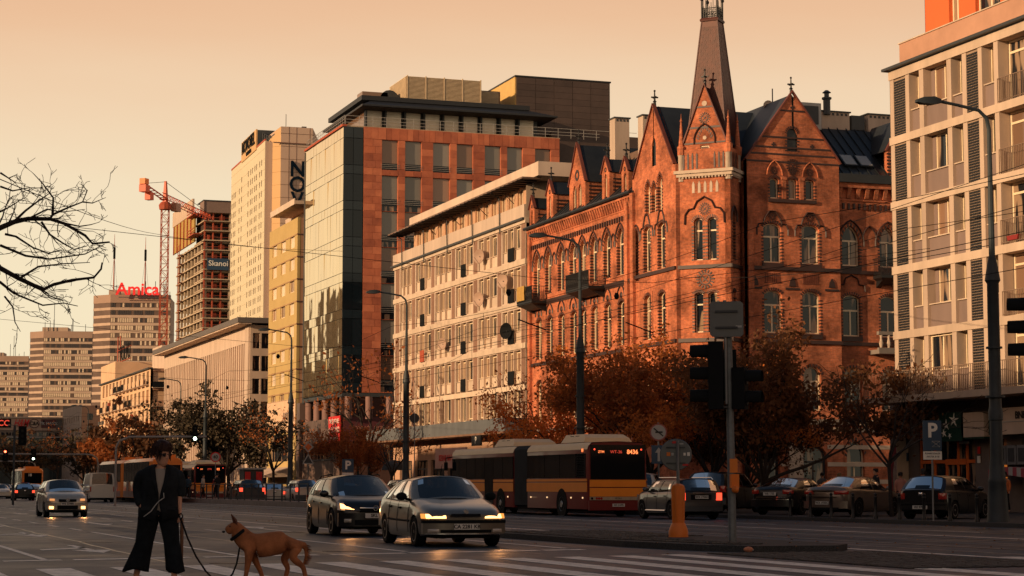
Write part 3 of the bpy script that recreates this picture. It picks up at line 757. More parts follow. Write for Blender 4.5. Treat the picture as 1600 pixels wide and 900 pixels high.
B2 = Fac(ry, 47 - .25, 112.2, FX)          # gable bay, slightly proud
L2 = 112.2 - YN
def b2(y): return 112.2 - y
pw = [(110.0, .95), (107.85, .95)]
ops2 = [(b2(y) - .5, b2(y) + .5, 13.9, 16.6, 's') for y, _ in pw] + [(b2(y) - .5, b2(y) + .5, 9.85, 12.5, 's') for y, _ in pw] + [(b2(111.6) - .35, b2(111.6) + .25, 13.5, 16.6, 'p')] + \
   [(b2(y) - .5, b2(y) + .5, 5.6, 8.3, 's') for y, _ in pw] + [(b2(109.85) - .35, b2(109.85) + .35, 17.35, 19.3, 'p'), (b2(108.95) - .3, b2(108.95) + .3, 17.35, 19.1, 'p'), (b2(108.05) - .35, b2(108.05) + .35, 17.35, 19.5, 'p')]
B2.mb('gable_bay_wall', wall_mb(L2, 0, 19.75, WT, ops2), BRICK)
B2.mb('gable_bay_side', MB().box(-.02, 0, 0, .3, 0, 19.75), BRICK)
def gable(fac, x0, x1, z0, z1, th=.5, m=None, ops=()):
  """triangular gable wall with dark coping and a finial"""
  xm = (x0 + x1) / 2; b = MB()
  # split round the window ops by clipping columns
  xs = sorted({x0, xm, x1} | {o[0] for o in ops} | {o[1] for o in ops})
  zt = lambda x: z0 + (z1 - z0) * (1 - abs(x - xm) / ((x1 - x0) / 2))
  for i in range(len(xs) - 1):
    a, c = xs[i], xs[i + 1]; cx = (a + c) / 2
    o = [o for o in ops if o[0] < cx < o[1]]
    if o:
      o = o[0]; b.face([(a, 0, z0), (c, 0, z0), (c, 0, o[2]), (a, 0, o[2])]) if o[2] > z0 + .01 else None
      cur = archpts(o[0], o[1], o[2], o[3], o[4])[1:-1]
      for k in range(len(cur) - 1):
        p, q = cur[k], cur[k + 1]
        if p[0] >= a - 1e-6 and q[0] <= c + 1e-6:
          b.face([(p[0], 0, p[1]), (q[0], 0, q[1]), (q[0], 0, zt(q[0])), (p[0], 0, zt(p[0]))])
        b.face([(p[0], 0, p[1]), (p[0], th * .7, p[1]), (q[0], th * .7, q[1]), (q[0], 0, q[1])])
      b.face([(o[0], 0, o[2]), (o[0], th * .7, o[2]), (o[0], th * .7, cur[0][1]), (o[0], 0, cur[0][1])]); b.face([(o[1], 0, o[2]), (o[1], th * .7, o[2]), (o[1], th * .7, cur[-1][1]), (o[1], 0, cur[-1][1])])
    else: b.face([(a, 0, z0), (c, 0, z0), (c, 0, zt(c)), (a, 0, zt(a))])
  b.face([(x0, th * .7, z0), (x1, th * .7, z0), (xm, th * .7, z1)])
  g = fac.mb('gable', b, m or BRICK)
  cb = MB()
  for s, xa in ((1, x0), (-1, x1)):
    dx = (xm - xa); ln = math.hypot(dx, z1 - z0); nx, nz = -(z1 - z0) / ln * s, abs(dx) / ln
    t = .09
    cb.rings([[(xa, -.10, z0), (xa + nx * t, -.10, z0 + nz * t), (xm + 0, -.10, z1 + nz * t + .08), (xm, -.10, z1)], [(xa, .12, z0), (xa + nx * t, .12, z0 + nz * t), (xm, .12, z1 + nz * t + .08), (xm, .12, z1)]])
  fac.mb('gable_coping', cb, mat('coping_sheet', (.16, .045, .03), .6, var=.2))
  return g
fin_me = MB().tube([(0, 0, -.05), (0, 0, .2), (0, 0, .22), (0, 0, .3), (0, 0, .85)], [.10, .08, .13, .06, .035], 6).box(-.22, .22, -.04, .04, .45, .53).box(-.04, .04, -.22, .22, .45, .53).ball((0, 0, .88), .07, 6, 4).mesh('cross_finial', IRON)
gable(B2, b2(112.0), b2(105.9), 19.75, 23.75, .5, None, [(b2(109.15), b2(108.6), 20.1, 21.8, 'p')])
B2.put('cross_finial', fin_me, b2(108.95), 23.75, .1)
# dressing round the openings: dark header bricks, hood moulds
def surround(fac, x0, x1, z0, z1, arch, hood=True, jamb=True, cusp=False):
  b = MB(); w = x1 - x0
  o = archpts(x0, x1, z0, z1, arch, 10)
  arc = o[1:-1]; m = (x0 + x1) / 2
  # radiating voussoirs
  cz = arc[0][1]
  for k in range(len(arc) - 1):
    p, q = arc[k], arc[k + 1]
    ux, uz = p[0] - m, p[1] - (cz - w * .3); l = math.hypot(ux, uz) or 1; ux /= l; uz /= l
    vx, vz = (p[0] + q[0]) / 2 - m, (p[1] + q[1]) / 2 - (cz - w * .3); l = math.hypot(vx, vz) or 1; vx /= l; vz /= l
    t = .17
    mx_, mz_ = (p[0] + q[0]) / 2, (p[1] + q[1]) / 2
    b.rings([[(p[0], -.02, p[1]), (p[0] + ux * t, -.02, p[1] + uz * t), (mx_ + vx * t, -.02, mz_ + vz * t), (mx_, -.02, mz_)], [(p[0], .02, p[1]), (p[0] + ux * t, .02, p[1] + uz * t), (mx_ + vx * t, .02, mz_ + vz * t), (mx_, .02, mz_)]])
  if jamb:
    n = int((cz - z0) / .19)
    for i in range(n):
      z = z0 + i * .19
      b.box(x0 - .13, x0 + .012, -.015, .40, z, z + .085); b.box(x1 - .012, x1 + .13, -.015, .40, z, z + .085)
  if hood:
    pts = []; r = .30
    if cusp:
      pts = [(x0 - .42, cz - .45), (x0 - .42, cz - .1), (x0 - .3, cz + .18), (x0 - .02, cz + .22), (x0 + .10, cz + .55), (m - .2, cz + .82 + w * .1), (m + .2, cz + .82 + w * .1), (x1 - .10, cz + .55), (x1 + .02, cz + .22), (x1 + .3, cz + .18), (x1 + .42, cz - .1), (x1 + .42, cz - .45)]
    else:
      for x, z in arc:
        ux, uz = x - m, z - (cz - w * .2); l = math.hypot(ux, uz) or 1
        pts.append((x + ux / l * r, z + uz / l * r))
      pts = [(pts[0][0], pts[0][1] - .35)] + pts + [(pts[-1][0], pts[-1][1] - .35)]
    b.tube([(x, -.04, z) for x, z in pts], .055, 4)
  fac.mb('window_dressing', b, BRICKD)['kind'] = 'stuff'
def rosette(fac, x, z, r=.4):
  b = MB()
  for k in range(16):
    a = 2 * PI * k / 16; b.cbox((x + r * .85 * math.cos(a), -.02, z + r * .85 * math.sin(a)), r * .32, .05, r * .13, 0, Matrix.Rotation(-a, 4, 'Y'))
  b.lathe([(r * .5, -.03), (r * .62, -.03), (r * .62, .0)], (x, 0, z), 14, 'y', caps=False)
  b.cbox((x, -.015, z), r * .75, .03, r * .12, 0, Matrix.Rotation(.78, 4, 'Y')); b.cbox((x, -.017, z), r * .75, .03, r * .12, 0, Matrix.Rotation(-.78, 4, 'Y'))
  fac.mb('rosette', b, BRICKD)
for (x0, x1, z0, z1, a) in ops:
  if z0 > 14: surround(A, x0, x1, z0, z1, a, True, True)
  elif z0 > 9:
    surround(A, x0, x1, z0, z1, a, False, True)
    m_ = (x0 + x1) / 2
    b = MB(); b.tube([(m_ + .62 * math.sin(t) * (1 if 1 else 1), -.04, 12.75 + .75 * math.cos(t) + (.18 if abs(t) < .1 else 0)) for t in [-1.5 + .3 * k for k in range(11)]], .05, 4); b.ball((m_, -.02, 12.95), (.2, .06, .2), 8, 5)
    A.mb('hood_mould', b, BRICKD)
  elif z0 > 5: surround(A, x0, x1, z0, z1, a, False, False)
  win(A, x0, z0, x1 - x0, z1 - z0, .22, a, .075, True, (z1 - z0) * .66 if z0 > 9 else (z1 - z0) * .7)
for i in range(len(ups) - 1):      # blind lancets between the upper windows
  m_ = ax((ups[i] + ups[i + 1]) / 2); b = MB(); b.tube([(x, -.04, z) for x, z in archpts(m_ - .32, m_ + .32, 15.6, 16.9, 'p', 8)[1:-1]], .05, 4); b.box(m_ - .05, m_ + .05, -.01, .02, 16.1, 16.4); A.mb('blind_arch_mould', b, BRICKD)
for (x0, x1, z0, z1, a) in ops2:
  cusp = 13.8 < z0 < 14 and a == 's'
  surround(B2, x0, x1, z0, z1, a, z0 > 13.4 and z0 < 17, z0 > 9, cusp)
  win(B2, x0, z0, x1 - x0, z1 - z0, .22, a, .075, a == 's', (z1 - z0) * .66)
win(B2, b2(109.15), 20.1, .55, 1.7, .3, 'p', .06, False)
# string courses and corbel tables
A.mb('string_course', MB().box(-.02, ax(112.2), -.12, 0, 13.62, 13.82).box(-.02, ax(112.2), -.07, 0, 13.5, 13.62), BRICKD)
A.mb('string_course', MB().box(-.02, ax(112.2), -.12, 0, 9.4, 9.62), BRICKD)
A.mb('string_course', MB().box(-.02, ax(112.2), -.16, 0, 4.8, 5.1), STONEG)
B2.mb('string_course', MB().box(-.02, L2, -.12, 0, 13.62, 13.82), BRICKD)
B2.mb('string_course', MB().box(-.02, L2, -.12, 0, 9.4, 9.62), BRICKD)
B2.mb('string_course', MB().box(-.02, L2, -.16, 0, 4.8, 5.1), STONEG)
corb = MB().prism([(0, 0), (-.1, .0), (-.28, .55), (0, .55)], 0, .17, 'x').mesh('corbel', BRICK)
n = 48
for i in range(n): A.put('corbel', corb, .15 + i * (ax(112.2) - .3) / n, 18.2, 0)
A.mb('corbel_bed', MB().box(0, ax(112.2), -.30, .0, 18.75, 18.95).box(0, ax(112.2), -.04, 0, 18.1, 18.2), BRICK)
b = MB()
for i in range(46): x = .3 + i * (ax(112.4) - .4) / 46; b.box(x, x + .14, -.09, .0, 17.5, 17.82)
A.mb('dentil_row', b, BRICKD)['kind'] = 'stuff'
A.mb('gutter', MB().tube([(-.05, -.42, 19.02), (ax(112.2), -.42, 19.02)], .12, 8), ROOF)
for y, f, f0 in ((131.2, A, 0), (113.5, A, 0), (112.0, B2, 1)):
  x = ax(y) if f0 == 0 else b2(y)
  f.mb('buttress_pier', MB().box(x - .25, x + .22, -.2, 0, 0, 18.9), BRICK)
A.mb('down_pipe', MB().tube([(ax(112.6), -.15, 3), (ax(112.6), -.15, 18.8)], .07, 6), ROOF)
# core volumes
part('core_wall', MB().box(.55, 13, .75, 25.6, 0, 18.9).box(.55, 26, .75, 8, 0, 18.9).box(4, 26, -.4, .75, 0, 18.9), BRICK, ry)
# roofs
def rel(p): return (p[0] - 47, p[1] - 105.7, p[2])
b = MB()
b.rings([[rel((46.6, 131.5, 18.95)), rel((50.6, 131.5, 22.6)), rel((58, 131.5, 23.0)), rel((60, 131.5, 18.9))], [rel((46.6, 112, 18.95)), rel((50.6, 112, 22.6)), rel((58, 112, 23.0)), rel((60, 112, 18.9))]])
part('main_roof', b, ROOF, ry)
part('flat_roof', MB().box(3.6, 11, 6.3, 25.8, 22.6, 23.1), ROOFL, ry)
b = MB()
for i in range(24): y = 6.5 + i * .8; b.rings([[(-.4, y, 18.98), (3.6, y, 22.66), (3.6, y, 22.72), (-.4, y, 19.04)], [(-.4, y + .04, 18.98), (3.6, y + .04, 22.66), (3.6, y + .04, 22.72), (-.4, y + .04, 19.04)]])
part('roof_seams', b, ROOF, ry)
# roof behind the left gable, ridge running inwards
def gable_roof(name, fac, x0, x1, z0, z1, y0, y1, m=None, parent=None):
  xm = (x0 + x1) / 2
  return fac.mb(name, MB().rings([[(x0, y0, z0), (xm, y0, z1), (x1, y0, z0)], [(x0, y1, z0), (xm, y1, z1), (x1, y1, z0)]]), m or ROOF)
gable_roof('gable_roof', B2, b2(112.0), b2(105.9), 19.7, 23.7, .1, 7)
b = MB()
for k in range(7):
  t = k / 7; b.box(.45 + k * .9, .5 + k * .9, 0, 0, 0, 0)
# dormers on the long roof
def dormer(y, w, zb, ze, zt, big=False):
  x0, x1 = ax(y) - w / 2, ax(y) + w / 2
  D = Fac(ry, 47 - .0, YF, FX)
  o = [(ax(y) - w * .28, ax(y) - w * .05, zb + .1, ze + .3, 'p'), (ax(y) + w * .05, ax(y) + w * .28, zb + .1, ze + .3, 'p')] if big else [(ax(y) - w * .17, ax(y) + w * .17, zb + .15, ze + .1, 'p')]
  gb = wall_mb(w, zb, ze, .3, [(a - x0, c - x0, d, min(e, ze - .01), f) for a, c, d, e, f in o])
  D.mb('dormer_wall', gb, BRICK, x0, 0, 0)
  D.mb('dormer_side', MB().box(x0 + .02, x0 + .2, .02, 3.5, zb, ze).box(x1 - .2, x1 - .02, .02, 3.5, zb, ze), BRICK)
  st = MB()
  for i in range(int((ze - zb) / .24)): st.box(x1 - .02, x1 + .015, .25, 2.6, zb + i * .24, zb + i * .24 + .1)
  D.mb('dormer_banding', st, BRICKD)
  gable(D, x0 - .06, x1 + .06, ze, zt, .3)
  gable_roof('dormer_roof', D, x0 - .1, x1 + .1, ze, zt - .08, .08, 4.6 if big else 3.6)
  for a, c, d, e, f in o: win(D, a, d, c - a, min(e, ze - .01) - d, .12, f, .05, False)
  b = MB().lathe([(w * .07, -.03), (w * .13, -.03), (w * .13, 0)], (ax(y), 0, ze + (zt - ze) * .22), 10, 'y', caps=False); D.mb('round_ornament', b, BRICKD)
  D.put('cross_finial', fin_me, ax(y), zt, .1)
dormer(131.0, 1.0, 19.0, 20.4, 21.3)
dormer(127.4, 1.25, 19.0, 20.9, 21.9)
dormer(122.2, 2.9, 18.9, 20.9, 23.6, True)
dormer(117.2, 1.25, 19.0, 20.9, 21.9)
dormer(114.0, 1.1, 19.0, 20.5, 21.4)
# turret: square set cornerwise
TW = 3.12
Tq = Fac(ry, 46.98, 105.78, -PI / 4)           # front face, looking at the crossing
z_t = 18.95
tops = [(.88, 1.42, 14.1, 16.55, 'r'), (1.72, 2.26, 14.1, 16.55, 'r'), (.88, 1.42, 9.95, 12.25, 's'), (1.72, 2.26, 9.95, 12.25, 's'), (.95, 2.2, 5.6, 8.2, 's')]
Tq.mb('turret_wall', wall_mb(TW, 0, z_t, .35, tops), BRICK)
for (x0, x1, z0, z1, a) in tops:
  surround(Tq, x0, x1, z0, z1, a, False, z0 > 9)
  win(Tq, x0, z0, x1 - x0, z1 - z0, .2, a, .07, False, (z1 - z0) * .70)
b = MB(); b.tube([(x, -.05, z) for x, z in [(.35, 16.2), (.38, 16.75), (.6, 17.05), (.9, 17.1), (1.1, 17.5), (1.55, 17.75), (2.0, 17.5), (2.2, 17.1), (2.5, 17.05), (2.74, 16.75), (2.77, 16.2)]], .06, 4); Tq.mb('hood_mould', b, BRICKD)
rosette(Tq, 1.56, 17.05, .36); rosette(Tq, 1.56, 13.0, .55)
for i in range(5): Tq.mb('slit_niche', MB().box(.80 + i * .36, .96 + i * .36, -.02, .0, 18.0, 18.5).prism([(.80 + i * .36, 18.5), (.96 + i * .36, 18.5), (.88 + i * .36, 18.7)], -.02, 0, 'y'), STONE)
Ts = Fac(ry, 46.98 + TW * .7071, 105.78 - TW * .7071, PI / 4)   # right-hand return
Ts.mb('turret_side', wall_mb(1.6, 0, z_t, .3, [(.35, .75, 14.1, 16.9, 'p'), (.35, .75, 9.95, 12.3, 's')]), BRICK)
surround(Ts, .35, .75, 14.1, 16.9, 'p', True, True); surround(Ts, .35, .75, 9.95, 12.3, 's', False, True)
win(Ts, .35, 14.1, .4, 2.8, .2, 'p', .05, False); win(Ts, .35, 9.95, .4, 2.35, .2, 's', .05, False)
Tl = Fac(ry, 46.98 + 1.7 * .7071, 105.78 + 1.7 * .7071, -PI * .75)
for f, L in ((Tq, TW), (Ts, 1.6)):
  f.mb('string_course', MB().box(-.08, L + .08, -.12, .02, 13.62, 13.82), BRICKD); f.mb('string_course', MB().box(-.08, L + .08, -.12, .02, 9.4, 9.62), BRICKD); f.mb('string_course', MB().box(-.1, L + .1, -.16, .02, 4.8, 5.1), STONEG)
  f.mb('turret_cornice', MB().box(-.14, L + .14, -.16, .3, z_t, z_t + .18).box(-.24, L + .24, -.26, .3, z_t + .18, z_t + .36), STONE)
  b = MB()
  for i in range(int(L / .2)): b.box(i * .2 + .03, i * .2 + .13, -.14, 0, z_t - .1, z_t)
  f.mb('turret_dentils', b, STONE)
  f.mb('balustrade_wall', MB().box(.1, L - .1, 0, .25, z_t + .36, z_t + 1.6), BRICK)
  b = MB()
  for i in range(int(L / .29)):
    if f is Tq and 1.2 < i * .29 + .15 < 1.9: continue
    x = .25 + i * .27
    if x < L - .35: b.box(x, x + .1, -.03, 0, z_t + .45, z_t + 1.25); b.prism([(x, z_t + 1.25), (x + .1, z_t + 1.25), (x + .05, z_t + 1.4)], -.03, 0, 'y')
  f.mb('balustrade_niches', b, BRICKD)['kind'] = 'stuff'
tu_c = Vector((46.98, 105.78, 0)) + Vector((TW * .7071 / 2 + 1.56 * .7071, -TW * .7071 / 2 + 1.56 * .7071, 0))
for fx, f in ((.12, Tq), (TW - .12, Tq), (1.6, Ts)):
  f.mb('corner_pinnacle', MB().lathe([(.2, 18.7), (.2, 20.2), (.24, 20.25)], (fx, .1, 0), 8), STONE, smooth=40)
  f.mb('corner_pinnacle_spire', MB().lathe([(.24, 20.25), (.26, 20.75), (.17, 20.8), (.05, 22.2), (.09, 22.25), (.03, 22.4), (.01, 22.7)], (fx, .1, 0), 8), BRICK, smooth=40)
gw = wall_mb(TW - .5, z_t + .36, 20.8, .3, [(TW / 2 - .25 - .27, TW / 2 - .25 + .27, 19.4, 20.75, None)])
Tq.mb('turret_attic', gw, BRICK, .25, 0, .12)
win(Tq, TW / 2 - .27, 19.4, .54, 1.35, .2, None, .06, False, 1.0, gm=GLASSC)
TG = Fac(ry, 46.98 + .12 * .7071, 105.78 + .12 * .7071, -PI / 4)
gable(TG, .22, TW - .22, 20.8, 24.3, .4)
TG.put('cross_finial', fin_me, TW / 2, 24.3, .1)
surround(TG, 1.2, 1.92, 19.6, 21.7, 'p', True, False); rosette(TG, TW / 2, 22.35, .34);
TG.mb('round_window', MB().lathe([(.02, -.03), (.16, -.03), (.16, 0)], (TW / 2, 0, 23.2), 10, 'y'), STONE); TG.mb('round_window', MB().lathe([(.02, -.03), (.12, -.03), (.12, 0)], (TW / 2, 0, 21.2), 10, 'y'), STONE)
TG.mb('gable_band', MB().box(.55, TW - .55, -.03, 0, 21.75, 21.87).box(1.05, TW - 1.05, -.03, 0, 22.95, 23.05).box(.3, TW - .3, -.03, 0, 20.85, 20.95), BRICKD)
gable_roof('turret_gable_roof', TG, .15, TW - .15, 20.8, 24.22, .1, 1.6)
part('turret_core', MB().rings([[(Vector((p[0], p[1], 0)) + Vector((tu_c.x - 47, tu_c.y - 105.7, z)))[:] for p in ((-1.75, 0), (0, -1.75), (1.75, 0), (0, 1.75))] for z in (0, 20.5)]), BRICK, ry)
def sq(h, z, c=tu_c, r=0):
  return [(c.x - 47 + h * math.cos(PI / 4 * k * 2 + r), c.y - 105.7 + h * math.sin(PI / 4 * k * 2 + r), z) for k in range(4)]
# spire of slate scales
b = MB(); b.rings([sq(1.78, 20.3), sq(1.34, 23.4), sq(.67, 28.3)]); part('spire', b, SCALE, ry)
sc = MB()
for f_ in range(4):
  for r_ in range(36):
    z0 = 20.6 + r_ * .215; t = 0
    h = (.67 + .67 * (28.3 - z0) / 4.9 if z0 > 23.4 else 1.34 + .44 * (23.4 - z0) / 3.1) + .012
    if z0 > 28.1: continue
    p0 = Vector(sq(h, z0)[f_]); p1 = Vector(sq(h, z0)[(f_ + 1) % 4]); h2 = h + .035; q0 = Vector(sq(h2, z0 - .19)[f_]); q1 = Vector(sq(h2, z0 - .19)[(f_ + 1) % 4])
    nn = max(4, int((p1 - p0).length / .24))
    for k in range(nn):
      a, c = (k + (r_ % 2) * .5) / nn, min(1, (k + .92 + (r_ % 2) * .5) / nn)
      if a >= 1: continue
      sc.face([p0.lerp(p1, a), p0.lerp(p1, c), q0.lerp(q1, c * .9 + a * .1), q0.lerp(q1, (a + c) / 2) - Vector((0, 0, .05)), q0.lerp(q1, a * .9 + c * .1)])
o = part('slate_scales', sc, SCALE, ry, recalc=False); o['kind'] = 'stuff'
b = MB()
for k in range(4):
  b.tube([sq(1.8, 20.3)[k], sq(1.36, 23.4)[k], sq(.68, 28.3)[k]], .04, 4)
b.rings([sq(.78, 28.25), sq(.82, 28.35), sq(.72, 28.45)])
part('spire_ridge', b, mat('spire_sheet', (.10, .03, .022), .5), ry)
b = MB()
for k in range(4):
  p = Vector(sq(.66, 28.4)[k]); q = Vector(sq(.66, 28.4)[(k + 1) % 4])
  b.tube([p, p + Vector((0, 0, 1.5))], .06, 6); b.ball(p + Vector((0, 0, 1.2)), .13, 6, 4); b.tube([p + Vector((0, 0, 1.4)), p + Vector((0, 0, 1.85))], [.05, .005], 5)
  for t in [i / 8 for i in range(1, 8)]:
    m_ = p.lerp(q, t); hgt = .75 + .45 * (1 if abs((t * 4) % 2 - 1) < .3 else 0); b.tube([m_, m_ + Vector((0, 0, hgt))], .022, 4)
  for z in (.12, .62): b.tube([p + Vector((0, 0, z)), q + Vector((0, 0, z))], .025, 4)
  for t in (.18, .38, .62, .82):
    m_ = p.lerp(q, t); d = (q - p).normalized(); b.tube([m_ + d * .15 * math.cos(a) + Vector((0, 0, .37 + .17 * math.sin(a))) for a in [i * PI / 5 for i in range(11)]], .02, 4)
part('iron_cresting', b, IRON, ry)
# right wing: gable bay and recessed part, facing the side street
GX0, GX1 = 50.55, 56.55
g1 = Fac(ry, GX0, 104.25, 0)
gx = lambda x: x - GX0
W1, W2 = 1.1, 1.1
wops = [(gx(52.15) - .58, gx(52.15) + .58, 14.05, 16.35, 's'), (gx(54.6) - .58, gx(54.6) + .58, 14.05, 16.35, 's'),
    (gx(52.15) - .58, gx(52.15) + .58, 9.98, 12.45, 's'), (gx(54.6) - .58, gx(54.6) + .58, 9.98, 12.45, 's'),
    (gx(52.15) - .58, gx(52.15) + .58, 5.55, 8.1, 'r'), (gx(54.6) - .58, gx(54.6) + .58, 5.55, 8.1, 'r'),
    (gx(52.32) - .29, gx(52.32) + .29, 17.8, 19.0, 's'), (gx(53.5) - .27, gx(53.5) + .27, 17.8, 19.0, 's'), (gx(54.62) - .29, gx(54.62) + .29, 17.8, 19.0, 's'), (.6, 1.9, .3, 3.6, 'r'), (3.4, 4.9, .3, 3.6, 'r')]
g1.mb('side_gable_wall', wall_mb(GX1 - GX0, 0, 20.0, .35, wops), BRICK)
g1.mb('side_gable_return', MB().box(-.0, .02, 0, 1.5, 0, 20).box(GX1 - GX0 - .02, GX1 - GX0, 0, 1.5, 0, 20), BRICK)
for (x0, x1, z0, z1, a) in wops:
  if z0 > 5:
    cus = 14 < z0 < 15
    surround(g1, x0, x1, z0, z1, a, cus, z0 > 9, cus)
    win(g1, x0, z0, x1 - x0, z1 - z0, .2, a, .085, x1 - x0 > .8, (z1 - z0) * .66 if x1 - x0 > .8 else None)
    if cus or (z0 > 17 ): rosette(g1, (x0 + x1) / 2, z1 + (.45 if cus else .42), .28 if cus else .24)
    if 9 < z0 < 10:
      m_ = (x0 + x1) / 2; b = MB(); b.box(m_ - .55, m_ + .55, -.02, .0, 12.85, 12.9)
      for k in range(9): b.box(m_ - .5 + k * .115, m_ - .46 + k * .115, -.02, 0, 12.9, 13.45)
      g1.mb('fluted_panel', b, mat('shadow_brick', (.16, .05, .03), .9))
      g1.mb('window_apron', MB().box(x0 - .1, x1 + .1, -.06, .1, z0 - .3, z0 - .02), BRICKD); g1.mb('window_apron', MB().box(x0 - .1, x1 + .1, -.06, .1, 13.82, 14.03), BRICKD)
  else: win(g1, x0, z0, x1 - x0, z1 - z0, .25, a, .1, True, 2.3, fm=DGREY)
g1.mb('triple_sill', MB().box(gx(51.9), gx(55.0), -.1, .05, 17.58, 17.76), BRICKD)
for x in (52.92, 54.06): g1.mb('colonnette', MB().box(gx(x) - .12, gx(x) + .12, -.06, .02, 17.8, 18.9).box(gx(x) - .18, gx(x) + .18, -.1, .02, 18.9, 19.05), BRICK)
for x in (52.32, 54.62):
  b = MB(); b.tube([(xx, -.05, z) for xx, z in archpts(gx(x) - .5, gx(x) + .5, 18.6, 20.0, 'p', 8)[1:-1]], .05, 4); g1.mb('hood_mould', b, BRICK)
rosette(g1, gx(53.5), 19.75, .42)
for z, xa in ((19.9, .02), (20.35, .25), (21.35, .95), (22.95, 2.1), (20.75, .5)):
  g1.mb('gable_band', MB().box(xa, GX1 - GX0 - xa, -.025, 0, z, z + .1), BRICKD)
gable(g1, -.05, GX1 - GX0 + .05, 20.0, 24.1, .5, None, [(gx(53.5) - .33, gx(53.5) + .33, 20.6, 21.95, 'r')])
surround(g1, gx(53.5) - .33, gx(53.5) + .33, 20.6, 21.95, 'r', False, True); win(g1, gx(53.5) - .33, 20.6, .66, 1.35, .15, 'r', .08, False)
g1.put('cross_finial', fin_me, gx(53.53), 24.1, .1)
for x, z in ((52.3, 20.95), (54.8, 20.95), (53.55, 23.2)): g1.mb('quatrefoil', MB().cbox((gx(x), -.01, z), .28, .03, .1).cbox((gx(x), -.012, z), .1, .03, .28), BRICKD)
gable_roof('side_gable_roof', g1, .0, GX1 - GX0, 19.95, 24.0, .1, 12)
for x in (.35,): g1.mb('buttress_pier', MB().box(0, .35, -.14, 0, 0, 17.2), BRICK)
for zc in (13.62, 9.4): g1.mb('string_course', MB().box(-.03, GX1 - GX0 + .03, -.12, 0, zc, zc + .2), BRICKD)
g1.mb('string_course', MB().box(-.05, GX1 - GX0 + .05, -.2, 0, 4.75, 5.05), STONEG)
for x in (50.9 + .1, 53.4, 55.95):
  b = MB(); b.prism([(gx(x) - .22, 12.7), (gx(x) + .22, 12.7), (gx(x) + .16, 13.0), (gx(x), 13.25), (gx(x) - .16, 13.0)], -.05, 0, 'y'); b.box(gx(x) - .45, gx(x) + .45, -.05, 0, 12.5, 12.62); g1.mb('relief_leaf', b, BRICKD)
g2 = Fac(ry, GX1, 104.75, 0)
w2 = [(57.5, 14.1, 16.5, 'p'), (60.0, 14.1, 16.5, 'p'), (57.5, 9.95, 12.4, 's'), (60.0, 9.95, 12.4, 's'), (57.5, 5.6, 8.1, 'r'), (60.0, 5.6, 8.1, 'r'), (57.6, .4, 3.9, 'p')]
o2 = [(x - GX1 - .58, x - GX1 + .58, a, c, d) for x, a, c, d in w2]
g2.mb('side_wall', wall_mb(16, 0, 18.95, .35, o2 + [(x, x + 1.16, a, c, d) for x in (6, 8.5, 11, 13.4) for a, c, d in ((14.1, 16.5, 'p'), (9.95, 12.4, 's'), (5.6, 8.1, 's'))]), BRICK)
for (x0, x1, z0, z1, a) in o2:
  surround(g2, x0, x1, z0, z1, a, z0 > 14, z0 > 9); win(g2, x0, z0, x1 - x0, z1 - z0, .2, a, .085, True, (z1 - z0) * .62)
  if z0 > 9: g2.mb('window_apron', MB().box(x0 - .1, x1 + .1, -.06, .1, z0 - .3, z0 - .02), BRICKD)
m_ = 58.75 - GX1; g2.mb('blind_arch_mould', MB().tube([(x, -.04, z) for x, z in archpts(m_ - .45, m_ + .45, 15.2, 16.5, 'p', 8)[1:-1]], .05, 4), BRICKD)
g2.mb('hood_mould', MB().tube([(57.5 - GX1 + x, -.05, 12.5 + z) for x, z in ((-.9, .1), (-.85, .45), (-.5, .5), (-.4, .85), (0, 1.05), (.4, .85), (.5, .5), (.85, .45), (.9, .1))], .05, 4), BRICKD)
for zc in (13.62, 9.4): g2.mb('string_course', MB().box(0, 16, -.12, 0, zc, zc + .2), BRICKD)
g2.mb('string_course', MB().box(0, 16, -.2, 0, 4.75, 5.05), STONE)
corb2 = MB().prism([(0, 0), (-.08, 0), (-.3, .6), (0, .6)], 0, .24, 'x').mesh('corbel', BRICK)
for i in range(26): g2.put('corbel', corb2, .1 + i * .6, 18.1, 0)
g2.mb('corbel_bed', MB().box(0, 16, -.34, 0, 18.7, 19.0).box(0, 16, -.06, 0, 17.95, 18.05), BRICK)
b = MB()
for i in range(45):
  b.box(.08 + i * .35, .2 + i * .35, -.1, 0, 17.45, 17.8)
g2.mb('dentil_row', b, BRICKD)['kind'] = 'stuff'
g2.mb('eaves', MB().box(0, 16, -.5, 0, 19.0, 19.5), ROOF)
# black sheet roof of the side wing with skylights and chimneys
b = MB(); b.rings([[(0, -.5, 19.4), (0, 3.6, 22.9), (0, 9, 23.1), (0, 11, 19)], [(16, -.5, 19.4), (16, 3.6, 22.9), (16, 9, 23.1), (16, 11, 19)]]); g2.mb('side_roof', b, ROOF)
for i in range(27):
  x = -.3 + i * .6; g2.mb('roof_seam', MB().rings([[(x, -.48, 19.43), (x, 3.6, 22.93), (x, 3.6, 23.0), (x, -.48, 19.5)], [(x + .05, -.48, 19.43), (x + .05, 3.6, 22.93), (x + .05, 3.6, 23.0), (x + .05, -.48, 19.5)]]), ROOF) if x > 0 else None
sk = Matrix.Translation((1.15, .55, 20.42)) @ Matrix.Rotation(math.atan2(3.5, 4.1), 4, 'X')
for dx in (0, 1.05):
  M_ = Matrix.Translation((dx, 0, 0)) @ sk
  g2.mb('skylight_frame', MB().add(MB().box(-.45, .45, -.6, .6, 0, .1), M_), ROOF); g2.mb('skylight_pane', MB().add(MB().box(-.37, .37, -.52, .52, .1, .115), M_), glassmat('skylight_glass', (.35, .33, .28), .1, 1, .3))
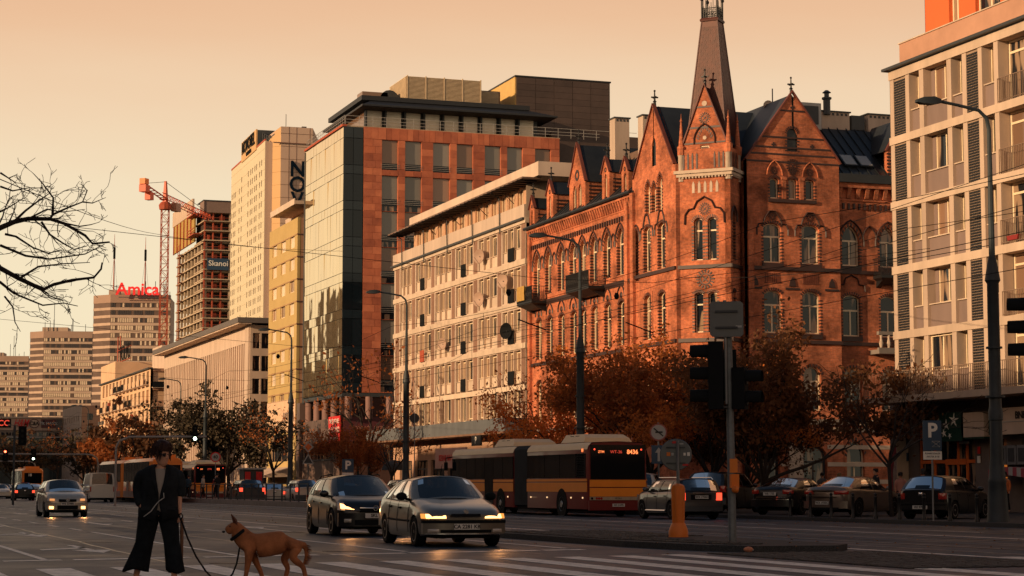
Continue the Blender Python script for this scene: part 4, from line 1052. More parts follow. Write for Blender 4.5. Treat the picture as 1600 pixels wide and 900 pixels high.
for x, y, w, h in ((1.2, 3.8, 1.9, 1.1), (4.4, 3.8, 2.1, 1.1), (9, 3.8, 1.4, 1.1)):
  g2.mb('chimney', MB().box(x, x + w, y, y + .9, 22.6, 22.9 + h), PLASW)
  b = MB().box(x - .08, x + w + .08, y - .08, y + .98, 22.9 + h, 22.98 + h);
  for k in range(int(w / .3)): b.box(x + .1 + k * .3, x + .25 + k * .3, y - .02, y, 22.7 + h, 22.84 + h)
  g2.mb('chimney_cap', b, DGREY)
g2.mb('chimney_pot', MB().lathe([(.22, 23.8), (.22, 24.7), (.3, 24.75), (.3, 24.85), (.15, 24.9), (.15, 25.1), (.28, 25.15), (.1, 25.3)], (1.5, 3.7, 0), 10), DGREY, smooth=30)
g2.mb('roof_fan', MB().box(3.3, 4.2, 3.9, 4.6, 23.0, 23.9), DGREY)
# small gabled dormer at the right end
D2 = Fac(ry, 59.9, 104.4, 0)
D2.mb('dormer_wall', wall_mb(2.4, 19.3, 21.0, .4, [(.85, 1.55, 19.6, 20.9, 'r')]), BRICK); gable(D2, -.1, 2.5, 21.0, 23.2); gable_roof('dormer_roof', D2, -.15, 2.55, 21, 23.1, .3, 4); win(D2, .85, 19.6, .7, 1.3, .15, 'r', .08, True)
b = MB()
for i in range(8): b.box(-.06, .3, -.05, .05, 19.4 + i * .2, 19.5 + i * .2)
D2.mb('dormer_banding', b, BRICKD)
# roof over the corner and left chimneys
part('hip_roof', MB().rings([[(2.6, .8, 18.9), (10, .8, 18.9), (10, 9, 18.9), (2.6, 9, 18.9)], [(5.2, 3, 23), (8, 3, 23), (8, 8, 23), (5.2, 8, 23)]]), ROOF, ry)
for x, y, w, h in ((1.3, 13.1, .9, 2.2), (1.6, 9.2, .8, 1.7)):
  part('chimney', MB().box(x, x + 1.0, y, y + w, 21, 22.6 + h), PLASW, ry); b = MB().box(x - .08, x + 1.08, y - .08, y + w + .08, 22.6 + h, 22.68 + h)
  for k in range(4): b.box(x + .1 + k * .24, x + .22 + k * .24, y - .02, y, 22.4 + h, 22.54 + h)
  part('chimney_cap', b, DGREY, ry)
part('roof_machine', MB().box(8.5, 10, 1.5, 2.6, 22.6, 24.2), LGREY, ry); part('roof_machine_grille', MB().box(8.7, 9.8, 1.46, 1.5, 22.9, 24.0), DGREY, ry)
part('roof_house', MB().box(6.8, 8.4, 2, 4, 22.6, 23.8), PLASW, ry); part('roof_mast', MB().tube([(7, 2, 22.5), (7, 2, 25)], .04), DGREY, ry)
part('roof_dish', MB().lathe([(.02, .1), (.35, 0), (.36, .03)], (6.7, 1.9, 23.9), 14, 'y'), STONE, ry)
# striped ground floor stones
for f, L in ((g1, 6.0), (g2, 4.0)):
  for i in range(9):
    if i % 2: continue
    f.mb('stone_course', MB().box(0, L, -.03, -.0, .35 + i * .5, .35 + i * .5 + .24) if f is g2 else MB().box(1.95, 3.35, -.03, 0, .35 + i * .5, .35 + i * .5 + .24).box(4.95, 6, -.03, 0, .35 + i * .5, .59 + i * .5), STONE)
g1.mb('portal_pilaster', MB().box(2.4, 3.3, -.2, 0, .1, 3.3), STONE); g1.mb('portal_capital', MB().box(2.3, 3.4, -.28, 0, 3.3, 3.45).box(2.35, 3.35, -.24, 0, 3.45, 4.0).box(2.1, 3.6, -.35, 0, 4.0, 4.2), STONE)
# two iron balconies on the long street front and two on the side wing
def balcony(fac, x0, x1, z, d=1.15, stone=False):
  b = MB(); b.box(x0, x1, -d, 0, z - .18, z); b.prism([(-d * .9, z - .18), (0, z - .18), (0, z - .7), (-d * .3, z - .55)], x0 + .2, x0 + .5, 'x'); b.prism([(-d * .9, z - .18), (0, z - .18), (0, z - .7), (-d * .3, z - .55)], x1 - .5, x1 - .2, 'x')
  b.rings([[(x0, -d, z - .18), (x1, -d, z - .18), (x1, 0, z - .18), (x0, 0, z - .18)], [(x0 + .5, -d * .4, z - .5), (x1 - .5, -d * .4, z - .5), (x1 - .5, 0, z - .5), (x0 + .5, 0, z - .5)]])
  fac.mb('balcony_slab', b, IRON)
  r = railing_mb(x1 - x0, 1.0, .1, .014);
  L = x1 - x0
  for k in range(int(L / .4)):
    r.tube([(x0 * 0 + .2 + k * .4 + .12 * math.cos(a), 0, .5 + .2 * math.sin(a)) for a in [i * PI / 4 for i in range(9)]], .018, 4)
  fac.mb('balcony_railing', r, IRON, x0, z, -d)
  for xx in (x0, x1): fac.mb('balcony_railing', MB().box(-.02, .02, 0, d, .96, 1.0).box(-.02, .02, 0, d, .05, .09).add(sum_bars(d)), IRON, xx, z, -d)
def sum_bars(d):
  b = MB()
  for i in range(int(d / .12)): b.box(-.012, .012, i * .12, i * .12 + .02, .05, .98)
  return b
balcony(A, ax(130.9), ax(127.9), 13.75); balcony(A, ax(121.2), ax(117.2), 13.75, 1.2)
balcony(g2, 2.4, 5.2, 13.55, 1.0);
g2.mb('stone_balcony', MB().box(2.1, 5.6, -1.1, 0, 8.9, 9.15).box(2.1, 5.6, -1.1, -.9, 9.15, 9.25).box(2.1, 5.6, -1.1, -.85, 10.0, 10.2), STONEG)
for i in range(7): g2.mb('baluster', MB().lathe([(.07, 9.25), (.13, 9.5), (.06, 9.8), (.1, 10.0)], (2.3 + i * .5, -1.0, 0), 8), STONE, smooth=40)
cl = thing('draped_blanket', 'yellow blanket hung over the iron balcony of the brick building', 'blanket', (45.8, 130.6, 13.8), FX)
b = MB(); rr = []
for k in range(9):
  x = k * .18; w = .04 * math.sin(k * 1.9); rr.append([(x, .06, .2), (x, .05, 1.02), (x, -.05 + w, 1.04), (x, -.07 + w, .6), (x, -.05 + w, .05)])
b.rings(rr, False, False); part('cloth', b, mat('yellow_cloth', (.50, .30, .08), .9, var=.15, scale=4), cl)
# ---------------------------------------------------------------- white post-war apartment slab with dark balconettes
wb = thing('white_apartment_block', 'long cream apartment block with black balcony screens, left of the brick building', 'building', (47, 132.2, 0))
YW = 166.0
Fw = Fac(wb, 47, YW, FX)
def fx(y): return YW - y
part('core_wall', MB().box(.5, 13, .1, 33.8, 0, 20.2), PLASW, wb)
Fw.mb('near_end_wall', MB().box(33.78, 33.8, 0, 13, 0, 22.6), PLAS)
br = mat('brown_brick_strip', (.27, .15, .10), .85, var=.2, scale=3)
lv = [8.3, 11.2, 14.15, 17.1]
strips = [(165.52, 164.39), (160.53, 159.71), (155.03, 154.2), (149.53, 148.76), (144.06, 143.13), (138.41, 137.59), (133.2, 132.3)]
bay = [(164.39, 160.53), (159.71, 155.03), (154.2, 149.53), (148.76, 144.06), (143.13, 138.41), (137.59, 133.2)]
Fw.mb('storey_wall', wall_mb(33.8, 5.8, 20.0, .35, [(fx(a) + .22, fx(c) - .22, z + .12, z + 2.45, None) for a, c in bay for z in [5.95] + lv]), PLASW)
for z in lv + [20.0]:
  Fw.put('floor_band', bx(33.9, .3, .38, WHITEB, 'floor_band'), -.05, z - .38, -.1)
for z in [5.95] + lv:
  for a, c in strips:
    Fw.put('brick_strip', bx(a - c, .05, 2.5, br, 'brick_strip'), fx(a), z, -.025)
balc = {1: 1, 3: 1, 5: 1}
for li, z in enumerate([5.95] + lv):
  for bi, (a, c) in enumerate(bay):
    x0, x1 = fx(a) + .22, fx(c) - .22; w = x1 - x0; t = w / 3
    for k in range(3):
      xx = x0 + k * t + .08; ww = t - .16
      if k == 1:
        tall = bi in balc
        hh = 2.2 if (tall or li == 0) else 1.45
        zz = z + .15 + (2.2 - hh)
        win(Fw, xx - .05, zz, ww + .1, hh, .2, None, .08, True, gm=GLASSC if rnd.random() < .55 else GLASS)
        if hh < 2: Fw.put('parapet_panel', bx(ww + .1, .12, .75, WHITEB, 'parapet_panel'), xx - .05, z + .15, .1); Fw.put('sill', bx(ww + .2, .2, .04, PLAS, 'sill'), xx - .1, zz - .04, .0)
        if tall and li: Fw.put('balcony_screen', bx(1.15 if bi != 5 else 1.3, .05, .95, BLACKM if not (li == 2 and bi == 1) else RUST, 'balcony_screen'), xx + .1, z + .08, -.12)
      else:
        win(Fw, xx, z + .9 if li else z + .3, ww, 1.45 if li else 2.0, .2, None, .07, False, gm=GLASSC if rnd.random() < .45 else GLASS)
        if li: Fw.put('parapet_panel', bx(ww, .12, .75, WHITEB, 'parapet_panel'), xx, z + .13, .1); Fw.put('sill', bx(ww + .06, .18, .04, PLAS, 'sill'), xx - .03, z + .86, .02)
      if k < 2: Fw.put('fin', bx(.13, .3, 2.33, PLAS, 'fin'), x0 + (k + 1) * t - .065, z + .12, -.06)
# attic: parapet, recessed storey, hanging roof slab on struts
Fw.mb('parapet_wall', MB().box(-.1, 33.7, -.12, .15, 20.02, 20.95), PLASW)
Fw.mb('parapet_ledge', MB().box(-.3, 33.75, -.3, 0, 19.86, 20.0), DGREY)
Fw.mb('attic_wall', wall_mb(29.5, 20.3, 22.7, .3, [(1.0 + i * 1.95, 2.2 + i * 1.95, 20.9, 22.4, None) for i in range(14)]), mat('attic_peach', (.62, .36, .22), .85), 4.2, 0, .5)
for i in range(14): win(Fw, 5.2 + i * 1.95, 20.9, 1.2, 1.5, .65, None, .07, True, gm=GLASSC)
Fw.mb('roof_slab', MB().box(4.5, 36.3, .0, 13, 22.62, 23.6), PLASW)
Fw.mb('roof_canopy', MB().box(1.0, 35.5, -.9, .5, 22.48, 22.6), ROOFL)
b = MB()
for i in range(37): b.box(i * .93 + 1.3, i * .93 + 1.38, -1.05, .4, 22.38, 22.47)
Fw.mb('canopy_rafters', b, IRON)
for i in range(5):
  x = 3 + i * 6.4
  Fw.mb('canopy_strut', MB().tube([(x, -.9, 22.4), (x, -.25, 22.0), (x, -.2, 19.4)], .05, 5), IRON); Fw.mb('canopy_brace', MB().tube([(x + 2, -.9, 22.4), (x + .3, 1.6, 20.9)], .035, 4), IRON)
# grey canopy and shop storey
Fw.mb('shop_canopy', MB().box(-3.0, 33.8, -1.6, 0, 5.0, 5.95), GREYP); Fw.mb('canopy_soffit', MB().box(-3.0, 33.8, -1.75, -.1, 4.85, 4.99), mat('rusty_soffit', (.25, .14, .09), .8, var=.3))
Fw.mb('shop_wall', wall_mb(33.8, .1, 4.85, .3, [(2 + i * 4.5, 5.6 + i * 4.5, .2, 3.3, None) for i in range(7)]), mat('peach_stucco', (.60, .36, .24), .85, var=.12))
for i in range(7): win(Fw, 2 + i * 4.5, .2, 3.6, 3.1, .2, None, .08, True, 2.4, fm=DGREY)
def lsign(name, label, cat, y, z, w, h, m, body, tm, ts, X=46.6, extra=None):
  t = thing(name, label, cat, (X, y, z), FX)
  part('panel', MB().box(0, w, 0, .12, 0, h), m, t)
  if body: text('lettering', body, ts, tm, t, (w / 2, -.02, h / 2), (PI / 2, 0, 0), .01, .01)
  return t
lsign('shop_sign', 'pink shop board with small red letters behind the bus front', 'sign', 147.3, 2.55, 7.6, 1.5, mat('pink_board', (.60, .33, .26), .7), 'KEBAB NA WYNOS', REDS, .65, 45.0)
lsign('letter_p_sign', 'small black sign with a white letter P above the bus roof', 'sign', 139.0, 4.1, 2.1, .75, BLACKP, 'P', WHITEP, .7, 45.2)
# satellite dishes
dishm = MB().lathe([(.03, .16), (.25, .1), (.42, 0), (.44, .02), (.27, .13), (.03, .2)], (0, 0, 0), 16, 'y').mesh('dish', mat('dish_paint', (.45, .30, .22), .6), 30)
darkd = MB().lathe([(.03, .16), (.25, .1), (.42, 0), (.44, .02), (.27, .13), (.03, .2)], (0, 0, 0), 16, 'y').mesh('dish', BLACKM, 30)
for (y, z, s, m, l) in ((141.4, 18.2, 1.25, dishm, 'pale round satellite dish under the top row of windows'), (141.5, 15.0, 1.25, dishm, 'greyish satellite dish in the second row of windows from the top'), (136.0, 15.85, 1.2, dishm, 'pink satellite dish high at the right end of the cream block'),
            (135.2, 12.2, 1.35, darkd, 'large dark satellite dish beside the brick building'), (150.6, 12.3, 1.1, dishm, 'small pale satellite dish in the middle of the cream block')):
  t = thing('satellite_dish', l, 'satellite dish', (46.5, y, z), FX + .5, 'satellite dishes on the cream apartment block')
  obj('dish', m, t, scale=(s, s, s)); part('arm', MB().tube([(0, .1, 0), (0, .45, -.1)], .03).tube([(0, 0, -.4 * s), (0, -.35 * s, -.1)], .015), DGREY, t)
# ---------------------------------------------------------------- glass and sandstone office block
gb = thing('glass_office_block', 'mirror glass and red sandstone office block with a black overhanging roof', 'building', (47, 184, 0))
YG = 199.7
P = Fac(gb, 47, YG, FX); L = YG - 184.1
part('core_wall', MB().box(.3, 21.6, .3, 16.2, 9.9, 35.3), DBLUE, gb)
P.mb('mullion_grid', MB().box(0, L, .12, .3, 10, 35.2), DBLUE)
rows = [(34.22, 35.3)]
for k in range(7): t = 34.2 - 3.45 * k; rows += [(t - 2.56, t), (t - 3.43, t - 2.58)]
nc = 13; cw = L / nc
for a, c in rows:
  me = MB().box(.015, cw - .015, 0, .05, .015, c - a - .015).mesh('mirror_pane', MIRROR)
  for k in range(nc):
    o = P.put('mirror_pane', me, k * cw, a, .02)
    o.rotation_euler = (R(rnd.gauss(0, .35)), R(0), FX + R(rnd.gauss(0, .35)))
P.mb('roof_edge', MB().box(-.1, L + .1, -.12, .3, 35.3, 35.5), RUST)
P.mb('corner_fin', MB().box(-.12, 0, -.05, .3, 9.5, 35.2), GREYP)
Q = Fac(gb, 47, 184, 0)
for a, c in rows:
  for k in range(2):
    Q.put('dark_pane', bx(.93, .05, c - a - .03, DGLASS if c - a > 2 else DBLUE, 'dark_pane'), .03 + k * .97, a + .015, .02)
wc = [(3.8, 5.4), (6.1, 7.75), (8.9, 10.6), (11.3, 12.95), (14.15, 15.8), (16.45, 18.05), (19.35, 21.0)]
ops = []
for k in range(7):
  for i, (a, c) in enumerate(wc): t = 34.2 - 3.45 * k; ops.append((a - 2, c - 2, t - 2.9 if not (k >= 1) else t - 3.42, t, None))
Q.mb('stone_wall', wall_mb(19.9, 10, 35.35, .35, ops), SAND2, 2.0, 0, .02)
pan = {}
def stone(x, z, w, h):
  k = (round(w, 2), round(h, 2), rnd.randrange(2))
  if k not in pan: pan[k] = MB().box(.012, w - .012, 0, .035, .012, h - .012).mesh('stone_panel', [SAND, SAND2][k[2]])
  o = Q.put('stone_panel', pan[k], x, z, rnd.uniform(-.018, -.008))
piers = [(2.0, 3.8), (5.4, 6.1), (7.75, 8.9), (10.6, 11.3), (12.95, 14.15), (15.8, 16.45), (18.05, 19.35), (21.0, 21.9)]
for i, (a, c) in enumerate(piers):
  zlo = 12 if i == 0 else 20 + i * 1.0
  z = 34.2
  while z > zlo:
    if i == 0:
      s = .9 + (.25 if int(z * 10) % 2 else 0); stone(a, z - .69, s, .69); stone(a + s, z - .69, c - a - s, .69)
    else: stone(a, z - .69, c - a, .69)
    z -= .69
x = 2.0
while x < 21.5: w = min(rnd.choice([.8, .55, .7]), 21.9 - x); stone(x, 34.22, w, 1.1); x += w
for i, (a, c) in enumerate(wc):
  stone(a, 30.77, (c - a) / 2, .5); stone((a + c) / 2, 30.77, (c - a) / 2, .5)
rl_ = MB()
for z in (0, .17, .34): rl_.box(-.1, 1.75, -.02, .02, z, z + .03)
rlm = rl_.mesh('window_rail', STEEL)
for k in range(7):
  t = 34.2 - 3.45 * k
  for i, (a, c) in enumerate(wc):
    if i > 0 and t < 18 + i: continue
    Q.put('window_pane', bx(c - a, .04, 2.2, BLIND if (k + i) % 3 else GLASSC, 'window_pane'), a, t - 2.22, .25)
    Q.put('window_pane', bx(c - a, .04, .65, DGLASS, 'window_pane'), a, t - 2.9, .27)
    if k >= 1: Q.put('window_pane', bx(c - a, .04, .5, GLASS, 'window_pane'), a, t - 3.42, .25)
    Q.put('window_rail', rlm, a, t - 2.75, -.04)
# terrace, recessed storey and black roof
rail = MB()
for z in (.3, .6, .95): rail.box(0, 26, -.015, .015, z, z + .035)
for i in range(20): rail.box(i * 1.35, i * 1.35 + .04, -.02, .02, 0, .98)
Q.mb('terrace_railing', rail, STEEL, .2, 35.4, .15); P.mb('terrace_railing', MB().add(rail, Matrix.Diagonal((.6, 1, 1, 1))), STEEL, 0, 35.4, .15)
Q.mb('terrace_floor', MB().box(0, 22, .1, 16, 35.3, 35.42), CONC)
Q.mb('top_storey', MB().box(2.7, 20.4, 2.3, 14, 35.4, 37.9), DGREY)
for i in range(9):
  x = 2.85 + i * 1.95
  Q.put('window_pane', bx(1.5, .04, 2.0, mat('bright_blind_pane', (.72, .60, .44), .3, spec=1), 'window_pane'), x, 35.6, 2.2)
  Q.mb('black_column', MB().box(x - .28, x - .12, 1.6, 2.2, 35.4, 38), BLACKP)
Q.mb('top_storey_side', MB().box(2.65, 2.7, 2.4, 14, 35.6, 37.6), GLASSC)
b = MB(); b.rings([[(1.9, .0, 37.55), (21.6, .0, 37.55), (21.6, 15.6, 37.55), (1.9, 15.6, 37.55)], [(3.2, 1.9, 38.3), (19.3, 1.9, 38.3), (19.3, 14, 38.3), (3.2, 14, 38.3)]])
b.box(1.8, 21.7, -.1, 15.7, 37.4, 37.56); b.box(2.2, 19.4, 1.7, 15, 38.3, 38.75)
Q.mb('black_roof', b, mat('black_roof_sheet', (.018, .020, .024), .5, var=.1)); Q.mb('roof_soffit', MB().box(1.8, 21.6, 0, 15.6, 37.36, 37.4), DSOFF)
b = MB()
for k in range(22): z = 38.7 + k * .125; b.box(7.4, 15.1, 4.0, 4.1, z, z + .075); b.box(7.3, 7.4, 4.0, 10, z, z + .075)
for k in range(5): b.box(7.4 + k * 1.9, 7.5 + k * 1.9, 3.97, 4.15, 38.6, 41.5)
Q.mb('louvre_slats', b, TIMBER)
Q.mb('plant_room', MB().box(7.45, 15.0, 4.12, 10, 38.6, 41.4), ROOFL)
b = MB()
for k in range(17): z = 38.7 + k * .125; b.box(15.2, 17.6, 6, 6.1, z, z + .075)
Q.mb('louvre_slats', b, TIMBER); Q.mb('plant_room', MB().box(15.2, 17.8, 6.1, 12, 38.6, 40.9), ROOFL)
Q.mb('barrel_roof', MB().lathe([(1.0, 0), (1.0, 5)], (6.2, 6, 39.3), 16, 'y'), DGREY, smooth=40)
Q.mb('roof_glass_wall', MB().box(3.4, 6, 6, 8, 38.5, 40.0), GLASSC)
CT = Fac(gb, 66.0, 189, 0)
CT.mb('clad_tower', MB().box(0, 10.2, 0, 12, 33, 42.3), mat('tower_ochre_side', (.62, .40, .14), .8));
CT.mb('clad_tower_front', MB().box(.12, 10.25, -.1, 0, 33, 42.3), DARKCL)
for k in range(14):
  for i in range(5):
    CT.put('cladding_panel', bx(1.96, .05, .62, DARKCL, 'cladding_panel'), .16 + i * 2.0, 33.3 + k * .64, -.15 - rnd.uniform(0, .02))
CT.mb('clad_parapet', MB().box(-.05, 10.35, -.2, 12, 42.3, 42.45), BLACKP)
CT.mb('clad_annex', MB().box(2.8, 16, -3, 8, 22, 36.3), DARKCL)
CT.mb('annex_railing', MB().box(2.8, 12, -3, -2.97, 36.7, 36.74), STEEL)
CT.mb('roof_vent', MB().box(1.0, 1.7, -.14, 0, 38.7, 39.9), DGREY)
# lower storeys under the glass
P.mb('soffit_slab', MB().box(-.1, L + .2, 0, 16, 9.6, 9.95), DGREY)
P.mb('loggia_back', MB().box(0, L, 1.6, 1.8, .1, 9.6), BLACKM)
for i in range(5): P.mb('round_column', MB().lathe([(.42, 7.6), (.42, 9.6)], (.8 + i * 3.5, .5, 0), 14), mat('pink_column', (.24, .13, .11), .7, var=.15), smooth=40)
gst = mat('brown_granite', (.15, .10, .085), .35, var=.2, scale=1)
for i in range(8): P.put('fascia_panel', bx(1.93, .3, 2.3, gst, 'fascia_panel'), i * 1.95, 5.35, .0)
for i in range(9): P.put('shop_window', bx(1.66, .1, 1.45, GLASS, 'shop_window'), .1 + i * 1.73, 3.8, .05)
P.mb('shop_plinth', MB().box(0, L, 0, .5, .1, 3.7), gst); P.mb('band', MB().box(0, L, -.1, .3, 3.66, 3.8), DGREY)
Q.mb('lower_front', MB().box(0, 22, .1, .5, .1, 9.6), mat('dark_brick_base', (.09, .04, .03), .8, var=.2));
for i in range(4): Q.put('shop_window', bx(2.6, .1, 2.2, GLASS, 'shop_window'), .4 + i * 3.2, 3.3, .02)
for i in range(5): Q.mb('round_column', MB().lathe([(.35, 7.5), (.35, 9.6)], (.6 + i * 2, -.3, 0), 12), mat('pink_column', (.3, .15, .12)), smooth=40)
P.mb('side_pier', MB().box(-1.4, -.05, -.3, 3, 0, 9.6), gst)
t = thing('red_banner', 'bright red advertising board with white lines on the granite band under the glass', 'sign', (46.9, 188.3, 5.3), FX)
part('panel', MB().box(0, 4.4, -.05, .05, 0, 2.5), REDS, t)
for z, s_, w_ in ((2.0, .62, 'TWÓJ BIZNES'), (1.2, .75, 'A TU BIURO'), (.4, .4, 'DO WYNAJĘCIA')): text('lettering', w_, s_, WHITEP, t, (2.2, -.07, z), (PI / 2, 0, 0), .01)
t = thing('dark_red_banner', 'dark brown red board with faint lettering on the end wall round the corner', 'sign', (47.2, 183.9, 5.4), 0)
part('panel', MB().box(0, 7.5, -.05, .05, 0, 2.3), REDDK, t); text('lettering', 'TWÓJ BIZNES', .6, mat('dull_lettering', (.45, .2, .15), .8), t, (3.0, -.07, 1.2), (PI / 2, 0, 0), .01)
# ---------------------------------------------------------------- yellow and salmon office slab
yb = thing('yellow_office_slab', 'yellow and salmon rendered slab with rows of white curtained windows, left of the mirror glass', 'building', (47, 202.8, 0))
Y1 = 216.3
Fy = Fac(yb, 47, Y1, FX); Ly = Y1 - 202.8
part('core_wall', MB().box(.3, 12, .0, Ly, 0, 28.9), PINKR, yb)
zs = [26.1 - 2.32 * 1.0 * k for k in range(0)]
b = wall_mb(Ly, .1, 28.95, .3, [(x, x + 2.2, z, z + 1.35, None) for x in (1.6, 5.8, 10.0) for z in [25.95 - 2.33 * k for k in range(8)]] + [(1.2, 12.3, 3.8, 6.6, None)])
Fy.mb('front_wall', b, CREAMY)
for x in (1.6, 5.8, 10.0):
  for k in range(8): win(Fy, x, 25.95 - 2.33 * k, 2.2, 1.35, .12, None, .1, True, gm=mat('white_curtain_pane', (.75, .62, .48), .4, var=.15, spec=.9) if (k + int(x)) % 4 else GLASSC)
for k in range(9):
  z = 27.75 - 2.33 * k
  Fy.put('floor_band', bx(Ly + .02, .06, .12, mat('ochre_trim', (.40, .24, .12), .8), 'floor_band'), -.01, z - .6, -.05)
for k in range(9):
  z = 27.2 - 2.33 * k; part('end_joint', MB().box(-.02, 4, -.05, 0, z - .1, z + .04), mat('brown_joint', (.12, .06, .05), .8), yb)
Fy.mb('lower_panel', MB().box(0, Ly + .01, -.06, 0, 6.8, 10.2), mat('peach_panel', (.70, .46, .30), .8)); Fy.mb('shopfront', MB().box(1.2, 12.3, .15, .2, 3.8, 6.6), GLASS)
Fy.mb('shop_grid', sum([], start=None) if False else MB().box(1.2, 12.3, .05, .15, 5.2, 5.3).box(4.8, 4.9, .05, .15, 3.8, 6.6).box(8.5, 8.6, .05, .15, 3.8, 6.6), DGREY)
Fy.mb('shop_awning', MB().prism([(-3, 2.3), (0, 3.2), (0, 2.2), (-3, 2.1)], 1, 12.5, 'x'), PLASW)
text('wall_lettering', 'APTEKA', 1.5, mat('grey_letters', (.3, .22, .18), .8), yb, (-.1, 3.0, 8.3), (PI / 2, 0, FX), .03, .01)
part('roof_canopy', MB().box(-.9, 4, -2.7, 8.7, 29.95, 30.3).box(-1.0, -.9, -2.7, 8.7, 29.9, 30.5), PLASW, yb)
part('attic', MB().box(1.4, 10, 3, 12, 28.9, 30.2), PLAS, yb)
# ---------------------------------------------------------------- store with tall white pillars
pb = thing('pillared_store', 'long low pinkish hall faced with close tall white pillars under a flat grey roof', 'building', (47, 226, 0))
Yp = 285.0
Fp = Fac(pb, 47, Yp, FX); Lp = Yp - 226.2
part('core_wall', MB().box(.6, 26, .3, 59, 0, 19.2), mat('pink_infill', (.42, .24, .17), .85, var=.1), pb)
Fp.mb('upper_wall', MB().box(0, Lp, 0, .6, 17.6, 19.6), PLASW); Fp.mb('recess_wall', MB().box(0, Lp, .3, .65, .1, 17.6), mat('pink_infill2', (.50, .30, .21), .85, var=.12, scale=.3))
me = MB().box(0, .5, 0, .35, 0, 16).mesh('pillar', PLASW)
for i in range(44): Fp.put('pillar', me, .3 + i * (Lp - 3) / 44, 1.6, 0)
Fp.mb('roof_slab', MB().box(-.5, Lp + 1, -1.6, 26, 19.7, 20.3), mat('grey_roof_edge', (.15, .13, .12), .7)); Fp.mb('roof_soffit', MB().box(-.5, Lp + .9, -1.5, 0, 19.55, 19.7), PLAS)
Fp.mb('end_pier', MB().box(Lp - 2.2, Lp, -.15, .3, 0, 19.5), PLASW)
Qp = Fac(pb, 47, 226, 0)
b = wall_mb(20, .1, 19.5, .3, [(.3 + i * 1.02, 1.12 + i * 1.02, 18.6 - 2.6 * k - 1.75, 18.6 - 2.6 * k, None) for i in range(6) for k in range(7)]); Qp.mb('end_wall', b, PLAS)
for i in range(6):
  for k in range(7): Qp.put('window_pane', bx(.82, .04, 1.75, GLASS, 'window_pane'), .3 + i * 1.02, 18.6 - 2.6 * k - 1.75, .2)
# ---------------------------------------------------------------- peach block crowded with balconies
bb = thing('balcony_block', 'peach coloured block crowded with small balconies and clutter, left of the pillared hall', 'building', (47, 297, 0))
Yb = 350.5
Fb = Fac(bb, 47, Yb, FX); Lb = Yb - 297
PEACH = mat('peach_render', (.72, .47, .29), .85, var=.12, scale=.4)
part('core_wall', MB().box(.3, 14, .2, Lb, 0, 18.4), PEACH, bb)
part('attic_block', MB().box(.0, 12, 36.5, 53.6, 18.4, 21.6), PEACH, bb); part('roof_boxes', MB().box(4, 9, 2, 20, 18.4, 22.4).box(5, 10, 21, 30, 18.4, 23.4), PLASW, bb)
fl = [2.4 + 2.75 * k for k in range(6)]
cols_ = [3 + i * 3.95 for i in range(13)]
Fb.mb('street_wall', wall_mb(Lb, .1, 18.5, .3, [(x - .5, x + 1.6, z, z + 2.0, None) for x in cols_ for z in fl]), PEACH)
bp = MB().box(0, 2.6, -.9, 0, 0, .12).mesh('balcony_slab', PLAS)
br_ = MB().box(0, 2.6, -.92, -.87, .1, .9).mesh('balcony_front', PEACH); br2 = railing_mb(2.6, .95, .15).mesh('balcony_bars', IRON)
br3 = MB().box(0, 2.6, -.92, -.87, .1, .9).mesh('balcony_front', BLACKM)
for i, x in enumerate(cols_):
  for j, z in enumerate(fl):
    Fb.put('window_pane', bx(2.1, .04, 2.0, GLASS if rnd.random() < .6 else GLASSC, 'window_pane'), x - .5, z, .2)
    if j == 5 and i < 4: continue
    Fb.put('balcony_slab', bp, x - .7, z - .12)
    q = rnd.random()
    if q < .4: Fb.put('balcony_front', br_, x - .7, z - .1)
    elif q < .55: Fb.put('balcony_front', br3, x - .7, z - .1)
    else: Fb.put('balcony_bars', br2, x - .7, z, -.9)
    if rnd.random() < .45: Fb.put('balcony_clutter', bx(rnd.choice([.5, .8]), .4, rnd.choice([.9, 1.5]), rnd.choice([BLACKM, GREYP, PLASW, RUST]), 'balcony_clutter'), x + rnd.uniform(-.6, .8), z, -.75)
Fb.mb('cornice', MB().box(0, Lb + .3, -.4, .3, 18.4, 18.6), DGREY)
Qb = Fac(bb, 47, 297, 0)
Qb.mb('end_wall', wall_mb(9, .1, 18.5, .3, [(.35, 2.55, z, z + 1.9, None) for z in fl]), PINKR)
for k, z in enumerate(fl):
  win(Qb, .35, z, 2.2, 1.9, .2, None, .1, True, gm=GLASS)
  Qb.mb('balcony_front', MB().box(.2, 3.2, -1.0, -.95, z - .5, z + .35), BLACKM if k == 5 else PINKR); Qb.mb('balcony_slab', MB().box(.2, 3.2, -1, 0, z - .55, z - .45), PLAS)
t = thing('roof_letter_sign', 'old rooftop sign frame with dark letters above the balcony block', 'sign', (49, 334, 21.6))
part('frame', MB().box(-.1, .1, -4, 12, .4, .5).box(-.1, .1, -4, 12, 2.4, 2.5).tube([(0, 11, 0), (0, 11, 4.8), (0, 8, 4.8), (0, 8, 0)], .1, 4), RUST, t)
text('lettering', 'VOLVO', 3.6, BLACKM, t, (-.1, 2, 1.6), (PI / 2, 0, FX), .05)
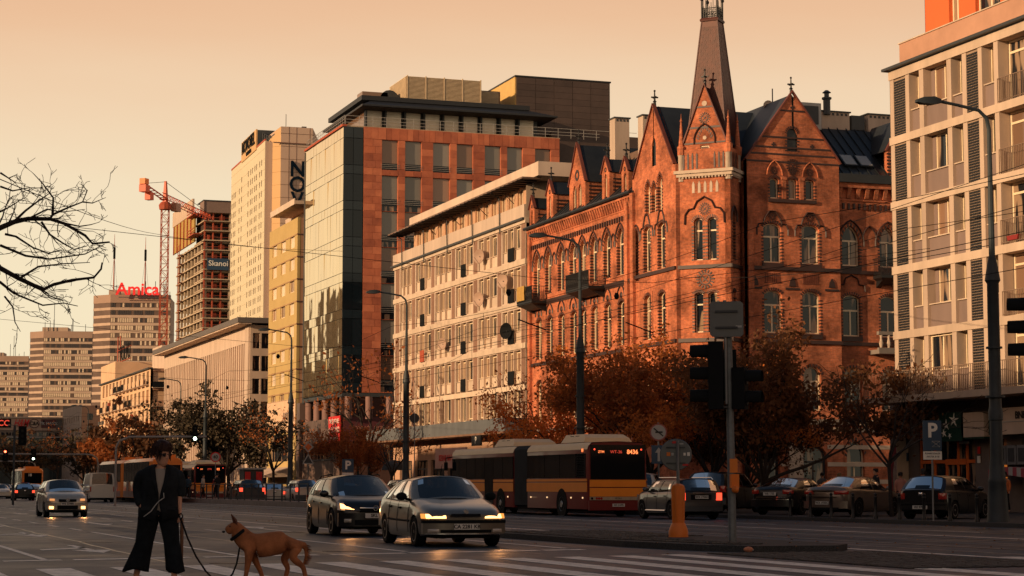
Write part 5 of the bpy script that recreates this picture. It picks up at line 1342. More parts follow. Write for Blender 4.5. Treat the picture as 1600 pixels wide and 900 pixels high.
# small cream block further on
sb = thing('small_cream_block', 'small cream block with a salmon end wall, between the trees and the tower', 'building', (60.4, 485, 0))
Fs = Fac(sb, 60.4, 521, FX); part('core_wall', MB().box(.3, 16, .0, 35, 0, 20.3), PINKR, sb)
Fs.mb('street_wall', wall_mb(36, .1, 20.5, .3, [(2 + i * 4.2, 3.6 + i * 4.2, 2 + k * 2.9, 3.5 + k * 2.9, None) for i in range(8) for k in range(6)]), PLASW)
for i in range(8):
  for k in range(6): Fs.put('window_pane', bx(1.6, .04, 1.5, GLASS, 'window_pane'), 2 + i * 4.2, 2 + k * 2.9, .2)
for k in range(6):
  for i in range(2): part('end_window', MB().box(1.6 + i * 3.2, 2.9 + i * 3.2, -.04, .2, 2.4 + k * 2.9, 3.9 + k * 2.9), GLASS, sb)
# ---------------------------------------------------------------- three tower blocks of the same pattern
def tower(name_loc, w, d, h, floors, lab, cx, cy, rz, roof=0):
  t = thing('tower_block', lab, 'tower block', (cx, cy, 0), rz, 'concrete tower blocks on the horizon')
  fh = (h - 3.2) / floors; bw = w / 9
  ch = bw * 2.1
  part('core_wall', MB().prism([(ch, .62), (w, .62), (w, d), (.12, d), (.12, ch * .8 + .6)], 0, h, 'z'), TOWERC, t)
  band = MB().box(ch, w - .0, -.1, .6, 0, 1.15).prism([(-.05, ch * .8), (ch, -.1), (ch, .7), (.7, ch * .8 + .5)], 0, 1.15, 'z').mesh('storey_band', TOWERC)
  dk = MB().box(ch, w, .2, .6, 0, fh - 1.15).prism([(.1, ch * .8), (ch, .15), (ch, .7), (.7, ch * .8 + .5)], 0, fh - 1.15, 'z').mesh('window_strip', TOWERD)
  sd = MB().box(-.15, .1, ch * .8, d, 0, 1.15).mesh('side_band', TOWERC); sdk = MB().box(-.02, .1, ch * .8, d, 0, fh - 1.15).mesh('side_strip', TOWERD)
  wm = MB()
  for i in range(26):
    if rnd.random() < .62: x = ch + .3 + i * (w - ch - .5) / 26; wm.box(x, x + (w - ch) / 30, .1, .2, .25, fh - 1.25)
  wms = []
  for v in range(5):
    wm = MB()
    for i in range(26):
      if rnd.random() < .5: x = ch + .3 + i * (w - ch - .5) / 26; wm.box(x, x + (w - ch) / 34, .1, .2, .2, fh - 1.2)
    for i in range(7):
      if rnd.random() < .5: y = ch + i * (d - ch) / 8; wm.box(-.12, 0, y, y + (d - ch) / 14, .2, fh - 1.2)
    wms.append(wm.mesh('window_row', [mat('tower_pane_pale', (.72, .56, .40), .4, var=.2), mat('tower_pane_dark', (.05, .04, .04), .3)][v % 2 if v != 4 else 0]))
  for k in range(floors):
    z = 1 + k * fh
    obj('storey_band', band, t, (0, 0, z)); obj('window_strip', dk, t, (0, 0, z + 1.15)); obj('window_row', wms[(k * 3) % 5], t, (0, 0, z + 1.15))['kind'] = 'stuff'; obj('window_row', wms[(k * 3 + 2) % 5], t, (0, -.03, z + 1.15))['kind'] = 'stuff'
    obj('side_band', sd, t, (0, 0, z)); obj('side_strip', sdk, t, (0, 0, z + 1.15))
  b = MB(); b.box(ch, w, -.15, 2, h - 2.3, h + 1.2).prism([(-.1, ch * .8), (ch, -.15), (ch, .9), (.9, ch * .8 + .6)], h - 2.3, h + 1.2, 'z').box(-.15, .3, ch * .8, d, h - 2.3, h + 1.2)
  part('parapet', b, mat('tower_parapet', (.36, .24, .18), .9, var=.1, scale=.1), t)
  part('roof_plant', MB().box(w * .2, w * .6, 3, d * .7, h, h + 3.5), TOWERC, t)
  for i in range(8):
    x = ch + rnd.uniform(0, w * .8); part('roof_mast', MB().box(x, x + .25, 2, 2.25, h, h + rnd.uniform(2, 9 if i else 16)), DGREY, t)
  return t
t1 = tower('', 33, 22, 81.3, 24, 'tallest grey banded tower block, carrying the red rooftop letters', 111.6, 865, R(-14))
t2 = tower('', 33, 22, 81.0, 24, 'middle grey banded tower block left of the one with red letters', 106.6, 1078, R(-14))
t3 = tower('', 40, 22, 80.8, 24, 'farthest grey tower block cut off by the left picture edge', 88.5, 1293, R(-14))
t = thing('rooftop_letters', 'red letters Amica standing on the roof of the tallest tower block', 'sign', (120.5, 860, 82.6), R(-14))
text('lettering', 'Amica', 7.2, emis('red_letter', (.9, .02, .02), .25, (.8, .03, .03)), t, (9.5, -.5, 1.8), (PI / 2, 0, 0), .3, .16)
part('frame', MB().box(1.5, 18, 0, .2, -1.6, -1.3).box(1.5, 18, 0, .2, -.2, .0), DGREY, t)
for x, y, h, l in ((112 + 9.0, 868, 28, 'thick red and white antenna mast on the tallest tower block, left of the crane'), (134, 866, 27, 'thin antenna mast with side dishes on the tallest tower block, nearer the crane')):
  t = thing('antenna_mast', l, 'mast', (x, y, 81), 0, 'antenna masts'); part('pole', MB().tube([(0, 0, 0), (0, 0, h * .55), (0, 0, h)], [.35, .25, .08], 5), RUST, t); part('collar', MB().tube([(0, 0, h * .62), (0, 0, h * .8)], .5, 6), BLACKM, t)
  part('stay', MB().tube([(-2, 0, 0), (-.2, 0, h * .6)], .06, 3).tube([(2, 0, 0), (.2, 0, h * .6)], .06, 3), DGREY, t)
# ---------------------------------------------------------------- hotel tower
hb = thing('hotel_tower', 'tall cream hotel tower with small square windows and vertical dark letters', 'building', (120.4, 561.6, 0))
ang = FX + R(-1.9)
Fh = Fac(hb, 122.33, 620, ang); Lh = 58.4; TH = 99.7
cx_ = [1.2, 4.6, 7.1, 14.5, 18.6, 30.2, 34.4, 37.2, 41.4, 44.2, 49.4, 52.6]
fh = 3.02; rowz = [TH - 6.5 - fh * k for k in range(31)]
Fh.mb('long_wall', wall_mb(Lh, 0, TH, .5, [(x + .1, x + 1.2, z, z + 1.75, None) for x in cx_ for z in rowz[:26] if not (z > 92 and x < 17)]), HOTELL)
wp_ = MB().box(0, 1.1, .06, .1, 0, 1.75).mesh('window_pane', mat('hotel_window', (.07, .035, .02), .5, spec=.15))
for x in cx_:
  for z in rowz[:25]:
    if z > 92 and x < 17: continue
    Fh.put('window_pane', wp_, x + .1, z)
for k in range(30): Fh.put('joint_line', bx(Lh, .06, .07, mat('hotel_joint', (.50, .40, .26), .8), 'joint_line'), 0, TH - 2.2 - k * fh, -.03)
part('body', MB().add(MB().box(0, Lh, .55, 14, 0, TH - .3), Fac(hb, 122.33, 620, ang).M.to_4x4()).add(MB()), HOTELE, hb, tuple(Vector((122.33 - 120.4, 620 - 561.6, 0))))
Fh.mb('roof_rail', MB().box(0, Lh, -.1, .3, TH, TH + .5), RUST)
Qh = Fac(hb, 120.4, 561.6, 0)
Qh.mb('recess_wall', MB().box(.1, 2.0, 0, 2, 0, TH - .2), HOTELE)
b = MB(); b.rings([[(1.7, .6, 0), (4.0, -2.6, 0), (4.0, 4, 0), (1.7, 4, 0)], [(1.7, .6, TH + .2), (4.0, -2.6, TH + 3.9), (4.0, 4, TH + 3.9), (1.7, 4, TH + .2)]]); Qh.mb('chamfer', b, HOTELY)
b = MB(); b.rings([[(4.0, -2.6, 0), (14.6, -2.6, 0), (16.2, 0, 0), (16.2, 16, 0), (4, 16, 0)], [(4.0, -2.6, TH + 3.9), (13.3, -2.6, TH + 3.9), (15.6, 0, TH + .8), (15.6, 16, TH + .8), (4, 16, TH + 3.9)]]); Qh.mb('end_wall', b, HOTELE)
hj = mat('panel_joint', (.20, .11, .08), .8)
for k in range(28): Qh.put('panel_joint', bx(11.0, .05, .1, hj, 'panel_joint'), 4.0, TH + 1.9 - k * 3.7, -2.66)
for k in range(28): o = Qh.mb('panel_joint', MB().rings([[(1.68, .57, 0), (3.98, -2.66, 0), (3.98, -2.6, 0), (1.7, .6, 0)], [(1.68, .57, .1), (3.98, -2.66, .1), (3.98, -2.6, .1), (1.7, .6, .1)]]), mat('panel_joint_y', (.45, .28, .12), .8), 0, TH + 1.9 - 3.7 - k * 3.7)
for x in (6.3, 8.5, 12.4): Qh.mb('panel_joint', MB().box(x, x + .08, -2.66, -2.6, 0, TH + 3.9), hj)
Qh.mb('service_rail', MB().box(1.8, 15.2, -2.9, -2.6, TH - 1.0, TH - .7), hj)
for i, l in enumerate('NOVO'): text('wall_letter', l, 6.3, mat('navy_letter', (.006, .014, .026), .9, spec=.02), hb, (8.9, -2.9, TH - 8.4 - i * 4.45), (PI / 2, 0, 0), .2, .10, xs=.95)
Qh.mb('roof_aerial', MB().tube([(6, 0, TH + 3.9), (6, 0, TH + 8)], .1, 4).box(6.5, 11.5, 1, 2, TH + 3.9, TH + 4.6).box(11, 12.3, 1, 2, TH + 3.9, TH + 4.9), DGREY)
t = thing('hotel_roof_sign', 'dark rooftop letters NOVOTEL on a tan board above the hotel roof', 'sign', (121.3, 600, TH), ang)
part('board', MB().box(-.5, 25, .1, .5, -.5, 5.6), HOTELY, t)
text('lettering', 'NOVOTEL', 5.2, BLACKM, t, (12.2, 0, 3.2), (PI / 2, 0, 0), .15, .08, xs=.92); text('lettering', 'WARSZAWA', 1.5, BLACKM, t, (13.0, -.02, .55), (PI / 2, 0, 0), .1, .05)
b = MB()
for i in range(8): b.tube([(27 + .8 * i, 2 + i * .4, 0), (25 + .8 * i, 2 + i * .4, 4.6 - .3 * i)], .12, 4); b.tube([(25 + 1.4 * i, 2, 4.6 - .4 * i), (26.5 + 1.4 * i, 2, 4.3 - .4 * i)], .12, 4)
b.box(24.6, 25, .5, 8, 0, 5.4).box(25, 37, 2, 2.2, 1.5, 1.7).box(25, 37, 6, 6.2, 2.6, 2.8)
part('scaffold', b, DGREY, t); part('plant_box', MB().box(25.5, 38, 3, 9, 0, 2.2), DGREY, t)
# ---------------------------------------------------------------- tower under construction
cb = thing('unfinished_tower', 'unfinished concrete tower with open floors, scaffolds and yellow formwork', 'building', (126, 687, 0))
Fc = Fac(cb, 126, 741, FX); Qc = Fac(cb, 126, 687, 0)
for k in range(28):
  z = 4 + k * 3.37
  if z < 88: Fc.put('floor_slab', bx(54, 20, .45, CONC, 'floor_slab'), 0, z, 0)
  Qc.put('floor_slab', bx(13, 18, .4, CONC, 'floor_slab'), 0, z + .6, -1.2)
for i in range(9): Fc.put('column', bx(1.1, .8, 86, CONC, 'column'), 1 + i * 6.5, 0, .6)
for i in range(5): Qc.put('column', bx(.45 if i != 3 else 1.1, .6, 98, CONC if i in (3,) else RUST, 'column'), .2 + i * 2.9, 0, -.6)
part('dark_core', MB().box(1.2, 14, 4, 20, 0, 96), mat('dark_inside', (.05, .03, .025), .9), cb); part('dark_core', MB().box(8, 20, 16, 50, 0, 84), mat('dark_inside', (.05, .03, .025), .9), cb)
for k in range(27):
  z = 4 + k * 3.37; Qc.mb('site_rail', MB().box(0, 13, -1.1, -1.05, z + 1.9, z + 2.0).box(1.5 + (k % 3) * 2, 2.5 + (k % 3) * 2.5, .5, .9, z + 1, z + 2.8), RUST)
b = MB()
for k in range(26): b.box(9, 12, -1.3, -.2, k * 3.37 + 4, k * 3.37 + 4.2)
for x in (9, 12): b.box(x, x + .25, -1.4, -1.2, 0, 88)
Fc.mb('hoist_mast', b, RUST, 2, 0, 0)
Fc.mb('yellow_formwork', MB().box(0, 43, -1.2, -.6, 86.5, 96.6), YELP); Fc.mb('pale_formwork', MB().box(-1, 40, -1.4, -.7, 96.6, 102), PLAS)
for i in range(6): Fc.mb('formwork_rib', MB().box(7 * i + 2, 7 * i + 2.5, -1.6, -1.2, 86, 96.4), RUST)
for z in (88, 95): Fc.mb('work_platform', MB().box(38, 52, -3, 0, z, z + .4).box(38, 52, -3, -2.8, z + 1, z + 1.3).box(38, 52, -3, -2.8, z + 2, z + 2.3), RUST)
Qc.mb('top_hoarding', MB().box(0, 13, -1.3, -1.2, 95.3, 99.3).box(-.2, -.0, -1.5, 6, 95, 99.6), mat('grey_hoarding', (.24, .16, .13), .8)); Qc.mb('top_edge', MB().box(-.4, 13, -1.6, 10, 99.3, 99.6), DGREY)
t = thing('site_banner', 'dark teal builder banner with white script lettering on the unfinished tower', 'banner', (127.2, 685.5, 76.0), 0)
part('cloth', MB().box(0, 7.5, 0, .1, -.6, 3.4), BLUES, t); text('lettering', 'Skanoi', 2.6, WHITEP, t, (3.9, -.1, 1.6), (PI / 2, 0, 0), .05, .03)
# ---------------------------------------------------------------- tower crane
cr = thing('tower_crane', 'red tower crane with lattice mast and jib over the construction site', 'crane', (105.2, 641, 0))
b = MB()
hs = 90; w_ = 1.15
for sx in (-1, 1):
  for sy_ in (-1, 1): b.box(sx * w_ - .11, sx * w_ + .11, sy_ * w_ - .11, sy_ * w_ + .11, 0, hs)
for k in range(40):
  z = k * 2.25; s = 1 if k % 2 else -1
  for q in (-1, 1):
    b.tube([(-w_ * s, q * w_, z), (w_ * s, q * w_, z + 2.25)], .09, 3); b.tube([(q * w_, -w_ * s, z), (q * w_, w_ * s, z + 2.25)], .09, 3); b.box(-w_, w_, q * w_ - .06, q * w_ + .06, z - .06, z + .06)
part('mast', b, RUST, cr)
jd = Vector((.636, .764, -.02)); jn = Vector((-.764, .636, 0))
def jp(t, s, z): return tuple(jd * t + jn * s + Vector((0, 0, z)))
b = MB()
for s, z in ((-1, hs + 2.6), (1, hs + 2.6), (0, hs + 4.6)): b.tube([jp(-2, s, z), jp(30, s, z - 2.5)], .15, 4)
for k in range(15):
  a = k * 2; zz = lambda t: -2.5 * t / 30
  for s in (-1, 1): b.tube([jp(a, s, hs + 2.6 + zz(a)), jp(a + 1, 0, hs + 4.6 + zz(a + 1)), jp(a + 2, s, hs + 2.6 + zz(a + 2))], .09, 3)
part('jib', b, REDP, cr)
b = MB().tube([jp(0, -1, hs + 2.6), jp(-14, -1, hs + 5.4)], .25, 4).tube([jp(0, 1, hs + 2.6), jp(-14, 1, hs + 5.4)], .25, 4)
for k in range(7): b.tube([jp(-2 * k, -1, hs + 2.6 + .2 * 2 * k), jp(-2 * k, 1, hs + 2.6 + .2 * 2 * k)], .15, 3)
part('counter_jib', b, REDP, cr)
M_ = Matrix.Rotation(math.atan2(jd.y, jd.x), 4, 'Z')
part('counterweight', MB().cbox(jp(-13, 0, hs + 4.2), 2.6, 2.4, 2.2, 0, M_).cbox(jp(-10, 0, hs + 2.2), 2.2, 2.0, 2.4, 0, M_), REDP, cr); part('counterweight_top', MB().cbox(jp(-13.2, 0, hs + 6.4), 2.4, 2.0, 1.8, 0, M_), ORANGE, cr)
part('tower_head', MB().tube([(0, 0, hs), (0, 0, hs + 8.6)], [1.1, .45], 4), REDP, cr)
part('cab', MB().cbox(jp(4, -1.6, hs + .6), 3.0, 2.0, 2.6, 0, M_), mat('cab_paint', (.45, .22, .15), .5), cr); part('slewing_ring', MB().lathe([(1.9, hs - .6), (2.1, hs + .8), (1.4, hs + 1.8)], (0, 0, 0), 10), RUST, cr)
part('pendant_line', MB().tube([(0, 0, hs + 8.4), jp(27, 0, hs + 2.6)], .1, 3).tube([(0, 0, hs + 8.4), jp(-12, 0, hs + 6)], .08, 3), BLACKM, cr)
# ---------------------------------------------------------------- shopping hall with sign band at the far left
wh = thing('department_store', 'low department store with a row of shop signs and dark glass, at the far left', 'building', (44, 520, 0))
Qw = Fac(wh, 44, 520, 0)
Qw.mb('sign_band', MB().box(-20, 16.3, 0, 20, 15.2, 18.3), mat('store_band', (.50, .36, .28), .8)); Qw.mb('roof_edge', MB().box(-20, 16.5, -.4, 20, 18.3, 18.6), STONE)
Qw.mb('lower_band', MB().box(-20, 16.3, .3, 20, 13.6, 15.1), STONEG); Qw.mb('dark_glass_front', MB().box(-20, 18, .2, 20, 0, 13.5), mat('store_dark_glass', (.020, .030, .036), .15, var=.1)); Qw.mb('canopy_line', MB().box(-20, 18, -.6, 0, 13.4, 13.6), LGREY)
for i in range(18): Qw.put('store_mullion', bx(.12, .1, 13, DGREY, 'store_mullion'), -18 + i * 2, 0, .1)
for i in range(12): Qw.put('band_window', bx(1.2, .1, .8, GLASS, 'band_window'), -2 + i * 1.5, 13.9, .22)
Qw.mb('end_panel', MB().box(14.7, 16.2, -.1, 0, 15.4, 18.1), mat('blurred_poster', (.18, .16, .15), .6, var=.5, scale=.4))
def shs(X, w, m, body, tm, sz, lab, sh=0, oval=False, xs=1):
  t = thing('shop_sign', lab, 'sign', (X, 519.8, 15.9), 0, 'shop signs on the department store')
  if oval:
    for nm, s_, y_, m_ in (('panel', 1, -.02, REDDK), ('inner_panel', .84, -.05, PLAS)): part(nm, MB().add(MB().lathe([(s_, y_), (s_, .15)], (0, 0, 0), 24, 'y'), Matrix.Translation((w / 2, 0, 1.05)) @ Matrix.Diagonal((w / 2, 1, 1.15, 1))), m_, t)
  elif m: part('panel', MB().box(0, w, 0, .2, 0, 2.15), m, t)
  text('lettering', body, sz, tm, t, (w / 2, -.12, 1.05), (PI / 2, 0, 0), .04, .03, shear=sh, xs=xs)
shs(42.6, 5.0, BLACKM, 'CCC', emis('red_neon', (1, .08, .04), .9), 2.0, 'black sign with red letters CCC at the far left')
shs(48.3, 3.4, None, 'H&M', REDS, 2.7, 'red slanted H&M letters between the black sign and the oval one', .4, False, .62)
shs(52.0, 2.6, None, 'C&A', BLACKM, 1.3, 'oval C&A sign in the middle of the sign band', 0, True, .85)
shs(55.0, 3.7, REDDK, 'TK MAXX', LGREY, 1.0, 'dark burgundy TK MAXX sign at the right end of the sign band')
OPA = mat('darkened_grey_stucco', (.15, .13, .12), .85, var=.2)  # colour set dark so the unseen blocks mirror dimly in vehicle windows
OPB = mat('darkened_tan_stucco', (.20, .165, .14), .85, var=.2)  # tan walls darkened likewise, for dimmer reflections and less bounce
# ---------------------------------------------------------------- the other side of the avenue, behind and left of the camera: it shades the road and is mirrored in the glass
def plain_block(lab, x, y0, y1, h, m, nf, dpt=16):
  t = thing('avenue_block', lab, 'building', (x, y0, 0))
  W_ = y1 - y0; Fo = Fac(t, x, y0, PI / 2)
  n = int(W_ / 3.6); fh_ = (h - 4.5) / nf
  Fo.mb('street_wall', wall_mb(W_, 0, h, .3, [(.9 + i * W_ / n, 2.7 + i * W_ / n, 5.2 + k * fh_, 5.2 + k * fh_ + fh_ * .6, None) for i in range(n) for k in range(nf)]), m)
  part('body', MB().box(-dpt, -.35, 0, W_, 0, h - .1), m, t); part('pane_sheet', MB().box(-.3, -.28, .1, W_ - .1, 4.5, h - 1), GLASS, t); Fo.mb('cornice', MB().box(0, W_, -.5, .2, h - .4, h), STONEG)
for lab, y0, y1, h, m, nf in (('tan six storey block across the avenue behind the camera', -60, 33.5, 22, OPB, 5), ('cream block across the avenue beside the crossing', 34, 96, 24.5, OPB, 6), ('grey block across the avenue beyond the crossing', 97, 138, 23, OPA, 6), ('narrow brown block across the avenue', 139, 170, 20, OPB, 5), ('brown block across the avenue, third from the crossing', 172, 262, 20, OPB, 5), ('long cream block across the avenue, far along', 264, 428, 24, OPB, 6), ('tall grey block across the avenue, mirrored in the glass', 430, 540, 52, OPA, 16), ('long grey block across the avenue at its far end', 542, 900, 34, OPA, 9)):
  plain_block(lab, -36, y0, y1, h, m, nf)
t = thing('avenue_block', 'plain block on the near right side of the avenue, behind the camera', 'building', (47, -60, 0)); part('body', MB().box(.3, 16, 0, 108, 0, 20), PLASG, t)
F3 = Fac(t, 47, 48, FX); F3.mb('street_wall', wall_mb(108, 0, 20, .3, [(1 + i * 3.6, 2.8 + i * 3.6, 5 + k * 3, 6.8 + k * 3, None) for i in range(29) for k in range(5)]), PLASG); part('pane_sheet', MB().box(.26, .29, .1, 107.9, 4.5, 19), GLASS, t)
t = thing('avenue_block', 'wide block closing the view behind the camera', 'building', (-40, -180, 0)); part('body', MB().box(0, 120, -15, 0, 0, 26), PLASG, t); part('pane_row', MB().box(2, 118, 0, .05, 5, 6.5).box(2, 118, 0, .05, 9, 10.5).box(2, 118, 0, .05, 13, 14.5).box(2, 118, 0, .05, 17, 18.5).box(2, 118, 0, .05, 21, 22.5), GLASS, t)  # added across the avenue, out of view, to darken reflections
b = MB(); b.box(-1.0, -.82, 34, 700, -.1, .13); part('kerb', b, PAVE)['kind'] = 'structure'
b = MB(); b.face([(-36, 34, .12), (-1.0, 34, .12), (-1.0, 700, .12), (-36, 700, .12)]); part('far_pavement', b, PAVE, recalc=False)['kind'] = 'structure'
# ---------------------------------------------------------------- cars
def lerp(a, b, t): return a + (b - a) * t
def smooth_interp(keys, x):
  """piecewise cubic through (x, value...) keys"""
  if x <= keys[0][0]: return keys[0][1:]
  if x >= keys[-1][0]: return keys[-1][1:]
  for i in range(len(keys) - 1):
    if keys[i][0] <= x <= keys[i + 1][0]:
      a, b = keys[i], keys[i + 1]; t = (x - a[0]) / (b[0] - a[0])
      p = keys[i - 1] if i else a; q = keys[i + 2] if i + 2 < len(keys) else b
      out_ = []
      for k in range(1, len(a)):
        m0 = (b[k] - p[k]) / (b[0] - p[0]) * (b[0] - a[0]) if b[0] != p[0] else 0
        m1 = (q[k] - a[k]) / (q[0] - a[0]) * (b[0] - a[0]) if q[0] != a[0] else 0
        d = b[k] - a[k]
        if d == 0: m0 = m1 = 0
        else:
          m0 = max(min(m0 / d, 3), 0) * d; m1 = max(min(m1 / d, 3), 0) * d
        t2, t3 = t * t, t * t * t
        out_.append((2 * t3 - 3 * t2 + 1) * a[k] + (t3 - 2 * t2 + t) * m0 + (-2 * t3 + 3 * t2) * b[k] + (t3 - t2) * m1)
      return out_
CARS = {}
def car(kind, paint, name, label, loc, rz, lit='', plate=None, front=True, group=None, rackm=None, trim=None):
  """x forward, length along x; front bumper at x=0, rear at x=-L; origin on the ground under the front centre.
  keys: body profile (x, z_low, z_belt, z_deck, halfwidth)"""
  K = kind; L, Wd, H = K['L'], K['W'] / 2, K['H']
  t = thing(name, label, K.get('cat', 'car'), loc, rz, group)
  prof = K['prof']; wr = K['wr']; ax_ = K['axles']
  xs = set()
  n = 56
  for i in range(n + 1): xs.add(round(-L * i / n, 4))
  for a in ax_:
    for i in range(-9, 10): xs.add(round(a + wr * 1.14 * math.sin(i / 9 * PI / 2), 4))
  xs = sorted(x for x in xs if -L <= x <= 0)
  xs = [x for i, x in enumerate(xs) if i == 0 or x - xs[i - 1] > .012]
  body = MB(); rr = []
  for x in xs:
    zl, zb, zd, hw = smooth_interp(prof, x)
    arch = 0
    for a in ax_:
      d = abs(x - a); R_ = wr * 1.14
      if d < R_: arch = max(arch, wr + math.sqrt(R_ * R_ - d * d) * .98)
    z0 = max(zl, arch)
    ih = hw * .995
    side = []
    H_ = zb - zl
    # half section from sill to deck centre
    lv = [0, .10, .30, .52, .72, .86, .95, 1.0]; wv = [.945, .985, 1.0, 1.0, .985, .965, .945, .915]
    if K.get('crease'): wv = [.94, .985, 1.0, .993, .998, .972, .945, .91]
    for l, w in zip(lv, wv):
      z = zl + H_ * l
      if z < z0: z = z0 + (l - 0) * .012
      side.append((x, hw * w, z))
    side.append((x, hw * .86, lerp(zb, zd, .45) + .006)); side.append((x, hw * .72, lerp(zb, zd, .8) + .008)); side.append((x, hw * .36, zd)); side.append((x, 0, zd + .006))
    ring = [(x, 0, zl if not arch else zl + .05), (x, hw * .62, zl if not arch else zl + .05)] + [(x, hw * .93 if not arch else hw * .64, z0)] + side
    full = ring + [(p[0], -p[1], p[2]) for p in reversed(ring[1:-1])]
    rr.append(full)
  # round the nose and tail in plan
  nr = []
  for r in rr:
    q = []
    for p in r:
      x = p[0]; y = p[1]; u = abs(y) / Wd
      if x > -.6: x = x - K.get('nose', .16) * (u ** 2.6) * (1 - (-x) / .6)
      if x < -L + .5: x = x + K.get('tail', .12) * (u ** 2.6) * (1 - (x + L) / .5)
      q.append((x, y, p[2]))
    nr.append(q)
  body.rings(nr, True, True)
  part('body', body, paint, t, smooth=38)
  # greenhouse
  g = K['cab']      # dict: windscreen base x, top x, rear top x, rear base x; belt z front/rear; roof z
  wb_, wt_, rt_, rb_ = g['ws'][0], g['ws'][1], g['rw'][0], g['rw'][1]
  zr = H; tw = g.get('tw', .74) * Wd; bwid = g.get('bw', .90) * Wd
  def belt(x): zl, zb, zd, hw = smooth_interp(prof, x); return zb, zd, hw
  npl = g['pillars']        # fractions along side: list of (f0,f1,'g'/'p')
  # side grid: param s 0..1 from A pillar to rear pillar; bottom x = lerp(wb,rb), top x = lerp(wt,rt)
  def sidept(s, v, sg):
    xb = lerp(wb_ - g.get('ab', .0), rb_ + g.get('cb', .0), s); xt = lerp(wt_ - .05, rt_ + .05, s)
    zb, zd, hw = belt(xb); x = lerp(xb, xt, v)
    z0 = zb - .02; zt = zr - .075 - g.get('fall', .03) * (s ** 2) - .035 * ((1 - s) ** 4)
    z = lerp(z0, zt, v); y = lerp(bwid * hw / Wd, tw, v ** 1.15) + .035 * math.sin(PI * v) * .8
    if s < .06: y -= .05 * (1 - s / .06) * (1 - v)
    return (x, y * sg, z)
  V = [0, .07, .28, .5, .72, .9, .955, 1.0]
  pm = MB();
  def inset_panel(mbp, mbg, s0, s1, sg, kind_):
    N = max(2, int((s1 - s0) * 16))
    rows = [[sidept(lerp(s0, s1, i / N), v, sg) for i in range(N + 1)] for v in V]
    for j in range(len(V) - 1):
      for i in range(N):
        q = [rows[j][i], rows[j][i + 1], rows[j + 1][i + 1], rows[j + 1][i]]
        if kind_ == 'g' and 1 <= j < len(V) - 2: mbg.face([(p[0], p[1] - sg * .012, p[2]) for p in q])
        else: mbp.face(q)
  for sg in (1, -1):
    for f0, f1, kd in npl:
      gm_ = MB(); inset_panel(pm, gm_, f0, f1, sg, kd)
      if gm_.f: part('side_window', gm_, CARGL, t, smooth=60)
  # windscreen and rear window strips
  def cross(xb, xt, s, vv, front_):
    zb, zd, hw = belt(xb)
    yb = bwid * hw / Wd; res = []
    for v in vv:
      row = []
      for i in range(13):
        u = -1 + 2 * i / 12
        a = sidept(s, v, 1); y = a[1] * u
        bul = (1 - u * u) * (.16 if front_ else .09)
        x = a[0] + (bul if front_ else -bul)
        zc = lerp(zd + .0, zr - .015, v); z = lerp(a[2], zc, 1 - abs(u) ** 2.5)
        row.append((x, y, z))
      res.append(row)
    return res
  for s, xb, xt, fr_ in ((0, wb_, wt_, True), (1, rb_, rt_, False)):
    rows = cross(xb, xt, s, V, fr_)
    gm_ = MB()
    for j in range(len(V) - 1):
      for i in range(12):
        q = [rows[j][i], rows[j][i + 1], rows[j + 1][i + 1], rows[j + 1][i]]
        if 1 <= j < len(V) - 2 and 1 <= i < 11: gm_.face([(p[0] - (.012 if fr_ else -.012), p[1], p[2]) for p in q])
        else: pm.face(q)
    part('windscreen' if fr_ else 'rear_window', gm_, CARGL, t, smooth=60)
  # roof
  rowsr = []
  Nr = 12
  for i in range(Nr + 1):
    s = i / Nr; a = sidept(s, 1, 1); row = []
    zmid = zr - .010 * (2 * s - 1) ** 2 - g.get('fall', .03) * .8 * s ** 2 - .02 * (1 - s) ** 4
    for k in range(13):
      u = -1 + 2 * k / 12
      bx_ = (1 - u * u) * (.16 * (1 - s) ** 3 - .09 * s ** 3)
      row.append((a[0] + bx_, a[1] * u, lerp(a[2], zmid, (1 - abs(u) ** 2.6))))
    rowsr.append(row)
  for i in range(Nr):
    for k in range(12): pm.face([rowsr[i][k], rowsr[i][k + 1], rowsr[i + 1][k + 1], rowsr[i + 1][k]])
  part('cabin_frame', pm, K.get('roofm', paint), t, smooth=42)
  # interior
  zb, zd, hw = belt(lerp(wb_, rb_, .5))
  b = MB().box(wt_ - .25, wt_ - .40, -.5, -.15, .5, zr - .28); b = MB()
  for y in (-.36, .36): b.cbox((wt_ - .45, y, zb - .05), .14, .44, .62); b.cbox((wt_ - .5, y, zb + .32), .1, .24, .2)
  b.cbox((rt_ + .35 if K.get('hatch', 1) else rt_ + .3, 0, zb - .0), .14, 1.1, .5)
  part('seats', b, INTER, t, smooth=0)
  part('floor_tub', MB().box(rb_ + .15, wb_ - .1, -Wd * .84, Wd * .84, .30, zb - .12), INTER, t)
  part('dashboard', MB().box(wb_ - .35, wb_ - .1, -Wd * .8, Wd * .8, zb - .12, zb + .02), INTER, t)
  part('underbody', MB().box(-L + .25, -.2, -Wd * .62, Wd * .62, .17, .42), BLACKM, t)
  # wheels
  tyre = MB().lathe([(wr * .62, -.10), (wr * .93, -.105), (wr, -.07), (wr, .07), (wr * .93, .105), (wr * .62, .10)], (0, 0, 0), 28, 'y').mesh('tyre', RUBBER, 30)
  rb = MB().lathe([(wr * .16, .075), (wr * .17, .095), (wr * .12, .1)], (0, 0, 0), 12, 'y').lathe([(wr * .60, .04), (wr * .66, .104), (wr * .60, .104)], (0, 0, 0), 28, 'y', caps=False)
  for k in range(K.get('spokes', 5)):
    a = 2 * PI * k / K.get('spokes', 5); M_ = Matrix.Rotation(a, 4, 'Y'); b = MB().prism([(-.045, .02), (.045, .02), (.03, wr * .63), (-.03, wr * .63)], .06, .09, 'y'); rb.add(b, M_)
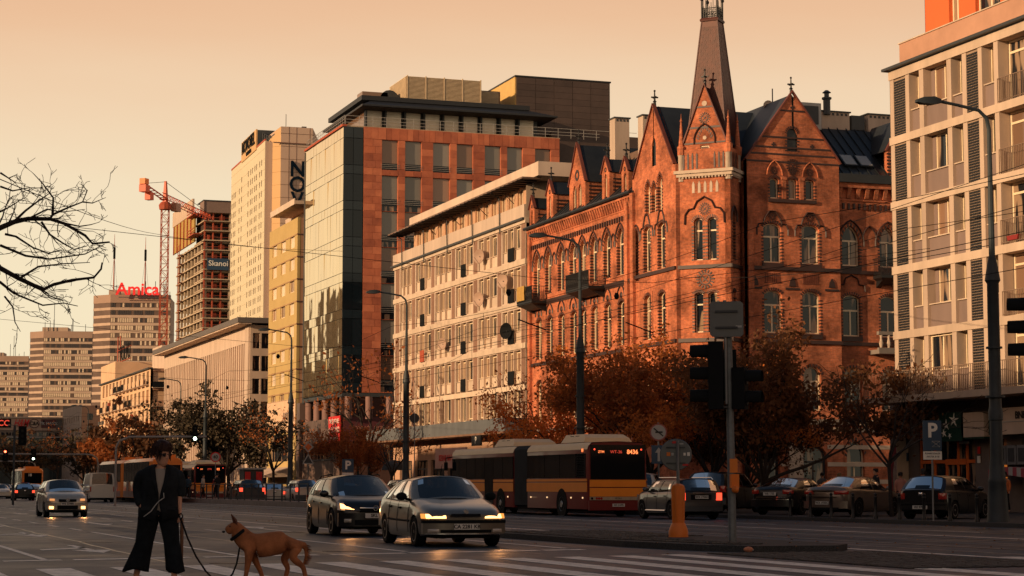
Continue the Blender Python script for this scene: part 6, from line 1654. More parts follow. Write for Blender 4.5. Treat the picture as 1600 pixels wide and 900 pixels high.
  rim = rb.mesh('rim', K.get('rimm', RIM), 30); hubm = MB().lathe([(.01, .02), (wr * .62, .02), (wr * .62, .03)], (0, 0, 0), 20, 'y').mesh('hub_backing', BLACKM)
  for a in ax_:
    for sg in (1, -1):
      w = obj('wheel', tyre, t, (a, (Wd - .115) * sg, wr), (0, 0, 0 if sg > 0 else PI))
      obj('rim', rim, w); obj('hub_backing', hubm, w)
  # mirrors, handles, door seams
  for sg in (1, -1):
    zb, zd, hw = belt(wb_ - .3)
    m = MB().ball((wb_ - .38, (hw * .9 + .16) * sg, zb + .1), (.07, .12, .085), 10, 6).tube([(wb_ - .36, hw * .86 * sg, zb + .03), (wb_ - .38, (hw * .9 + .12) * sg, zb + .06)], .03, 5)
    part('wing_mirror', m, K.get('mirm', paint), t, smooth=50)
  for sg in (1, -1):
    b = MB()
    for x in K['doors']:
      zl, zb, zd, hw = smooth_interp(prof, x)
      pts = [(x, (hw * w + .001) * sg, zl + (zb - zl) * l) for l, w in ((.12, .987), (.3, 1.001), (.52, 1.001), (.72, .986), (.86, .966), (.98, .93))]
      b.tube(pts, .006, 4)
    part('door_seam', b, BLACKM, t)
    for x in K.get('handles', ()):
      zl, zb, zd, hw = smooth_interp(prof, x); z = zl + (zb - zl) * .80
      part('door_handle', MB().cbox((x, (hw * .978 + .012) * sg, z), .17, .03, .035), K.get('handm', paint), t)
    if K.get('strip'):
      pts = []
      for i in range(14):
        x = lerp(ax_[0] - wr * 1.2, ax_[1] + wr * 1.2, i / 13); zl, zb, zd, hw = smooth_interp(prof, x); pts.append((x, (hw * 1.0 + .004) * sg, zl + (zb - zl) * .45))
      part('rubbing_strip', MB().tube(pts, .022, 4), BLACKM, t)
  # lamps and grille: patches hugging the nose / tail
  def nosex(y, rear=False):
    u = abs(y) / Wd
    return (-K.get('nose', .16) * u ** 2.6) if not rear else (-L + K.get('tail', .12) * u ** 2.6)
  def patch(nm, y0, y1, z0, z1, m, rear=False, out_=.012, dz=(0, 0), setb=(0, 0), shape=None, lab=None, dome=.02):
    """a curved lens from (y0,z0) to (y1,z1); setb pushes bottom/top edges back"""
    b = MB(); N = 8; M_ = 4; rows = []
    for j in range(M_ + 1):
      v = j / M_; row = []
      for i in range(N + 1):
        u = i / N; y = lerp(y0, y1, u)
        zz0 = z0 + (shape[0] * u if shape else 0); zz1 = z1 + (shape[1] * u if shape else 0)
        z = lerp(zz0, zz1, v); sgn = -1 if rear else 1
        off = out_ + dome * math.sin(PI * u) * math.sin(PI * v)
        row.append((nosex(y, rear) + sgn * off - sgn * lerp(setb[0], setb[1], v), y, z))
      rows.append(row)
    sgn = 1 if rear else -1
    b.rings([r + [(p[0] + sgn * .10, p[1], p[2]) for p in reversed(r)] for r in rows], True, True)
    return part(nm, b, m, t, smooth=40, label=lab)
  for nm, y0, y1, z0, z1, m, rear, kw in K.get('patches', ()):
    for sg in ((1, -1) if y0 > 0 or kw.get('both') else (1,)):
      mm = m
      if m == 'HL': mm = HEADL if 'h' in lit else HEADD
      if m == 'FL': mm = HEADL if 'f' in lit else HEADD
      if m == 'TL': mm = TAILL if 't' in lit else TAILD
      k2 = {k: v for k, v in kw.items() if k != 'both'}
      patch(nm, y0 * sg, y1 * sg, z0, z1, mm, rear, **k2)
  # number plates
  if plate:
    for rear in ((False,) if front == 'f' else (True,) if front == 'r' else (False, True)):
      z = K['pz'][1 if rear else 0]; x = nosex(0, rear) + (-1 if rear else 1) * K.get('po', (.035, .035))[1 if rear else 0]
      ob = part('number_plate', MB().cbox((x, 0, z), .02, .52, .115), PLATE, t)
      p = text('plate_lettering', plate, .105, BLACKP, ob, (x + (-.012 if rear else .012), 0, z), (PI / 2, 0, -PI / 2 if rear else PI / 2), .001, .0035)
  return t
def paintm(name, c, rough=.28, metal=.35, coat=.7):
  return mat(name, c, rough, metal, var=.04, scale=2, spec=.5, coat=coat)
COAL = paintm('black_car_paint', (.006, .006, .007), .3, .1, .25)
BEIGE = paintm('champagne_car_paint', (.17, .155, .125), .32, .5)
SILV = paintm('warm_silver_paint', (.40, .37, .31), .35, .4)
GRY = paintm('graphite_car_paint', (.07, .07, .072), .32, .4)
BRNZ = paintm('bronze_car_paint', (.16, .125, .10), .3, .5)
DGRN = paintm('dark_green_car_paint', (.010, .016, .015), .3, .3)
WHT = paintm('white_car_paint', (.62, .57, .48), .4, .1)
REDC = paintm('red_car_paint', (.30, .025, .015), .3, .3)
# fastback hatch of the nineties
lag = dict(L=4.51, W=1.752, H=1.433, wr=.30, axles=(-.86, -3.53), nose=.22, tail=.18, strip=1, spokes=7,
  prof=[(-4.51, .42, .80, .84, .72), (-4.42, .34, .92, .97, .80), (-4.1, .28, .95, 1.02, .85), (-3.5, .21, .95, .99, .876), (-2.6, .19, .92, .96, .876), (-1.6, .19, .90, .98, .876), (-1.25, .20, .885, .97, .875), (-.8, .20, .82, .89, .865), (-.35, .22, .735, .80, .84), (-.10, .24, .675, .72, .79), (0, .30, .60, .64, .74)],
  cab=dict(ws=(-1.22, -1.98), rw=(-3.25, -4.12), tw=.70, bw=.935, fall=.06, pillars=[(0, .035, 'p'), (.035, .36, 'g'), (.36, .40, 'p'), (.40, .70, 'g'), (.70, .735, 'p'), (.735, .86, 'g'), (.86, 1, 'p')]),
  doors=(-1.35, -2.33, -3.12), handles=(-2.12, -3.0), mirm=BLACKM, handm=BLACKM,
  patches=[('headlight', .40, .77, .568, .655, 'HL', False, dict(setb=(.0, .07), shape=(0, .0))), ('turn_signal', .79, .85, .565, .66, AMBER, False, dict(setb=(.02, .08))),
    ('grille', -.30, .30, .60, .66, BLACKM, False, dict(setb=(.0, .03), out_=.02)), ('bumper_strip', -.86, .86, .475, .535, BLACKM, False, dict(out_=.05, dome=.0)), ('bumper', -.85, .85, .26, .475, 'PAINT', False, dict(out_=.035, dome=0)),
    ('bumper_mouth', -.52, .52, .285, .345, BLACKM, False, dict(out_=.045, dome=0)), ('fog_light', .55, .76, .29, .36, HEADD, False, dict(out_=.045)), ('chrome_lip', -.80, .80, .255, .272, CHROME, False, dict(out_=.06, dome=0)),
    ('tail_light', .30, .80, .72, .88, 'TL', True, dict()), ('bumper_rear', -.8, .8, .36, .62, 'PAINT', True, dict(out_=.06, dome=0))], pz=(.405, .62), po=(.06, .03))
ast = dict(L=4.42, W=1.81, H=1.50, wr=.33, axles=(-.94, -3.62), nose=.30, tail=.2, spokes=5, crease=1,
  prof=[(-4.42, .42, .86, .95, .74), (-4.33, .32, .98, 1.06, .82), (-4.0, .24, 1.01, 1.08, .87), (-3.4, .20, 1.0, 1.04, .905), (-2.4, .18, .96, 1.0, .905), (-1.5, .18, .93, 1.02, .90), (-1.15, .19, .91, 1.0, .90), (-.75, .20, .87, .95, .885), (-.35, .22, .80, .88, .86), (-.10, .24, .70, .78, .80), (0, .30, .55, .62, .74)],
  cab=dict(ws=(-1.02, -1.98), rw=(-3.85, -4.28), tw=.70, bw=.93, fall=.07, pillars=[(0, .04, 'p'), (.04, .40, 'g'), (.40, .43, 'p'), (.43, .74, 'g'), (.74, .76, 'p'), (.76, .88, 'g'), (.88, 1, 'p')]),
  doors=(-1.4, -2.4, -3.3), handles=(-2.2, -3.1),
  patches=[('headlight', .50, .80, .64, .73, 'HL', False, dict(setb=(.02, .14), shape=(.03, .06))), ('headlight_housing', .36, .86, .60, .78, HEADD, False, dict(setb=(.03, .17), shape=(.03, .05), out_=.0)),
    ('grille', -.36, .36, .60, .70, BLACKM, False, dict(setb=(.0, .04), out_=.02)), ('grille_bar', -.38, .38, .665, .695, CHROME, False, dict(out_=.035, dome=.01)),
    ('bumper', -.86, .86, .24, .56, 'PAINT', False, dict(out_=.03, dome=0)), ('bumper_mouth', -.5, .5, .27, .40, BLACKM, False, dict(out_=.04, dome=0)), ('fog_light', .58, .74, .34, .42, HEADD, False, dict(out_=.045)),
    ('tail_light', .40, .84, .80, .98, 'TL', True, dict())], pz=(.50, .72), po=(.06, .03))
pun = dict(L=4.03, W=1.69, H=1.49, wr=.295, axles=(-.78, -3.29), nose=.26, tail=.14, spokes=6,
  prof=[(-4.03, .40, .85, .95, .72), (-3.95, .32, .98, 1.04, .79), (-3.6, .24, .99, 1.04, .83), (-3.0, .20, .97, 1.0, .845), (-2.0, .18, .94, .99, .845), (-1.2, .19, .93, 1.02, .84), (-.95, .19, .92, 1.01, .84), (-.6, .20, .87, .96, .825), (-.28, .22, .80, .88, .80), (-.08, .24, .70, .76, .74), (0, .30, .56, .60, .68)],
  cab=dict(ws=(-.88, -1.72), rw=(-3.45, -3.88), tw=.72, bw=.93, fall=.05, pillars=[(0, .04, 'p'), (.04, .44, 'g'), (.44, .47, 'p'), (.47, .82, 'g'), (.82, 1, 'p')]),
  doors=(-1.15, -2.15, -2.9), handles=(-1.95,),
  patches=[('headlight', .42, .76, .60, .78, HEADD, False, dict(setb=(.02, .14), shape=(.02, .05), dome=.04)), ('headlight_bulb', .50, .68, .64, .72, AMBER if 0 else mat('warm_bulb', (.7, .4, .2), .2, emit=(1, .4, .12), es=.8), False, dict(setb=(.0, .05), out_=.05)), ('grille', -.34, .34, .60, .70, BLACKM, False, dict(out_=.02)), ('bumper', -.82, .82, .28, .56, 'PAINT', False, dict(out_=.03, dome=0)),
    ('bumper_mouth', -.40, .40, .30, .46, BLACKM, False, dict(out_=.045, dome=0)), ('fog_light', .54, .70, .315, .425, 'FL', False, dict(out_=.05)), ('bumper_lip', -.8, .8, .27, .29, BLACKM, False, dict(out_=.05, dome=0)), ('tail_light', .55, .76, .85, 1.1, 'TL', True, dict())], pz=(.52, .75), po=(.05, .03))
mini = dict(L=4.30, W=1.82, H=1.50, wr=.34, axles=(-.86, -3.53), nose=.22, tail=.16, spokes=5, rimm=mat('dark_rim', (.10, .10, .10), .3, .7),
  prof=[(-4.30, .36, .92, .98, .80), (-4.22, .30, 1.0, 1.04, .85), (-3.8, .26, 1.02, 1.05, .89), (-3.2, .24, 1.01, 1.04, .91), (-2.2, .22, .99, 1.03, .91), (-1.2, .22, .99, 1.08, .90), (-.9, .23, .98, 1.07, .90), (-.5, .24, .94, 1.03, .88), (-.2, .26, .86, .95, .84), (0, .34, .66, .72, .76)],
  cab=dict(ws=(-1.02, -1.60), rw=(-4.0, -4.2), tw=.78, bw=.92, fall=.02, pillars=[(0, .04, 'p'), (.04, .38, 'g'), (.38, .42, 'p'), (.42, .74, 'g'), (.74, .79, 'p'), (.79, .92, 'g'), (.92, 1, 'p')]), roofm=COAL,
  doors=(-1.35, -2.3, -3.2), handles=(-2.1, -3.0),
  patches=[('tail_light', .62, .86, .70, .97, 'TL', True, dict(out_=.03, dome=.03)), ('tailgate_strip', -.36, .36, .945, .975, CHROME, True, dict(out_=.03, dome=0)), ('bumper_rear', -.88, .88, .30, .60, DGREY, True, dict(out_=.06, dome=0)), ('bumper_band', -.86, .86, .50, .62, 'PAINT', True, dict(out_=.075, dome=0)), ('plate_recess', -.40, .40, .72, .90, BLACKM, True, dict(out_=.0, dome=0)),
    ('headlight', .5, .82, .68, .9, HEADD, False, dict(setb=(0, .1)))], pz=(.5, .815), po=(.04, .03))
meg = dict(L=4.63, W=1.81, H=1.45, wr=.33, axles=(-.92, -3.63), nose=.28, tail=.26, spokes=5, crease=1, rimm=mat('dark_rim', (.10, .10, .10), .3, .7), cat='car',
  prof=[(-4.63, .40, .80, .96, .76), (-4.55, .32, .96, 1.05, .83), (-4.2, .26, 1.0, 1.08, .88), (-3.6, .22, .99, 1.06, .905), (-2.4, .20, .95, 1.0, .905), (-1.4, .20, .92, 1.0, .90), (-1.1, .20, .90, .99, .895), (-.6, .21, .83, .92, .87), (-.2, .24, .72, .80, .82), (0, .30, .58, .64, .74)],
  cab=dict(ws=(-1.1, -1.95), rw=(-3.25, -4.05), tw=.68, bw=.92, fall=.05, pillars=[(0, .04, 'p'), (.04, .42, 'g'), (.42, .46, 'p'), (.46, .80, 'g'), (.80, 1, 'p')]),
  doors=(-1.3, -2.4, -3.4), handles=(-2.2, -3.2),
  patches=[('tail_light', .42, .86, .80, .93, 'TL', True, dict(out_=.02)), ('boot_strip', -.66, .66, .93, .96, CHROME, True, dict(out_=.03, dome=0)), ('boot_crease', -.5, .5, .70, .715, BLACKM, True, dict(out_=.02, dome=0)), ('bumper_rear', -.88, .88, .30, .56, 'PAINT', True, dict(out_=.07, dome=0)), ('bumper_lip', -.6, .6, .26, .34, BLACKM, True, dict(out_=.08, dome=0)), ('headlight', .45, .82, .64, .76, HEADD, False, dict(setb=(0, .1)))], pz=(.45, .50), po=(.04, .085))
sed = dict(meg, H=1.42, spokes=10, patches=[('tail_light', .50, .84, .80, .95, 'TL', True, dict(out_=.02)), ('boot_strip', -.6, .6, .66, .69, CHROME, True, dict(out_=.03, dome=0)), ('bumper_rear', -.88, .88, .32, .58, 'PAINT', True, dict(out_=.07, dome=0)), ('bumper_chrome', -.84, .84, .58, .605, CHROME, True, dict(out_=.08, dome=0)), ('headlight', .45, .82, .64, .76, HEADD, False, dict(setb=(0, .1)))], pz=(.45, .80), po=(.04, .03))
golf = dict(L=4.15, W=1.735, H=1.45, wr=.305, axles=(-.85, -3.36), nose=.2, tail=.16, spokes=9,
  prof=[(-4.15, .36, .88, .96, .76), (-4.07, .28, .96, 1.0, .82), (-3.7, .24, .96, 1.0, .85), (-3.0, .20, .95, .98, .868), (-2.0, .19, .92, .97, .868), (-1.3, .19, .90, .98, .865), (-1.0, .20, .89, .97, .86), (-.5, .21, .82, .90, .84), (-.15, .24, .72, .79, .79), (0, .30, .58, .63, .73)],
  cab=dict(ws=(-1.05, -1.8), rw=(-3.6, -4.0), tw=.72, bw=.93, fall=.03, pillars=[(0, .04, 'p'), (.04, .42, 'g'), (.42, .45, 'p'), (.45, .76, 'g'), (.76, 1, 'p')]),
  doors=(-1.3, -2.3, -3.15), handles=(-2.1, -2.95),
  patches=[('tail_light', .60, .82, .66, .86, 'TL', True, dict(out_=.02)), ('bumper_rear', -.84, .84, .32, .56, 'PAINT', True, dict(out_=.07, dome=0)), ('bumper_strip', -.84, .84, .46, .50, BLACKM, True, dict(out_=.085, dome=0)), ('badge', -.07, .07, .78, .88, CHROME, True, dict(out_=.03)), ('headlight', .45, .8, .62, .74, HEADD, False, dict(setb=(0, .08)))], pz=(.45, .40), po=(.04, .085))
van = dict(L=5.3, W=1.95, H=2.25, wr=.34, axles=(-.9, -4.2), nose=.2, tail=.04, spokes=6, cat='van',
  prof=[(-5.3, .35, 1.25, 1.28, .93), (-5.2, .30, 1.28, 1.3, .96), (-4, .25, 1.28, 1.3, .975), (-1.6, .22, 1.25, 1.3, .975), (-1.0, .22, 1.2, 1.28, .96), (-.4, .24, 1.05, 1.15, .93), (0, .3, .75, .8, .85)],
  cab=dict(ws=(-.9, -1.7), rw=(-5.15, -5.22), tw=.86, bw=.97, fall=.0, pillars=[(0, .03, 'p'), (.03, .2, 'g'), (.2, 1, 'p')]), doors=(-1.1, -2.2, -3.4), handles=(-2.0,),
  patches=[('tail_light', .82, .93, .8, 1.2, 'TL', True, dict(out_=.01)), ('headlight', .5, .85, .7, .9, HEADD, False, dict(setb=(0, .1)))], pz=(.5, .6))
suv = dict(golf, L=4.5, W=1.86, H=1.68, wr=.35, axles=(-.9, -3.6), prof=[(-4.5, .4, 1.0, 1.08, .82), (-4.4, .32, 1.08, 1.12, .88), (-3.9, .28, 1.08, 1.12, .92), (-3.0, .25, 1.06, 1.1, .93), (-1.4, .25, 1.03, 1.12, .925), (-1.0, .25, 1.02, 1.1, .92), (-.4, .27, .93, 1.02, .88), (0, .34, .66, .74, .78)],
  cab=dict(ws=(-1.1, -1.85), rw=(-4.15, -4.4), tw=.76, bw=.93, fall=.03, pillars=[(0, .04, 'p'), (.04, .38, 'g'), (.38, .41, 'p'), (.41, .7, 'g'), (.7, .74, 'p'), (.74, .9, 'g'), (.9, 1, 'p')]), doors=(-1.4, -2.4, -3.4), handles=(-2.2, -3.2),
  patches=[('tail_light', .68, .88, .85, 1.1, 'TL', True, dict(out_=.02)), ('bumper_rear', -.9, .9, .34, .62, DGREY, True, dict(out_=.07, dome=0)), ('headlight', .45, .85, .74, .88, HEADD, False, dict(setb=(0, .1)))], pz=(.5, .75), po=(.04, .04))
def mk(kind, paint, *a, **k):
  K = dict(kind); K['patches'] = [tuple(paint if (isinstance(v, str) and v == 'PAINT') else v for v in p) for p in kind['patches']]
  return car(K, paint, *a, **k)
SOUTH = -PI / 2     # car heads towards the camera (-Y)
NORTH = PI / 2
c_lag = mk(lag, BEIGE, 'hatchback_car', 'champagne fastback with lit headlights and plate CA 2281 KB, foremost in the middle lane', (12.35, 38.3, 0), SOUTH - R(3), 'h', 'CA 2281 KB')
part('aerial', MB().tube([(-2.1, 0, 1.42), (-1.96, 0, 1.66)], .006, 4), BLACKM, c_lag)
part('badge', MB().cbox((-.02, 0, .70), .02, .07, .09, 0, Matrix.Rotation(.78, 4, 'X')), CHROME, c_lag)
c_ast = mk(ast, COAL, 'hatchback_car', 'black hatchback with glowing orange headlamp, just behind the champagne fastback', (12.95, 47.3, 0), SOUTH - R(2), 'h', 'SKL 0')
part('badge', MB().lathe([(.05, .0), (.065, .0), (.065, .01), (.05, .01)], (.04, 0, .68), 14, 'x', caps=False).cbox((.045, 0, .68), .01, .12, .012), CHROME, c_ast)
for sg in (1, -1): part('roof_rail', MB().tube([(-2.1, .60 * sg, 1.46), (-2.3, .61 * sg, 1.50), (-3.6, .58 * sg, 1.46), (-3.8, .57 * sg, 1.40)], .015, 5), BLACKM, c_ast)
c_pun = mk(pun, SILV, 'small_car', 'silver small car with two bright fog lamps coming on at the far left', (9.65, 80.9, 0), SOUTH, 'f', 'WE 5598R')
part('badge', MB().lathe([(.01, .03), (.07, .03), (.07, .0)], (.01, 0, .66), 12, 'x'), CHROME, c_pun)
c_min = mk(mini, GRY, 'crossover_car', 'grey crossover with lit red tail lamps and roof rails, seen from behind', (30.5, 71.2, 0), NORTH, 't', 'WX 7706N', front='r')
for sg in (1, -1): part('roof_rail', MB().tube([(-1.9, .66 * sg, 1.44), (-2.0, .66 * sg, 1.52), (-3.7, .66 * sg, 1.52), (-3.85, .66 * sg, 1.44)], .02, 5), CHROME, c_min)
for sg in (1, -1): part('sill_strip', MB().tube([(-1.3, .92 * sg, .32), (-3.1, .92 * sg, .32)], .03, 5), CHROME, c_min)
mk(meg, BRNZ, 'saloon_car', 'bronze saloon parked askew behind black bollards, nose away', (37.9, 66.8, .12), R(33), '', 'WX 1935C', front='r')
mk(golf, COAL, 'hatchback_car', 'black hatchback parked by the parking sign, below the orange shop frame', (37.9, 60.8, .12), R(35), '', 'WI 9787J', front='r')
mk(sed, COAL, 'saloon_car', 'black saloon with reddish tail lamps parked left of the bronze saloon', (37.9, 71.8, .12), R(38), '', 'WB 1735', front='r')
mk(suv, COAL, 'estate_car', 'tall black car half hidden behind the grey signal pole', (37.4, 77.5, .12), R(42), '')
mk(suv, WHT, 'estate_car', 'pale roofed car in the dark between the crossover and the signal pole', (35.6, 83.8, .12), R(60), '')
# parked and queueing cars further off
g_far = 'cars queueing far up the avenue'
far = [(suv, GRY, 28.7, 137, NORTH, 't', 'grey car with red lamps behind the railing, nearest the bus shelter'), (golf, WHT, 31.0, 140, NORTH, 't', 'pale roofed hatchback behind the middle of the railing'), (suv, WHT, 32.6, 137, NORTH, 't', 'white car behind the right part of the railing'), (golf, WHT, 36.2, 139, NORTH, '', 'pale hatchback parked below the small blue parking sign'), (suv, SILV, 38.4, 132, NORTH, '', 'silver car showing above the roof of the black hatchback'), (golf, SILV, 30.6, 118, NORTH, 't', 'silver hatchback behind the right end of the railing, left of the black hatchback'),
   (lag, SILV, 33.8, 96, NORTH, '', 'silver fastback showing between the black hatchback and the champagne car')]
for kd, pt, x, y, rz, lt, lb in far: mk(kd, pt, 'parked_car', lb, (x, y + 4, 0), rz, lt, group='cars behind the tram stop railing')
q = [(golf, COAL, 17.4, 180, NORTH, 't', 'black car with two red tail lamps, nearest of the far left queue'), (sed, WHT, 17.9, 203, SOUTH, 'h', 'white saloon coming on at the left edge, left of the black car'), (pun, SILV, 19.2, 214, SOUTH, 'h', 'small silver car coming on between the white saloon and the black car'), (suv, REDC, 23.2, 240, NORTH, 't', 'red car above the black car in the far left queue'),
  (golf, GRY, 20.6, 226, SOUTH, 'h', 'grey oncoming car deepest in the far left queue'), (meg, SILV, 19.9, 196, NORTH, 't', 'silver saloon just left of the oncoming small car'), (van, WHT, 21.0, 160, NORTH, '', 'white panel van between the small silver car and the tram')]
for kd, pt, x, y, rz, lt, lb in q: mk(kd, pt, 'van' if kd is van else 'queueing_car', lb, (x, y, 0), rz, lt, group=g_far)
# the lit headlamps really shine
for cc, zz, yy in ((c_lag, .61, .6), (c_ast, .69, .66), (c_pun, .37, .62)):
  for sg in (1, -1):
    l = bpy.data.lights.new('headlamp_beam', 'SPOT'); l.energy = 40; l.color = (1, .42, .14); l.spot_size = R(46); l.spot_blend = .9; l.shadow_soft_size = .06
    o = bpy.data.objects.new('headlamp_beam', l); C.objects.link(o); o.parent = cc; o.location = (.16, yy * sg, zz); o.rotation_euler = (0, R(-90 + 9) + PI, 0) if False else (Vector((1, 0, -.16)).to_track_quat('-Z', 'Y').to_euler())
# ---------------------------------------------------------------- articulated bus, seen from behind
BUSO = mat('bus_orange', (.95, .29, .02), .45, .0, var=.06, coat=.15)
BUSR = mat('bus_burgundy', (.16, .012, .010), .45, .0, var=.1, coat=.12)
BUSG = glassmat('bus_glass', (.006, .008, .010), .05, .2, var=.2)
BUSW = mat('bus_cream_roof', (.74, .55, .32), .5, var=.06)
BELL = mat('rubber_bellows', (.045, .048, .05), .8, var=.15)
def bus(label, X, Y, txt, front_gap=1.0):
  t = thing('articulated_bus', label, 'bus', (X, Y, 0)); hw = 1.275
  def sec(y0, y1, rear):
    r = []
    for y, ins in ((y0, .06), (y0 + .12, 0), (y1 - .12, 0), (y1, .06)):
      h = hw - ins; r.append([(-h, y, .30), (-h, y, 2.62), (-h + .05, y, 2.78), (-h + .2, y, 2.92), (0, y, 2.97), (h - .2, y, 2.92), (h - .05, y, 2.78), (h, y, 2.62), (h, y, .30)])
    b = MB().rings(r, True, True); part('body', b, BUSR, t, smooth=30)
    rb = MB()
    rr = []
    for y in (y0 + .05, y1 - .05): rr.append([(-hw - .004, y, 2.66), (-hw + .05, y, 2.80), (-hw + .2, y, 2.945), (0, y, 2.99), (hw - .2, y, 2.945), (hw - .05, y, 2.80), (hw + .004, y, 2.66)])
    part('roof', rb.rings(rr, False, False), BUSW, t, smooth=50)
  sec(0, 7.2, True); sec(8.9, 17.9, False)
  # bellows
  b = MB(); rr = []
  for i in range(29):
    y = 7.2 + 1.7 * i / 28; h = hw - (.02 if i % 2 else .10); rr.append([(-h, y, .4), (-h, y, 2.80), (-h + .2, y, 2.95 - (.0 if i % 2 else .06)), (h - .2, y, 2.95 - (.0 if i % 2 else .06)), (h, y, 2.8), (h, y, .4)])
  part('bellows', b.rings(rr, True, True), BELL, t)
  for s in (-1, 1):
    X0 = s * (hw + .006)
    for y0, y1 in ((.08, 7.15), (8.95, 17.8)):
      ys_ = []
      part('orange_band', MB().box(X0 - .008, X0 + .008, y0, y1, .98, 1.36), BUSO, t); part('orange_stripe', MB().box(X0 - .008, X0 + .008, y0, y1, 1.40, 1.50), BUSO, t)
    wins = [(1.3, 3.1), (3.15, 4.9), (4.95, 7.1), (8.95, 10.3), (10.35, 11.6), (12.9, 14.2), (14.25, 15.5), (16.7, 17.75)]
    for y0, y1 in wins: part('side_window', MB().box(X0 - .012, X0 + .012, y0, y1, 1.54, 2.50), BUSG, t)
    for y0, y1 in ((11.65, 12.85), (15.55, 16.65), (3.7, 4.9) if s > 0 else (0, 0)):
      if y1: part('door', MB().box(X0 - .014, X0 + .014, y0, y1, .35, 2.5), BUSG, t)
    b = MB()
    for k in range(14): b.box(X0 - .012, X0 + .02, .35, 1.15, 1.58 + k * .066, 1.61 + k * .066)
    part('engine_grille', b, LGREY, t); part('grille_back', MB().box(X0 - .012, X0 + .010, .2, 1.25, 1.54, 2.5), BLACKM, t)
    for y in (2.9, 10.6, 16.1):
      part('wheel_arch', MB().lathe([(.60, -.012), (.60, .012), (.02, .012)], (X0 + s * .004, y, .52), 24, 'x'), BLACKM, t)
      w = part('wheel', MB().lathe([(.02, -.1), (.47, -.12), (.49, -.06), (.49, .0), (.3, .02), (.3, -.03), (.02, -.02)], (0, 0, 0), 24, 'x'), RUBBER, t, (X0 - s * .02 if s > 0 else X0 + .02, y, .49), (0, 0, 0 if s > 0 else PI), 30)
      part('rim', MB().lathe([(.02, .03), (.12, .04), (.14, .0), (.27, -.01), (.29, .02), (.29, -.05)], (.02, 0, 0), 20, 'x'), RIM, w, smooth=30)
  for y in (.5, 1.8, 4.6, 6.6, 9.6, 12.1, 14.3): part('side_marker', MB().box(-hw - .02, -hw, y, y + .09, .72, .78), emis('marker_lamp', (1, .6, .3), 1.2), t)
  part('underbody', MB().box(-1.1, 1.1, .4, 17.5, .22, .45), BLACKM, t)
  for y in (1.0, 9.6): part('roof_pod', MB().rings([[(-1.05, y, 2.97), (-.95, y + .1, 3.15), (.95, y + .1, 3.15), (1.05, y, 2.97)], [(-1.05, y + .5, 2.97), (-.85, y + .5, 3.3), (.85, y + .5, 3.3), (1.05, y + .5, 2.97)], [(-1.05, y + 2.6, 2.97), (-.85, y + 2.5, 3.3), (.85, y + 2.5, 3.3), (1.05, y + 2.6, 2.97)]]), BUSW, t); part('pod_vent', MB().box(-.90, -.86, y + .9, y + 1.3, 3.1, 3.24).box(-.9, -.86, y + 1.5, y + 1.9, 3.1, 3.24), BLACKM, t)
  # rear
  part('rear_window', MB().box(-1.16, 1.16, -.03, .05, 1.48, 2.84), BUSG, t); part('rear_orange_panel', MB().box(-1.2, 1.2, -.03, .05, .80, 1.14), BUSO, t); part('rear_orange_panel', MB().box(-1.2, 1.2, -.035, .05, 1.18, 1.46), BUSO, t)
  part('rear_shelf', MB().box(-1.2, 1.2, -.06, .05, .66, .79), mat('worn_steel_band', (.62, .50, .36), .35, .4, var=.2, scale=4), t); part('rear_bumper', MB().box(-1.24, 1.24, -.08, .05, .26, .64), BUSR, t)
  for i, x in enumerate((-1.12, -.92, -.82, -.72, 1.08)): part('rear_lamp', MB().lathe([(.05, -.075), (.05, -.05)], (x, 0, .725), 12, 'y'), BLACKM if i in (0, 4) else TAILD, t)
  for x in (-1.0, 1.0): part('high_tail_lamp', MB().lathe([(.035, -.045), (.035, -.02)], (x, 0, 2.66), 10, 'y'), TAILL, t)
  text('line_number', txt[0], .24, LED, t, (.62, -.05, 2.56), (PI / 2, 0, 0), .004, .003); text('depot_mark', txt[1], .17, emis('led_red', (.9, .08, .04), .7), t, (-.08, -.05, 2.56), (PI / 2, 0, 0), .004); text('maker_name', txt[2], .13, LED, t, (-.72, -.05, 2.56), (PI / 2, 0, 0), .004, .0)
  pl = part('number_plate', MB().box(-.26, .26, -.10, -.08, .40, .52), PLATE, t); text('plate_lettering', 'WI 2149R', .10, BLACKP, pl, (0, -.105, .46), (PI / 2, 0, 0), .001, .003)
  text('rear_lettering', 'METRO', .09, BLACKP, t, (.0, -.064, .725), (PI / 2, 0, 0), .001); text('fleet_number', txt[0][:2], .2, LED, t, (-hw - .012, .55, 2.62), (PI / 2, 0, FX), .003)
  # front
  part('front_window', MB().box(-1.15, 1.15, 17.85, 17.93, 1.0, 2.8), BUSG, t); part('front_mirror', MB().tube([(-1.2, 17.8, 2.6), (-1.5, 18.1, 2.55), (-1.5, 18.1, 2.3)], .03, 5).box(-1.58, -1.42, 18.05, 18.15, 1.95, 2.35), BLACKM, t)
  return t
bus('orange and burgundy articulated bus with fleet number 8436, seen from behind', 30.33, 74.5, ('8436', 'WT-36', 'ZTM'))
bus('distant bus with two red lamps and red route display behind the stop', 30.2, 160, ('02', 'ZTM', '522'))
